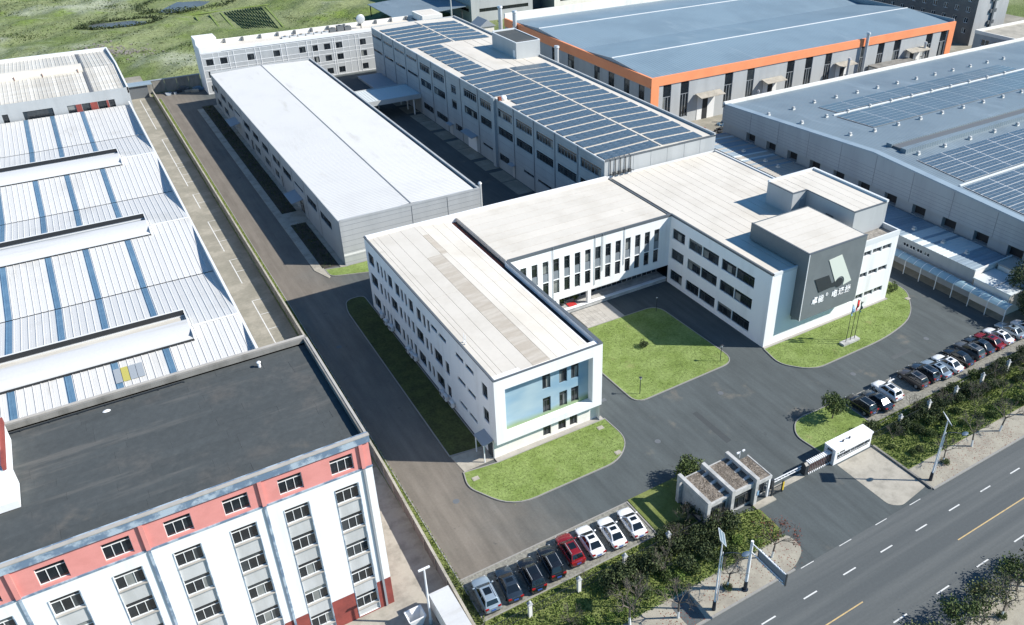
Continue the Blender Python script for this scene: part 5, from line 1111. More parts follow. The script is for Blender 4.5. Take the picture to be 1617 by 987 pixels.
for k, (x, y_) in enumerate(((23, 238.5), (25.4, 240.2), (28.2, 238.2), (30, 239.8), (26.5, 241))):
    q = MB()
    for i in range(6): a, b = R.uniform(-1.2, 1.2), R.uniform(-.8, .8); q.box(x + a, x + a + R.uniform(.5, 1.6), y_ + b, y_ + b + R.uniform(.4, 1), 0, R.uniform(.2, .9))
    tag(q.build('material_heap', ['sheet_grey', 'steel_dark', 'concrete', 'sheet_blue', 'joint_dark'][k]), ['grey sheet heap nearest the boundary wall at the far yard end', 'black scrap heap behind the grey sheets', 'pale slab heap in front of the rear block corner', 'blue sheet heap against the rear wall by the rear block', 'dark heap in the middle against the rear wall'][k], 'heap', 'heaps at the far yard end')
# ------------------------------------------------------------------ neighbour's yard bits
pl = thing('lamp_pole', 'white lamp pole with a short crossbar beside the dormitory corner', 'lamp pole', (15.75, 50.8, 0))
q = MB(); q.cyl((15.75, 50.8, 0), (15.75, 50.8, 7.4), .13, .09, 8); q.build('pole', 'steel_white', pl, True)
q = MB(); q.box(15.2, 16.3, 50.72, 50.88, 7.35, 7.5); q.build('crossbar', 'steel_white', pl)
q = MB(); q.cyl((15.75, 50.8, 0), (15.75, 50.8, .5), .2, k=8); q.build('base', 'steel', pl)
hp = thing('hopper', 'open blue and white waste hopper standing by the lamp pole', 'bin', (14.6, 51.2, 0))
q = MB(); x, y_ = 14.5, 51.3
for a, b in (((-.8, -.7), (.8, -.7)), ((.8, -.7), (.8, .7)), ((.8, .7), (-.8, .7)), ((-.8, .7), (-.8, -.7))):
    q.face([(x + a[0] * .6, y_ + a[1] * .6, .1), (x + b[0] * .6, y_ + b[1] * .6, .1), (x + b[0], y_ + b[1], 1.5), (x + a[0], y_ + a[1], 1.5)])
q.face([(x - .48, y_ - .42, .1), (x + .48, y_ - .42, .1), (x + .48, y_ + .42, .1), (x - .48, y_ + .42, .1)]); q.build('tub', 'steel_white', hp)
q = MB()
for a, b in (((-.8, -.7), (.8, -.7)), ((.8, -.7), (.8, .7)), ((.8, .7), (-.8, .7)), ((-.8, .7), (-.8, -.7))): q.bar((x + a[0], y_ + a[1], 1.52), (x + b[0], y_ + b[1], 1.52), .1, .08)
q.build('rim', 'steel_white', hp)
tk = thing('box_trailer', 'white box trailer with dark streaks for branch shadows on its roof, against the boundary wall', 'trailer', (17.2, 48.2, 0))
q = MB(); q.box(16.25, 18.15, 44.2, 51.8, .7, 2.55); q.build('box', 'cream_wall', tk)
q = MB(); q.box(16.2, 18.2, 44.15, 51.85, 2.55, 2.62); q.build('roof', 'hood_sheet', tk)  # streaked sheet: its stains stand in for branch shadows and dirt
for yy in (50.6, 46.0): 
    for xx in (16.45, 17.95): q = MB(); q.cyl((xx - .12, yy, .4), (xx + .12, yy, .4), .4, k=12); q.build('wheel', 'tyre', tk)
q = MB(); q.box(16.4, 18.0, 44.3, 51.7, .5, .69); q.build('chassis', 'steel_dark', tk)
ac = thing('wall_cabinet', 'white cabinet fixed on the dormitory corner above the lane', 'cabinet', (14.1, 60, 5))
q = MB(); q.box(13.72, 14.3, 59.2, 60.4, 4.2, 6.6); q.build('casing', 'pale_trim', ac)
q = MB(); q.box(14.3, 14.33, 59.3, 60.3, 4.4, 6.4); q.build('door', 'frame_grey', ac)
# ------------------------------------------------------------------ gatehouse
gh = thing('gatehouse', 'small granite gatehouse with three portal frames and a mossy flat roof', 'gatehouse', (50, 48.5, 0))
q = MB(); q.box(45.7, 52.3, 46.5, 50.7, 0, 3.0); q.build('wall', 'granite', gh)
q = MB(); q.box(45.95, 48.65, 46.25, 51.0, 3.0, 3.25); q.box(49.1, 52.2, 46.25, 51.0, 3.0, 3.25); q.build('roof_slab', 'granite', gh)
q = MB(); q.box(46.05, 48.6, 46.5, 50.8, 3.25, 3.29); q.box(49.2, 52.15, 46.5, 50.8, 3.25, 3.29); q.build('roof_moss', 'moss_roof', gh)
for x in (45.45, 48.8, 52.25):
    q = MB(); q.box(x - .22, x + .22, 45.95, 51.15, 3.45, 3.95); q.box(x - .22, x + .22, 45.95, 46.45, 0, 3.45); q.box(x - .22, x + .22, 50.65, 51.15, 0, 3.45); q.build('portal_frame', 'granite', gh)
    if x > 46:
        for y_ in (47.2, 48.6, 50.0): q = MB(); q.ext([(x - 1.0, 3.29), (x - .221, 3.29), (x - .221, 3.6)], 'y', y_ - .15, y_ + .15); q.build('fin', 'granite', gh)
window(gh, 'S', 46.28, (49.2, 51.9, .5, 2.6), 3, .25, 'frame_dark', .2, 'glass_dark', fw=.07)
q = MB(); q.box(49.1, 52.0, 46.25, 46.49, 2.62, 3.0); q.build('lintel', 'granite', gh)
window(gh, 'S', 46.4, (46.4, 48.2, .9, 2.4), 2, 0, 'frame_dark', .1, 'glass_mid', fw=.07)
q = MB(); q.box(52.5, 54.4, 46.2, 49.9, 3.05, 3.25); q.build('porch_roof', 'moss_roof', gh)
q = MB(); q.box(52.48, 54.5, 46.05, 46.2, 2.85, 3.3); q.box(54.35, 54.5, 46.2, 50.0, 2.95, 3.3); q.build('porch_fascia', 'granite', gh)
for y_ in (46.15, 49.8): q = MB(); q.box(54.2, 54.45, y_, y_ + .22, 0, 2.95); q.build('porch_post', 'sign_white', gh)
window(gh, 'S', 46.6, (52.7, 54.1, .5, 2.6), 1, .3, 'frame_dark', .15, 'glass_mid', fw=.08)
q = MB(); q.box(52.6, 54.15, 46.8, 49.8, 0, 2.94); q.build('porch_wall', 'granite', gh)
q = MB(); q.box(52.35, 52.6, 45.9, 45.94, 1.5, 2.1); q.build('notice', 'flag_blue', gh)
q = MB(); q.box(52.0, 54.9, 45.3, 46.1, 0, .16); q.build('step', 'concrete', gh)
cmr = thing('security_camera', 'white camera pair on a bracket at the gatehouse rear corner', 'camera', (53.4, 50.2, 3.3))
q = MB(); q.cyl((53.4, 50.2, 3.25), (53.4, 50.2, 4.1), .05, k=6); q.build('mast', 'steel_white', cmr)
for d in (-.5, .3): q = MB(); q.box(53.4 + d, 53.4 + d + .35, 50.1, 50.25, 4.0, 4.16); q.build('camera_body', 'steel_white', cmr)
# sign wall that houses the sliding gate
gw = thing('gate_sign_wall', 'white marble sign wall with black lettering beside the folding gate', 'sign wall', (67.6, 46.7, 0))
q = MB(); q.box(64.5, 70.75, 45.9, 46.1, 0, 2.1); q.box(64.5, 70.75, 47.3, 47.5, 0, 2.1); q.box(70.6, 70.75, 46.1, 47.3, 0, 2.1); q.build('wall', 'sign_white', gw)
q = MB(); q.box(64.4, 70.85, 45.85, 47.55, 2.1, 2.32); q.build('top_slab', 'sign_white', gw)
q = MB(); q.box(64.45, 64.6, 45.88, 46.3, 0, 2.1); q.box(64.45, 64.6, 47.1, 47.52, 0, 2.1); q.build('end_jamb', 'pale_trim', gw)
q = MB(); q.box(66.3, 66.45, 46.5, 46.65, 2.32, 2.6); q.box(66.45, 67.5, 46.55, 46.6, 2.5, 2.56); q.box(67.4, 67.55, 46.5, 46.65, 2.32, 2.6); q.build('roof_fitting', 'steel_dark', gw)
def glyph_marks(n, x, z, w, h, seed, m='logo_dark'):
    """small unreadable characters: each a cluster of strokes"""
    rr = random.Random(seed)
    for i in range(n):
        q = MB(); cx_ = x + i * w * 1.22
        for k in range(3): zz = z + h * (k + .1) / 3; q.box(cx_ + rr.uniform(0, .06), cx_ + w - rr.uniform(0, .06), 45.86, 45.898, zz, zz + h * .24)
        for k in range(2): xx = cx_ + w * rr.choice((.1, .3, .55, .8)); q.box(xx, xx + w * .24, 45.861, 45.897, z, z + h)
        q.build('character', m, gw)
glyph_marks(17, 64.95, .95, .27, .44, 3); glyph_marks(24, 64.95, .72, .18, .12, 5); glyph_marks(3, 65.3, 1.55, .24, .2, 8)
q = MB(); q.cyl((64.98, 45.86, 1.66), (64.98, 45.9, 1.66), .1, k=12); q.build('emblem', 'mural_green', gw)
# folding gate: head unit, crossed bars, wheels; then the long low rail to the gatehouse
fg = thing('folding_gate', 'retracted stainless folding gate with white tips beside the sign wall', 'gate', (62.5, 46.7, 0))
q = MB(); q.box(60.3, 60.75, 46.35, 47.05, .12, 1.5); q.ext([(46.35, 1.5), (47.05, 1.5), (46.7, 1.75)], 'x', 60.3, 60.75); q.build('head_unit', 'steel_dark', fg)
for k in range(13):
    x = 60.95 + k * .29; q = MB(); q.box(x, x + .05, 46.45, 46.5, .12, 1.45); q.box(x, x + .05, 46.9, 46.95, .12, 1.45); q.bar((x + .02, 46.47, 1.45), (x + .02, 46.93, 1.6), .05, .05); q.build('upright', 'gate_metal', fg)
    q = MB(); q.bar((x, 46.46, .2), (x + .29, 46.46, 1.35), .03, .03); q.bar((x, 46.94, 1.35), (x + .29, 46.94, .2), .03, .03); q.build('crossed_bar', 'rust', fg)
    q = MB(); q.box(x - .03, x + .1, 46.4, 47.0, 1.5, 1.66); q.build('tip', 'sign_white', fg)
    q = MB(); q.box(x - .02, x + .1, 46.32, 46.44, .02, .2); q.build('wheel_guard', 'sign_white', fg)
q = MB(); q.box(54.6, 60.3, 46.3, 47.0, .004, .03); structure('gate_track', q, 'concrete')
br = thing('boom_barrier', 'white double-rail boom across the drive between gatehouse and folding gate', 'barrier', (57.5, 47, 0))
q = MB(); q.box(54.9, 60.3, 46.98, 47.06, 1.0, 1.1); q.build('upper_rail', 'steel_white', br); q = MB(); q.box(54.9, 60.3, 46.98, 47.06, .62, .7); q.build('lower_rail', 'steel_white', br)
for k in range(11): q = MB(); x = 55.1 + k * .5; q.box(x, x + .05, 46.99, 47.05, .7, 1.0); q.build('baluster', 'steel_white', br)
q = MB(); q.box(55.5, 55.9, 46.8, 47.25, 0, 1.3); q.build('motor_box', 'steel_dark', br)
sg = thing('wicket_gate', 'dark wicket gate with yellow marked post beside the gatehouse', 'gate', (55.5, 46, 0))
for x in (54.7, 56.3): q = MB(); q.box(x, x + .16, 45.9, 46.06, 0, 1.6); q.build('post', 'steel_dark', sg)
q = MB(); q.box(56.28, 56.5, 45.86, 45.9, .3, 1.5); q.build('warning_plate', 'hazard_yellow', sg)
for k in range(9): q = MB(); x = 54.95 + k * .15; q.box(x, x + .04, 45.95, 45.99, .1, 1.2); q.build('bar', 'steel_dark', sg)
q = MB(); q.box(54.86, 56.3, 45.94, 46.0, 1.2, 1.27); q.box(54.86, 56.3, 45.94, 46.0, .1, .16); q.build('rail', 'steel_dark', sg)
# ------------------------------------------------------------------ iron fence with white pillars through the verge
xsW = [24.05, 29.55, 35.0, 40.5]; xsE = [76.5, 81.9, 87.3, 92.8, 98.4, 104.0]
pc = MB(); pc.box(-.17, .17, -.17, .17, 0, 1.7); pcm = pc.mesh('shaft', 'cream_wall')
pk = MB(); pk.box(-.24, .24, -.24, .24, 1.7, 1.8); pk.box(-.15, .15, -.15, .15, 1.8, 1.9); pk.ball((0, 0, 2.0), .15, .15, .15, 8, 5); pkm = pk.mesh('cap', 'pale_end_wall', smooth=True)
labs = ['white fence pillar nearest the boundary wall, behind the first parked cars', 'second white fence pillar from the boundary wall, half in shrubs', 'third white fence pillar from the boundary wall, behind the red car', 'white fence pillar behind the rightmost white car of the near row', 'white fence pillar nearest the sign wall, right of it', 'second white fence pillar right of the sign wall', 'third white fence pillar right of the sign wall', 'fourth white fence pillar right of the sign wall', 'fifth white fence pillar right of the sign wall', 'sixth white fence pillar right of the sign wall']
for i, x in enumerate(xsW + xsE):
    t = thing('fence_pillar', labs[i], 'pillar', (x, 46.4, .1), 'white pillars of the iron fence')
    for nm, me in (('shaft', pcm), ('cap', pkm)): o = bpy.data.objects.new(nm, me); C.objects.link(o); o.parent = t
fb = MB(); fb.box(-.012, .012, -.012, .012, .12, 1.35); fbm = fb.mesh('bar', 'steel_dark')
spans = [(19.6, 24.05), (24.05, 29.55), (29.55, 35.0), (35.0, 40.5), (40.5, 45.2), (71.3, 76.5), (76.5, 81.9), (81.9, 87.3), (87.3, 92.8), (92.8, 98.4), (98.4, 104.0)]
nms = ['beside the boundary wall', 'between the first and second west pillars', 'between the second and third west pillars', 'between the third and fourth west pillars', 'between the last west pillar and the gatehouse', 'between the sign wall and its first pillar', 'between the first and second east pillars', 'between the second and third east pillars', 'between the third and fourth east pillars', 'between the fourth and fifth east pillars', 'between the fifth and sixth east pillars']
for (a, b), nmx in zip(spans, nms):
    t = thing('fence_bay', 'dark iron railing bay %s' % nmx, 'fence', ((a + b) / 2, 46.4, .1), 'bays of the iron fence')
    for z in (.25, 1.28): q = MB(); q.box(a + .18, b - .18, 46.385, 46.415, z + .1, z + .14); q.build('rail', 'steel_dark', t)
    n = int((b - a - .4) / .28)
    for k in range(n): link('bar', fbm, t, (a + .3 + k * .28, 46.4, .1))
# ------------------------------------------------------------------ street lamps with solar panels, direction sign
def solar_lamp(x, y, zt, label, tiltz):
    t = thing('street_lamp', label, 'street lamp', (x, y, .11), 'solar street lamps')
    q = MB(); q.cyl((x, y, .1), (x, y, 1.3), .2, .17, 10); q.build('base', 'navy', t, True)
    q = MB(); q.cyl((x, y, 1.3), (x, y, zt), .11, .06, 10); q.build('pole', 'steel_white', t, True)
    q = MB(); q.cyl((x + .22, y - .1, 1.35), (x + .16, y - .08, zt - 1.7), .045, k=6); q.build('side_tube', 'steel_white', t, True)
    ah = zt - 1.75; dx, dy = 1.45, -1.05
    q = MB(); pts = [(x, y, ah - .5), (x + dx * .25, y + dy * .25, ah - .02), (x + dx * .6, y + dy * .6, ah + .1), (x + dx, y + dy, ah)]
    for a, b in zip(pts, pts[1:]): q.cyl(a, b, .05, k=6)
    q.build('arm', 'navy', t, True)
    q = MB(); ex, ey_ = x + dx * 1.25, y + dy * 1.25; q.ball((ex, ey_, ah - .02), .5, .28, .12, 10, 5); o = q.build('lamp_head', 'plastic_blue', t, True)
    q = MB(); c = Vector((x, y + .1, zt + .15)); u = Vector((.56, .83, 0)) * .75; v = sdir.cross(u).normalized() * .48
    P = [c - u - v, c + u - v, c + u + v, c - u + v]; q.face(P, 0); q.face([p - Vector((0, 0, .05)) for p in P], 1)
    for i in range(4): a, b = P[i], P[(i + 1) % 4]; q.face([a, b, b - Vector((0, 0, .05)), a - Vector((0, 0, .05))], 1); q.bar(a, b, .05, .06, 1)
    q.bar(c - u + Vector((0, 0, .01)), c + u + Vector((0, 0, .01)), .04, .03, 1); q.build('solar_panel', ['pv_pale', 'pv_frame'], t)
solar_lamp(39.42, 37.7, 9.7, 'solar street lamp on the pavement left of the direction sign', 0); solar_lamp(72.05, 38.2, 8.9, 'solar street lamp right of the gate drive', 0)
ds = thing('direction_sign', 'white road sign post carrying a dark board out over the road', 'road sign', (43.56, 37.87, .11))
q = MB(); q.cyl((43.56, 37.87, 1.4), (43.56, 37.87, 6.9), .17, .14, 12); q.build('post', 'steel_white', ds, True)
q = MB(); q.cyl((43.56, 37.87, .1), (43.56, 37.87, 1.4), .19, k=12); q.cyl((43.56, 37.87, .1), (43.56, 37.87, .22), .32, k=12); q.build('base', 'navy', ds)
for z in (6.45, 5.35): q = MB(); q.cyl((43.6, 37.85, z + .1), (43.72, 33.7, z - .05), .06, k=8); q.build('arm', 'steel_white', ds)
q = MB(); q.box(43.78, 43.86, 33.5, 37.1, 5.0, 6.45); q.build('board', 'spandrel', ds)
q = MB(); q.box(43.74, 43.90, 33.44, 33.5, 4.95, 6.5); q.box(43.74, 43.9, 37.1, 37.16, 4.95, 6.5); q.build('frame', 'steel_dark', ds)
for z in (6.42, 5.0):
    for k in range(9): q = MB(); q.box(43.70, 43.76, 33.6 + k * .39, 33.86 + k * .39, z, z + .09); q.build('bracket', 'sign_white', ds)
# ------------------------------------------------------------------ flagpoles, plaza lamps
fpd = thing('flag_plinth', 'low granite plinth carrying three flagpoles on the lawn', 'plinth', (86.2, 62.9, .1))
q = MB(); q.box(84.3, 87.6, 62.35, 63.25, .08, .42); q.build('block', 'granite', fpd)
for i, (x, h_, m, lab) in enumerate(((85.1, 6.6, 'flag_blue', 'pale blue'), (86.0, 7.2, 'flag_red', 'red'), (86.85, 6.6, 'flag_green', 'dark green'))):
    t = thing('flagpole', 'slim flagpole with a furled %s flag on the granite plinth' % lab, 'flagpole', (x, 62.8, .42), 'flagpoles on the plinth')
    q = MB(); q.cyl((x, 62.8, .42), (x, 62.8, h_), .05, .03, 8); q.build('pole', 'steel_dark', t, True)
    q = MB(); q.ball((x, 62.8, h_ + .05), .08, .08, .08, 8, 5); q.build('finial', 'steel', t)
    q = MB(); zt = h_ - .1; n = 7
    for k in range(n):
        z0_, z1_ = zt - 1.7 * k / n, zt - 1.7 * (k + 1) / n; w0, w1 = .12 + .3 * math.sin(k * .7 + i), .12 + .3 * math.sin((k + 1) * .7 + i); o0, o1 = .15 * math.sin(k * 1.3), .15 * math.sin((k + 1) * 1.3)
        q.face([(x + .04, 62.8, z0_), (x + .22 + abs(w0), 62.8 + o0, z0_ - .1), (x + .22 + abs(w1), 62.8 + o1, z1_ - .1), (x + .04, 62.8, z1_)]); q.face([(x + .04, 62.83, z0_), (x + .15 + abs(w0) * .5, 62.95 + o0, z0_ - .05), (x + .15 + abs(w1) * .5, 62.95 + o1, z1_ - .05), (x + .04, 62.83, z1_)])
    q.build('flag', m, t)
for x, y_, lab in ((67.0, 69.0, 'dark garden lamp at the right corner of the plaza lawn'), (53.2, 68.9, 'dark garden lamp at the near corner of the plaza lawn'), (67.3, 84.2, 'dark garden lamp in shade at the far corner of the plaza lawn')):
    t = thing('garden_lamp', lab, 'lamp', (x, y_, .1), 'garden lamps on the plaza lawn')
    q = MB(); q.cyl((x, y_, .1), (x, y_, 2.5), .05, k=8); q.build('pole', 'steel_dark', t, True)
    q = MB(); q.cyl((x, y_, 2.5), (x, y_, 2.75), .13, .16, 10); q.build('lantern', 'lamp_clear', t, True)
    q = MB(); q.cyl((x, y_, 2.75), (x, y_, 2.86), .24, .06, 10); q.build('hood', 'steel_dark', t, True)
for i, (x, y_) in enumerate(((27.9, 66.0), (45.0, 65.9), (44.3, 61.0), (103.0, 66.4), (48.4, 70.4))):
    z = .1 if i < 4 else .0; q = MB(); q.box(x - .4, x + .4, y_ - .3, y_ + .3, z, z + .05); q.box(x - .3, x + .3, y_ - .2, y_ + .2, z + .05, z + .07)
    tag(q.build('manhole_cover', 'concrete' if i < 4 else 'joint_dark'), ['square drain cover at the left corner of the front lawn', 'square drain cover on the front lawn by the office corner', 'square drain cover at the right kerb of the front lawn', 'drain cover by the kerb of the flag lawn', 'dark drain cover in the asphalt right of the left wing'][i], 'manhole cover')
# office entrance: red mat and planters
q = MB(); q.box(56.2, 57.6, 91.3, 92.4, .745, .77); tag(q.build('door_mat', 'cushion_red'), 'red mat on the office entrance plinth', 'mat')
for i, x in enumerate((55.6, 57.9)):
    t = thing('planter', 'potted plant %s the red mat at the office entrance' % ('left of' if i == 0 else 'right of'), 'planter', (x, 92.4, .74), 'planters at the office entrance')
    q = MB(); q.cyl((x, 92.4, .66), (x, 92.4, 1.15), .2, .28, 10); q.build('pot', 'joint_dark', t)
    q = MB()
    for k in range(60): a = Vector((x + R.gauss(0, .22), 92.4 + R.gauss(0, .22), 1.25 + abs(R.gauss(0, .3)))); d = Vector((R.uniform(-1, 1), R.uniform(-1, 1), R.uniform(-1, 1))).normalized() * .14; e = d.orthogonal().normalized() * .09; q.face([a - d, a + e, a + d, a - e])
    q.build('foliage', 'leaf_mid', t)

q = MB(); rq = random.Random(44)
for _ in range(1100):
    x, y_ = rq.choice((rq.uniform(46.1, 48.5), rq.uniform(49.3, 52.0), rq.uniform(52.6, 54.2))), rq.uniform(46.6, 50.7); z = 3.31 if x < 52.4 else 3.27
    if x > 52.4 and y_ > 49.8: continue
    s_ = rq.uniform(.03, .1); a = rq.uniform(0, 6.28); q.face([(x + s_ * math.cos(a + k * 1.57), y_ + s_ * math.sin(a + k * 1.57) * .7, z + rq.uniform(0, .05)) for k in range(4)])
tag(q.build('roof_litter', 'litter'), 'dead leaves and twigs lying on the gatehouse roof', 'leaves', kind='stuff')
# ------------------------------------------------------------------ parked cars (nose to +y)
def bev(me, off, seg=2):
    bm = bmesh.new(); bm.from_mesh(me); bmesh.ops.remove_doubles(bm, verts=bm.verts, dist=.0005)
    bmesh.ops.bevel(bm, geom=bm.edges[:], offset=off, segments=seg, affect='EDGES', profile=.6); bmesh.ops.recalc_face_normals(bm, faces=bm.faces); bm.to_mesh(me); bm.free()
    me.polygons.foreach_set('use_smooth', [True] * len(me.polygons)); return me
def car_meshes(suv):
    k = {}
    if suv: st = [(-2.12, .45, .85, .95, .70), (-2.02, .34, 1.0, 1.06, .84), (-1.4, .28, 1.02, 1.06, .89), (-.5, .26, 1.0, 1.04, .90), (.5, .26, .98, 1.02, .90), (1.0, .28, .95, 1.04, .89), (1.65, .32, .86, .98, .86), (1.98, .34, .74, .86, .78), (2.10, .44, .62, .70, .64)]
    else: st = [(-2.15, .42, .76, .82, .64), (-2.05, .30, .86, .93, .78), (-1.5, .24, .88, .96, .84), (-.5, .21, .86, .90, .86), (.5, .21, .84, .88, .86), (1.05, .23, .81, .89, .85), (1.7, .27, .72, .81, .82), (2.03, .30, .60, .70, .74), (2.15, .40, .52, .58, .60)]
    mb = MB(); rings = []
    for y, zb, zs, zt, w in st:
        pts = [(-w * .86, zb), (-w, zb + .2), (-w, zs - .12), (-w * .95, zs), (-w * .62, zt - .015), (0, zt), (w * .62, zt - .015), (w * .95, zs), (w, zs - .12), (w, zb + .2), (w * .86, zb)]
        rings.append([len(mb.v) + i for i in range(len(pts))]); mb.v += [(x, y, z) for x, z in pts]
    for a, b in zip(rings, rings[1:]):
        for i in range(len(a)):
            j = (i + 1) % len(a); mb.f.append((a[i], a[j], b[j], b[i])); mb.m.append(0)
    mb.f.append(tuple(rings[0])); mb.m.append(0); mb.f.append(tuple(rings[-1][::-1])); mb.m.append(0)
    k['body'] = mb.mesh('body', 'car_white', smooth=True)
    if suv: B, T, zb, zt = (-1.98, .95, .78), (-1.62, .12, .60), 1.0, 1.62
    else: B, T, zb, zt = (-1.62, .98, .76), (-.92, .12, .57), .88, 1.40
    def corner(s, e, top): q = T if top else B; return Vector((q[2] * s, q[0] if e < 0 else q[1], (zt if top else zb)))
    g = MB(); c = [corner(s, e, t) for t in (0, 1) for e in (-1, 1) for s in (-1, 1)]
    g.v = [tuple(p) for p in c]; g.f = [(0, 1, 3, 2), (4, 6, 7, 5), (0, 4, 5, 1), (2, 3, 7, 6), (0, 2, 6, 4), (1, 5, 7, 3)]; g.m = [0] * 6
    k['cabin'] = bev(g.mesh('cabin', 'car_white'), .07)
    def pane(a, b, c_, d, u0, u1, v0, v1, off=.014):
        def bl(u, v): return (a * (1 - u) + b * u) * (1 - v) + (d * (1 - u) + c_ * u) * v
        n = (b - a).cross(d - a).normalized()
        ctr = (a + b + c_ + d) / 4; 
        if n.dot(ctr - Vector((0, -.4, 1.0))) < 0: n = -n
        m = MB(); m.face([bl(u, v) + n * off for u, v in ((u0, v0), (u1, v0), (u1, v1), (u0, v1))]); return m.mesh('glass', 'car_glass')
    k['windshield'] = pane(c[2], c[3], c[7], c[6], .06, .94, .08, .94); k['rear_window'] = pane(c[0], c[1], c[5], c[4], .09, .91, .25 if suv else .10, .92)
    k['side'] = [pane(c[0], c[2], c[6], c[4], .06, .45, .14, .88), pane(c[0], c[2], c[6], c[4], .49, .93, .14, .88), pane(c[1], c[3], c[7], c[5], .06, .45, .14, .88), pane(c[1], c[3], c[7], c[5], .49, .93, .14, .88)]
    sr = MB(); y0, y1 = (-.95, -.1) if suv else (-.55, -.05); sr.face([(-.36, y0, zt + .008), (.36, y0, zt + .008), (.36, y1, zt + .008), (-.36, y1, zt + .008)]); k['sunroof'] = sr.mesh('sunroof', 'car_glass')
    rr = .36 if suv else .32
    w = MB(); w.cyl((-.11, 0, 0), (.11, 0, 0), rr, k=16); k['tyre'] = w.mesh('tyre', 'tyre', smooth=True)
    w = MB(); w.cyl((-.125, 0, 0), (.125, 0, 0), rr * .64, k=12); k['rim'] = w.mesh('rim', 'rim', smooth=True); k['rr'] = rr
    ym, zm = (.75, 1.05) if suv else (.72, .92)
    m_ = MB(); m_.box(-.11, .11, -.07, .07, -.06, .08); k['mirror'] = bev(m_.mesh('mirror', 'car_white'), .025, 1); k['mp'] = (.98 if suv else .95, ym, zm)
    h = MB(); h.ext([(-.06, -.05), (.05, -.06), (.05, 0), (-.1, .045)], 'x', -.15, .15); k['headlight'] = h.mesh('headlight', 'lamp_clear'); k['hp'] = (.58, 2.02 if suv else 2.05, .74 if suv else .58)
    h = MB(); h.box(-.17, .17, -.05, .06, -.08, .1); k['taillight'] = h.mesh('taillight', 'lamp_red'); k['tp'] = (.62, -2.07 if suv else -2.11, .92 if suv else .76)
    h = MB(); h.box(-.24, .24, -.02, .02, -.07, .07); k['plate'] = h.mesh('number_plate', 'plate_blue'); k['pp'] = (0, -2.14 if suv else -2.17, .66 if suv else .58)
    h = MB(); h.box(-.62, .62, -.08, .05, -.08, .06); k['bumper'] = h.mesh('bumper', 'steel_dark'); k['bp'] = (0, -2.08 if suv else -2.1, .42 if suv else .36)
    if suv:
        h = MB(); h.box(-.015, .015, -1.5, .05, 0, .05); k['rail'] = h.mesh('roof_rail', 'steel'); k['rp'] = (.52, 0, zt + .005)
    return k
CM = {False: car_meshes(False), True: car_meshes(True)}
def car(x, y, colour, suv, label, group, rz=0, rail=True):
    k = CM[suv]; t = thing('parked_car', label, 'car', (x, y, .012), group, math.radians(rz) + R.uniform(-.02, .02))
    def add(nm, me, loc=(0, 0, 0), paint=False, par=None):
        o = bpy.data.objects.new(nm, me); C.objects.link(o); o.parent = par or t; o.location = loc
        if paint: o.material_slots[0].link = 'OBJECT'; o.material_slots[0].material = M[colour]
        return o
    add('body', k['body'], paint=True); add('cabin', k['cabin'], paint=True); add('windshield', k['windshield']); add('rear_window', k['rear_window'])
    for m in k['side']: add('side_window', m)
    add('sunroof', k['sunroof'])
    for sx in (-1, 1):
        for yy in (-1.28, 1.3): w = add('wheel', k['tyre'], (sx * .77, yy, k['rr'])); add('rim', k['rim'], par=w)
        add('mirror', k['mirror'], (sx * k['mp'][0], *k['mp'][1:]), True); add('headlight', k['headlight'], (sx * k['hp'][0], *k['hp'][1:])); add('taillight', k['taillight'], (sx * k['tp'][0], *k['tp'][1:]))
        if suv and rail: add('roof_rail', k['rail'], (sx * k['rp'][0], *k['rp'][1:]))
    add('number_plate', k['plate'], k['pp']); add('rear_bumper', k['bumper'], k['bp'])
gW, gE = 'cars parked left of the gatehouse', 'cars parked right of the gate'
for a in ((21.45, 50.55, 'car_silver', True, 'silver-blue SUV parked at the left end, nearest the boundary wall'), (23.95, 50.55, 'car_navy', False, 'dark blue sedan parked between silver SUV and black SUV'), (26.4, 50.3, 'car_black', True, 'black SUV parked third from the boundary wall'), (28.85, 50.6, 'car_black', True, 'black SUV parked directly left of the red car'), (31.35, 51.0, 'car_red', True, 'dark red car parked among black and white cars, near row'), (33.75, 50.9, 'car_white', False, 'white sedan parked directly right of the dark red car'), (36.35, 50.7, 'car_white', False, 'white sedan parked in the middle of the three white ones'), (38.95, 50.7, 'car_white', False, 'white sedan at the right end of the near row, by the lawn')):
    car(*a, gW, rz=-6 if a[0] > 22 else -5)
for a in ((75.6, 51.6, 'car_black', True, 'black SUV at the near end of the far row, beside a round tree'), (78.1, 51.2, 'car_navy', False, 'dark sedan parked between black SUV and silver-white SUV'), (80.7, 51.8, 'car_white', True, 'white SUV parked left of the empty bay'), (85.8, 51.8, 'car_brown', True, 'dark brown SUV parked right of the empty bay'), (88.3, 51.9, 'car_navy', True, 'dark blue SUV parked left of the silver sedan'), (90.4, 51.6, 'car_silver', False, 'silver sedan parked left of the white sedan, far row'), (92.8, 51.6, 'car_white', False, 'white sedan parked mid-way along the far row'), (95.4, 51.8, 'car_black', False, 'black sedan right of the mid-row white sedan'), (98.1, 52.0, 'car_grey', True, 'grey SUV parked third to the left of the red far-row car'), (100.5, 52.1, 'car_navy', False, 'dark sedan parked directly left of the red far-row car'), (102.6, 52.0, 'car_red', False, 'bright red car in the far row'), (104.9, 52.1, 'car_white', False, 'white sedan directly right of the red far-row car'), (107.7, 52.1, 'car_silver', False, 'pale silver car at the far right end of the row'), (110.2, 51.2, 'car_white', True, 'white SUV half hidden past the last pale silver car')):
    car(*a, gE)
for i in range(16):      # low wheel stops at the bay fronts
    x = 84.6 if i == 0 else None
q = MB(); q.box(83.0, 84.2, 53.3, 53.45, .006, .2); q.cyl((83.4, 53.5, .006), (83.4, 53.5, .6), .06, k=6); tag(q.build('wheel_stop', 'steel_white'), 'white wheel stop with a short post in the empty bay', 'wheel stop')
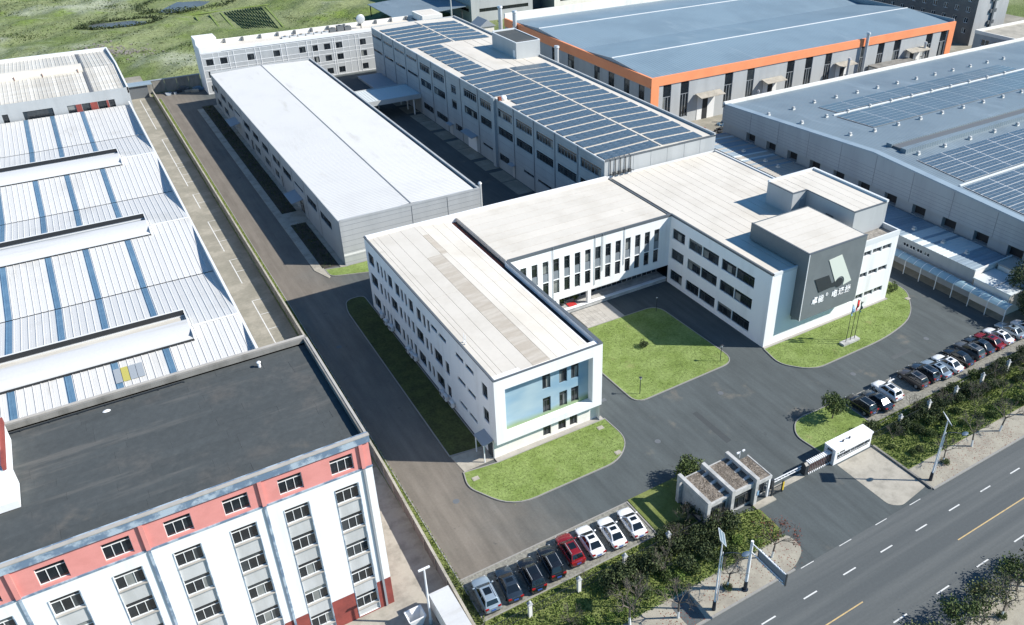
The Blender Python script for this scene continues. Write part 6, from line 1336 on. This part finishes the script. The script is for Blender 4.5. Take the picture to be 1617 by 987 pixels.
q = MB(); q.box(101.2, 102.2, 54.3, 54.5, .0, .15); q.box(101.5, 101.9, 54.35, 54.45, .15, .3); tag(q.build('kerb_block', 'sign_white'), 'small white block lying by the kerb before the red far-row car', 'block')
# ------------------------------------------------------------------ vegetation
def leaf(mb, p, s, rr, flat=.0):
    d = Vector((rr.gauss(0, 1), rr.gauss(0, 1), rr.gauss(0, 1 - flat))).normalized(); e = d.orthogonal(); e.rotate(Matrix.Rotation(rr.uniform(0, 6.28), 3, d)); e.normalize()
    mb.face([p - d * s, p + e * s * .55, p + d * s, p - e * s * .55])
def leaf_cloud(mb, blobs, n, s, rr):
    """leaves spread through several uneven lobes, denser towards each lobe's skin"""
    vol = [b[3] * b[4] * b[5] for b in blobs]; tot = sum(vol)
    for b, v in zip(blobs, vol):
        for _ in range(int(n * v / tot)):
            d = Vector((rr.gauss(0, 1), rr.gauss(0, 1), rr.gauss(0, 1))).normalized(); r = rr.uniform(.35, 1) ** .45 * (1 + .18 * math.sin(d.x * 5 + b[0]) * math.sin(d.y * 6 + b[1] * 3))
            leaf(mb, Vector((b[0] + d.x * b[3] * r, b[1] + d.y * b[4] * r, max(.08, b[2] + d.z * b[5] * r))), s * rr.uniform(.6, 1.3), rr)
def lobes(rr, r, h, n, z0):
    out = [(0, 0, z0 + h * .5, r * .72, r * .72, h * .5)]
    for i in range(n): a = 6.28 * i / n + rr.uniform(-.4, .4); k = rr.uniform(.38, .62); out.append((math.cos(a) * r * .55, math.sin(a) * r * .55, z0 + h * rr.uniform(.3, .75), r * k, r * k, h * .5 * rr.uniform(.5, .85)))
    return out
def branches(mb, p, d, ln, r, lv, rr, tips, spread=.55, upw=.25, k=5):
    q = p + d * ln; mb.cyl(p, q, r, r * .68, k, cap=False)
    if lv == 0: tips.append(q); return
    if lv <= 2: tips.append(q)
    for i in range(3 if lv > 1 else 2):
        a = rr.uniform(0, 6.28); o = d.orthogonal().normalized(); o.rotate(Matrix.Rotation(a, 3, d))
        nd_ = (d + o * rr.uniform(.45, 1.1) * spread * 1.5 + Vector((0, 0, upw))).normalized()
        branches(mb, p + d * ln * rr.uniform(.6, 1.0), nd_, ln * rr.uniform(.58, .82), max(.009, r * .6), lv - 1, rr, tips, spread, upw, 4 if lv < 3 else 5)
def tree_meshes(seed, h, lv=4, trunk=.10, nleaf=150, leafm='leaf_olive', ls=.09, spread=.55, white=True, clear=.36):
    rr = random.Random(seed); t = MB(); z1 = h * clear; lean = Vector((rr.uniform(-.25, .25), rr.uniform(-.25, .25), z1))
    z0 = 1.0 if white else 0
    a = lean * (z0 / z1); t.cyl(a, lean, trunk * .95, trunk * .72, 7, cap=False); w = MB()
    if white: w.cyl((0, 0, -.05), a, trunk * 1.15, trunk, 7)
    else: t.cyl((0, 0, -.05), (0, 0, .3), trunk * 1.3, trunk, 7)
    b = MB(); tips = []
    for i in range(4):
        an = 6.28 * i / 4 + rr.uniform(-.5, .5); d = Vector((math.cos(an) * spread * 1.3, math.sin(an) * spread * 1.3, 1)).normalized()
        branches(b, lean * rr.uniform(.86, 1), d, h * .2 * rr.uniform(.8, 1.2), trunk * .5, lv, rr, tips, spread)
    f = MB()
    for _ in range(nleaf):
        p = rr.choice(tips) + Vector((rr.gauss(0, .14), rr.gauss(0, .14), rr.gauss(0, .14))); leaf(f, p, ls * rr.uniform(.6, 1.3), rr)
    return dict(trunk=t.mesh('trunk', 'bark', smooth=True), whitewash=w.mesh('whitewash_band', 'whitewash') if white else None, branches=b.mesh('crown_branches', 'bark'), foliage=f.mesh('foliage', leafm) if nleaf else None)
def place_tree(name, tm, x, y, label, cat='tree', group=None, rz=0, s=1, z=.1, sz=None):
    t = thing(name, label, cat, (x, y, z), group, rz); t.scale = (s, s, sz or s)
    for nm, k in (('trunk', 'trunk'), ('whitewash_band', 'whitewash'), ('crown_branches', 'branches'), ('foliage', 'foliage')):
        if tm.get(k): o = bpy.data.objects.new(nm, tm[k]); C.objects.link(o); o.parent = t
    return t
bare = [tree_meshes(s, 6.4, 4, .11, 70, 'leaf_olive', .07, .66) for s in (3, 8, 21)]
redt = tree_meshes(31, 7.0, 4, .10, 520, 'leaf_red', .075, .5, clear=.34)
gS = 'young street trees along the pavement'
st_ = [(31.6, 40.6, 0, 1.1, 'bare street tree at the bottom edge, furthest left on the pavement'), (35.95, 38.8, 1, 1.05, 'bare street tree in a paving pit beside the dark asphalt patch'), (42.2, 39.0, 2, .88, 'small bare street tree between solar lamp and direction sign'), (75.75, 39.3, 0, .80, 'first bare street tree right of the right solar lamp, plants at its foot'), (81.2, 39.35, 1, 1.0, 'second bare street tree right of the right solar lamp'), (86.6, 39.3, 2, 1.0, 'third bare street tree right of the right solar lamp'), (92.2, 39.4, 0, 1.05, 'fourth bare street tree right of the right solar lamp'), (97.8, 39.4, 1, 1.0, 'fifth bare street tree right of the right solar lamp, at the picture edge')]
for i, (x, y, k, s, lab) in enumerate(st_): place_tree('street_tree', bare[k], x, y, lab, 'tree', gS, i * 1.7, s)
place_tree('street_tree', redt, 48.7, 39.5, 'street tree with sparse reddish leaves at the left corner of the drive', 'tree', gS, .4, 1.0)
for i, (x, y, k, s, lab) in enumerate(((62.2, 22.5, 2, .95, 'bare tree on the near pavement at the bottom right corner'), (57.0, 21.6, 0, .9, 'bare tree cut by the bottom edge, on the near pavement'), (68.4, 22.6, 1, .95, 'bare tree at the right edge on the near pavement'))): place_tree('street_tree', bare[k], x, y, lab, 'tree', 'trees on the near pavement', i * 2.1 + .5, s)
twig = [tree_meshes(s, 5.0, 4, .06, 30, 'leaf_olive', .07, .5, False, .12) for s in (41, 52)]
for i, (x, y, s, lab) in enumerate(((26.8, 43.6, .8, 'leafless tree in the grass behind the black SUVs'), (87.2, 43.2, .9, 'leafless tree in the grass below the dark blue far-row SUV'), (93.0, 43.4, .9, 'leafless tree in the grass below the mid-row white sedan, nearer the road'), (98.4, 43.8, .85, 'leafless tree in the grass below the grey SUV, nearer the road'), (33.9, 42.9, .95, 'leafless shrub tree in the verge below the white cars'), (37.7, 44.0, 1.0, 'leafless shrub tree below the right end of the near car row'), (46.1, 46.0, .9, 'leafless many-stemmed tree against the gatehouse front'), (43.9, 47.6, .85, 'leafless tree at the left end wall of the gatehouse'), (41.8, 46.2, .8, 'leafless tree in the dark shrubs left of the gatehouse'), (30.2, 46.9, .6, 'small leafless tree behind the black SUVs'), (73.8, 45.2, .75, 'leafless tree just right of the sign wall'), (80.2, 47.2, .9, 'leafless tree below the empty parking bay'), (84.6, 45.8, .85, 'leafless tree in the verge below the brown SUV'), (90.0, 45.0, .9, 'leafless tree in the verge below the white mid-row sedan'), (95.6, 46.2, .9, 'leafless tree in the verge below the grey SUV'), (101, 45.6, .9, 'leafless tree in the verge near the right edge'))):
    place_tree('bare_tree', twig[i % 2], x, y, lab, 'tree', 'leafless trees in the verge', i * 1.3, s)
# shrubs and round bushes
def shrub_mesh(seed, r, h, n, s, m, nl=5):
    rr = random.Random(seed); f = MB(); leaf_cloud(f, lobes(rr, r, h, nl, .05), n, s, rr); st2 = MB()
    for i in range(4): a = 6.28 * i / 4; st2.cyl((0, 0, 0), (math.cos(a) * r * .4, math.sin(a) * r * .4, h * .6), .03, .012, 4)
    return dict(foliage=f.mesh('foliage', m), stem=st2.mesh('stem', 'bark'))
SH = [shrub_mesh(60 + i, 1.35, 1.9, 950, .13, 'leaf_dark') for i in range(3)] + [shrub_mesh(70 + i, 1.1, 1.2, 700, .12, 'leaf_mid') for i in range(2)] + [shrub_mesh(80, .9, .8, 500, .11, 'leaf_light')]
def shrub(k, x, y, s, label, group, name='shrub', z=.1, rz=0, cat='shrub', sz=None):
    t = thing(name, label, cat, (x, y, z), group, rz); t.scale = (s, s, sz or s)
    for nm in ('foliage', 'stem'): o = bpy.data.objects.new(nm, SH[k][nm]); C.objects.link(o); o.parent = t
    return t
VERGE = []
rr = random.Random(5)
def band(x0, x1, y0, y1, step, kinds, smin, smax, label, group):
    x = x0
    while x < x1:
        VERGE.append(shrub(rr.choice(kinds), x + rr.uniform(-.3, .3), rr.uniform(y0, y1), rr.uniform(smin, smax), label, group, rz=rr.uniform(0, 6.28))); x += step * rr.uniform(.8, 1.2)
band(32.5, 48.0, 44.3, 45.9, 1.4, (0, 1, 2), .75, 1.1, 'dark shrub in the dense shrub bed of the west verge', 'dark shrubs of the west verge')
band(35.0, 46.0, 43.0, 44.0, 2.6, (0, 1, 2, 3), .6, .9, 'dark shrub in the dense shrub bed of the west verge', 'dark shrubs of the west verge')
band(40.5, 46.5, 46.6, 49.5, 1.6, (0, 1), .6, .9, 'dark shrub in the dense shrub bed of the west verge', 'dark shrubs of the west verge')
band(22, 50, 41.6, 43.2, 1.5, (3, 4, 5, 5, 5), .4, .85, 'low green shrub in the grass of the west verge', 'low shrubs of the west verge')
band(45.5, 50.5, 43.2, 45.4, 1.8, (3, 4), .5, .8, 'low green shrub in the grass of the west verge', 'low shrubs of the west verge')
band(72.6, 112, 45.0, 48.0, 1.25, (0, 1, 2, 3), .6, 1.05, 'dark shrub in the long bed of the east verge', 'dark shrubs of the east verge')
band(76, 112, 44.0, 46.0, 2.2, (0, 2, 3, 4), .5, .95, 'dark shrub in the long bed of the east verge', 'dark shrubs of the east verge')
band(72.5, 76, 41.8, 44.5, 1.3, (3, 0), .4, .6, 'low green shrub in the grass of the east verge', 'low shrubs of the east verge')
band(77, 112, 41.4, 43.6, 1.4, (3, 4, 5, 5), .4, .9, 'low green shrub in the grass of the east verge', 'low shrubs of the east verge')
# every shrub is named after the car or structure it grows below and its rank from there to the road
ANCH = [(21.45, 'the silver-blue SUV'), (23.95, 'the dark blue sedan'), (26.4, 'the left black SUV'), (28.85, 'the right black SUV'), (31.35, 'the dark red car'), (33.75, 'the first white sedan'), (36.35, 'the middle white sedan'), (38.95, 'the last white near-row sedan'), (41.6, 'the small lawn by the cars'), (44.2, 'the gatehouse end wall'), (46.8, 'the left gatehouse window'), (49.3, 'the right gatehouse window'),
        (73.0, 'the sign wall end'), (75.6, 'the far-row black SUV'), (78.1, 'the far-row dark sedan'), (80.7, 'the white SUV'), (83.2, 'the empty parking bay'), (85.8, 'the dark brown SUV'), (88.3, 'the dark blue SUV'), (90.4, 'the silver sedan'), (92.8, 'the far-row white sedan'), (95.4, 'the far-row black sedan'), (98.1, 'the grey SUV'), (100.5, 'the dark sedan by the red car'), (102.6, 'the bright red car'), (104.9, 'the white sedan by the red car'), (107.7, 'the last pale silver car'), (111, 'the dark tree past the cars')]
slots = {}
for t in VERGE: slots.setdefault(min(ANCH, key=lambda a: abs(a[0] - t.location.x))[1], []).append(t)
RANK = ['nearest', 'second', 'third', 'fourth', 'fifth', 'sixth', 'seventh', 'eighth', 'ninth']
for a, ts in slots.items():
    ts.sort(key=lambda t: -t.location.y)
    for i, t in enumerate(ts): t['label'] = '%s verge shrub below %s, %s' % ('low green' if t['group'].startswith('low') else 'dark leafy', a, 'only one there' if len(ts) == 1 else 'nearest to it' if i == 0 else 'closest to the road' if i == len(ts) - 1 else RANK[i] + ' towards the road')
shrub(4, 75.9, 39.15, .55, 'clump of low plants at the foot of the tree by the right solar lamp', None, 'plant_clump', cat='plant'); shrub(4, 42.2, 38.9, .5, 'square bed of brown-green plants round the small tree by the direction sign', None, 'plant_clump', cat='plant'); shrub(4, 62.2, 22.5, .5, 'ring of plants round the tree at the bottom right', None, 'plant_clump', cat='plant')
RB = dict(foliage=None)
def round_bush(seed, x, y, r, h, n, s, m, label, name='round_bush', cat='bush', trunk=0):
    rr2 = random.Random(seed); t = thing(name, label, cat, (x, y, .1)); f = MB(); leaf_cloud(f, lobes(rr2, r, h, 7, trunk), n, s, rr2); o = f.build('foliage' if not trunk else 'crown', m, t, local=True)
    q = MB(); q.cyl((0, 0, 0), (0, 0, max(.4, trunk + h * .35)), .09 if trunk else .05, .05, 7)
    if trunk:
        for i in range(6): a = 6.28 * i / 6; q.cyl((0, 0, trunk + .1), (math.cos(a) * r * .6, math.sin(a) * r * .6, trunk + h * .6), .04, .015, 5)
    q.build('trunk', 'bark', t, local=True)
round_bush(1, 48.4, 52.9, 1.75, 3.0, 2600, .13, 'leaf_mid', 'dense round evergreen bush behind the gatehouse')
round_bush(2, 70.9, 52.0, 1.75, 2.7, 2300, .12, 'leaf_mid', 'small round-crowned tree on the lawn by the far car row', 'lawn_tree', 'tree', .9)
round_bush(3, 60.1, 77.5, .75, .9, 500, .10, 'leaf_dark', 'lone low bush in the middle of the plaza lawn'); round_bush(4, 102.7, 69.2, .95, 1.6, 700, .1, 'leaf_mid', 'clipped round bush at the right end of the flag lawn')
round_bush(5, 101.0, 71.0, .6, 1.6, 300, .1, 'leaf_mid', 'narrow upright shrub at the office east corner', 'upright_shrub', 'shrub')
for i, (x, y, r, h) in enumerate(((112.5, 52.0, 2.6, 4.6), (115.5, 56.0, 3.0, 6.5), (117.5, 51.5, 3.0, 5.5), (113.8, 48.6, 2.2, 3.6))): round_bush(20 + i, x, y, r, h, 3000, .17, 'leaf_dark', ['dark dense tree behind the last parked cars, nearest them', 'tall dark tree at the right edge by the walkway end', 'broad dark tree at the very right edge behind the cars', 'low dark tree at the right edge below the cars'][i], 'dense_tree', 'tree', 1.0)
# spreading trees over the near lane, bottom right
for i, (x, y, r) in enumerate(((52.6, 24.9, 2.5), (57.6, 25.2, 2.6), (61.8, 25.2, 2.4), (66.2, 25.2, 2.6), (70.6, 25.3, 2.4))):
    rr2 = random.Random(90 + i); t = thing('verge_tree', ['spreading sparse tree over the near lane, at the bottom edge', 'second spreading tree over the near lane from the bottom edge', 'third spreading tree over the near lane from the bottom edge', 'fourth spreading tree over the near lane from the bottom edge', 'spreading tree over the near lane at the right edge'][i], 'tree', (x, 23.6, .1), 'spreading trees by the near kerb')
    b = MB(); tips = []
    for k in range(5): a = 6.28 * k / 5 + rr2.uniform(-.4, .4); branches(b, Vector((0, 0, .9)), Vector((math.cos(a) * .9, math.sin(a) * .8 + .55, .75)).normalized(), r * .42, .05, 3, rr2, tips, .6, .05)
    b.build('crown_branches', 'bark', t, local=True); q = MB(); q.cyl((0, 0, 0), (0, .1, 1.0), .12, .08, 7); q.build('trunk', 'bark', t, local=True)
    f = MB()
    for k in range(1500): p = rr2.choice(tips) + Vector((rr2.gauss(0, .38), rr2.gauss(0, .38), rr2.gauss(0, .26))); leaf(f, p, .13 * rr2.uniform(.6, 1.3), rr2)
    f.build('foliage', 'leaf_mid' if i % 2 else 'leaf_olive', t, local=True)
# grass standing in the verges
def in_any(x, y): return (20.3 < x < 52 and 40.8 < y < 48.0 and not (45.2 < x < 54.6 and y > 45.9)) or (71.5 < x < 115 and 40.8 < y < 48.5)
g = MB(); rr = random.Random(77)
for _ in range(34000):
    x, y = (rr.uniform(20.3, 52), rr.uniform(40.8, 48)) if rr.random() < .42 else (rr.uniform(71.5, 115), rr.uniform(40.8, 48.5))
    if not in_any(x, y): continue
    d = rr.uniform(.05, .11); a = rr.uniform(0, 6.28); h = rr.uniform(.1, .26); dx, dy = math.cos(a) * d, math.sin(a) * d
    g.face([(x - dx, y - dy, .09), (x + dx, y + dy, .09), (x + rr.uniform(-.1, .1), y + rr.uniform(-.1, .1), .1 + h)])
o = g.build('verge_grass', 'grass_blade'); tag(o, 'rough bright grass growing in the roadside verges', 'grass', kind='stuff')
g = MB()
for _ in range(5200):
    y = rr.uniform(48, 236); x = rr.uniform(19.55, 20.3); d = rr.uniform(.04, .1); a = rr.uniform(0, 6.28); h = rr.uniform(.05, .3); g.face([(x - math.cos(a) * d, y - math.sin(a) * d, .09), (x + math.cos(a) * d, y + math.sin(a) * d, .09), (x, y, .1 + h)])
o = g.build('wall_grass', 'grass_blade'); tag(o, 'weedy grass in the narrow strip along the boundary wall', 'grass', kind='stuff')
g = MB()
for a, b in ((124.4, 143.2), (149.3, 223.5)):
    for _ in range(int((b - a) * 26)): leaf(g, Vector((rr.uniform(28.4, 30.9), rr.uniform(a, b), .1 + abs(rr.gauss(0, .12)))), .16 * rr.uniform(.6, 1.2), rr)
for _ in range(500): leaf(g, Vector((rr.uniform(18.9, 20.0), rr.uniform(47.4, 56), .15 + abs(rr.gauss(0, .15)))), .12, rr)
o = g.build('bed_plants', 'leaf_dark'); tag(o, 'dark low plants filling the beds along the warehouse', 'ground cover', kind='stuff')
# fallen leaves and litter on the pavement
g = MB()
for _ in range(900): x = rr.choice((48.7, 42.2, 75.7, 81, 86.6, 36)) + rr.gauss(0, 1.6); y = 38.9 + rr.gauss(0, .9); s = rr.uniform(.03, .07); y = min(max(y, 37.3), 40.6); g.face([(x - s, y, .117), (x, y - s, .118), (x + s, y, .119), (x, y + s, .118)])
o = g.build('fallen_leaves', 'leaf_red'); tag(o, 'reddish fallen leaves scattered on the pavements', 'leaves', kind='stuff')
# ------------------------------------------------------------------ field: ponds, crop bed, scrub, rubble
def pond(name, poly, label=None):
    mb = MB(); mb.face([(x, y, .06) for x, y in poly]); o = mb.build(name, 'water'); o['kind'] = 'structure'
pond('pond_water', chaikin([(11, 334), (18, 329.5), (27, 328.2), (32.5, 330), (34, 334.5), (31, 338), (22, 337), (14, 338.5)], 2))
pond('marsh_water', chaikin([(34.5, 344), (45, 342.5), (55, 352), (64, 372), (52, 372), (42, 356)], 2))
cb = MB()
for k in range(15):
    x0, x1 = 57.2 + k * .72, 57.2 + k * .98; y0, y1 = 303 - k * .35, 333.5 + k * .25
    for j in range(18):
        a, b = j / 18, (j + 1) / 18; xa, xb = x0 + (x1 - x0) * a, x0 + (x1 - x0) * b; ya, yb = y0 + (y1 - y0) * a, y0 + (y1 - y0) * b; h = .35 + .12 * math.sin(j * 1.7 + k)
        cb.face([(xa - .28, ya, .0), (xb - .28, yb, 0), (xb, yb, h), (xa, ya, h)]); cb.face([(xa, ya, h), (xb, yb, h), (xb + .28, yb, 0), (xa + .28, ya, 0)])
o = cb.build('crop_rows', 'leaf_mid'); tag(o, 'dark green ploughed crop rows in the field beyond the rear block', 'crops', kind='stuff')
bd = MB()
for (xa, ya), (xb, yb) in (((46, 312), (47, 333)), ((50.5, 309), (52, 333)), ((40, 318), (39.5, 333)), ((54.6, 306), (56, 334)), ((69.5, 300), (72.6, 336)), ((38, 335), (78, 340)), ((66, 295), (75, 290))): bd.bar((xa, ya, .02), (xb, yb, .02), .6, .3)
o = bd.build('field_bund', 'lawn'); o['kind'] = 'structure'
sc = MB(); rr = random.Random(123)
def wet(x, y): return (9 < x < 36 and 326 < y < 340) or (33 < x < 66 and 342 < y < 374) or (39 < x < 73 and 298 < y < 337)
cl = [(rr.uniform(-30, 125), rr.uniform(246, 420), rr.uniform(2, 9)) for _ in range(150)] + [(17, 300, 8), (-4, 333, 10), (24, 341, 9), (14, 341, 6), (32, 340, 6), (30, 283, 7)]
for _ in range(9000):
    c = rr.choice(cl); x, y = c[0] + rr.gauss(0, c[2]), c[1] + rr.gauss(0, c[2] * .6)
    if wet(x, y) or y < 244.5 or (x > 98 and y > 268): continue
    leaf(sc, Vector((x, y, max(0, hz(x, y)) + abs(rr.gauss(0, .2)) + .05)), rr.uniform(.12, .34), rr)
o = sc.build('field_scrub', 'leaf_olive'); tag(o, 'rough scrub and weeds growing over the wild field', 'scrub', kind='stuff')
sc = MB()
for _ in range(6500):
    c = rr.choice(cl[100:]); x, y = c[0] + rr.gauss(0, c[2] * 1.2), c[1] + rr.gauss(0, c[2] * .7)
    if wet(x, y) or y < 244.5 or (x > 98 and y > 268): continue
    leaf(sc, Vector((x, y, max(0, hz(x, y)) + abs(rr.gauss(0, .3)) + .05)), rr.uniform(.14, .38), rr)
o = sc.build('field_reeds', 'leaf_mid'); tag(o, 'darker green reeds and bushes by the ponds and mounds', 'scrub', kind='stuff')
sc = MB()
for cx_, cy_, ax_, ay_, n in ((22.5, 333.5, 12.5, 5.6, 1500), (48, 356, 16, 13, 1300), (40, 344, 9, 3, 500)):
    for _ in range(n): a = rr.uniform(0, 6.28); k = rr.gauss(1.02, .07); x, y = cx_ + math.cos(a) * ax_ * k, cy_ + math.sin(a) * ay_ * k; leaf(sc, Vector((x, y, .15 + abs(rr.gauss(0, .45)))), rr.uniform(.2, .5), rr)
o = sc.build('pond_reeds', 'leaf_dark'); tag(o, 'dark reeds fringing the two ponds in the field', 'reeds', kind='stuff')
rb = MB()
for _ in range(260): x, y = 15 + rr.gauss(0, 5), 290 + rr.gauss(0, 4); s = rr.uniform(.15, .7); z = hz(x, y); rb.box(x, x + s, y, y + s * .8, z - .1, z + s * .5)
o = rb.build('rubble', 'gravel'); tag(o, 'grey rubble strewn over the bare ground behind the old factory', 'rubble', kind='stuff')

LAWN = {'front': [(27.2, 67.5), (26.8, 65.2), (29.8, 60.0), (43.4, 60.0), (46.4, 62.6), (46.2, 67.0), (31.4, 66.9)], 'plaza': [(51.6, 85.5), (52.0, 67.9), (68.3, 68.3), (68.2, 85.3)], 'flag': [(74.4, 67.7), (73.9, 64.2), (76.8, 60.9), (91.5, 61.0), (99.3, 62.8), (104.6, 68.2), (104.6, 71.8), (100.5, 71.8), (100.3, 67.9)], 'gate': [(65.2, 50.5), (66.8, 48.2), (71.0, 48.1), (74.1, 48.8), (74.1, 53.8), (66.9, 53.9), (65.3, 52.4)]}
def inside(p, x, y):
    c = False
    for i in range(len(p)):
        (xa, ya), (xb, yb) = p[i - 1], p[i]
        if (ya > y) != (yb > y) and x < (xb - xa) * (y - ya) / (yb - ya) + xa: c = not c
    return c
for nm, p in LAWN.items():
    g = MB(); xs_, ys_ = [q[0] for q in p], [q[1] for q in p]; n = int((max(xs_) - min(xs_)) * (max(ys_) - min(ys_)) * 26)
    for _ in range(n):
        x, y = rr.uniform(min(xs_), max(xs_)), rr.uniform(min(ys_), max(ys_))
        if not inside(p, x, y): continue
        if math.sin(x * .9 + 1.7 * math.sin(y * .5)) * math.sin(y * .8 + x * .3) < -.55 and rr.random() < .75: continue
        d = rr.uniform(.03, .07); a = rr.uniform(0, 6.28); dx, dy = math.cos(a) * d, math.sin(a) * d
        g.face([(x - dx, y - dy, .095), (x + dx, y + dy, .095), (x + rr.uniform(-.06, .06), y + rr.uniform(-.06, .06), .1 + rr.uniform(.03, .09))])
    o = g.build('lawn_grass', 'turf_blade'); tag(o, 'short mown grass of the %s lawn' % nm, 'grass', kind='stuff')
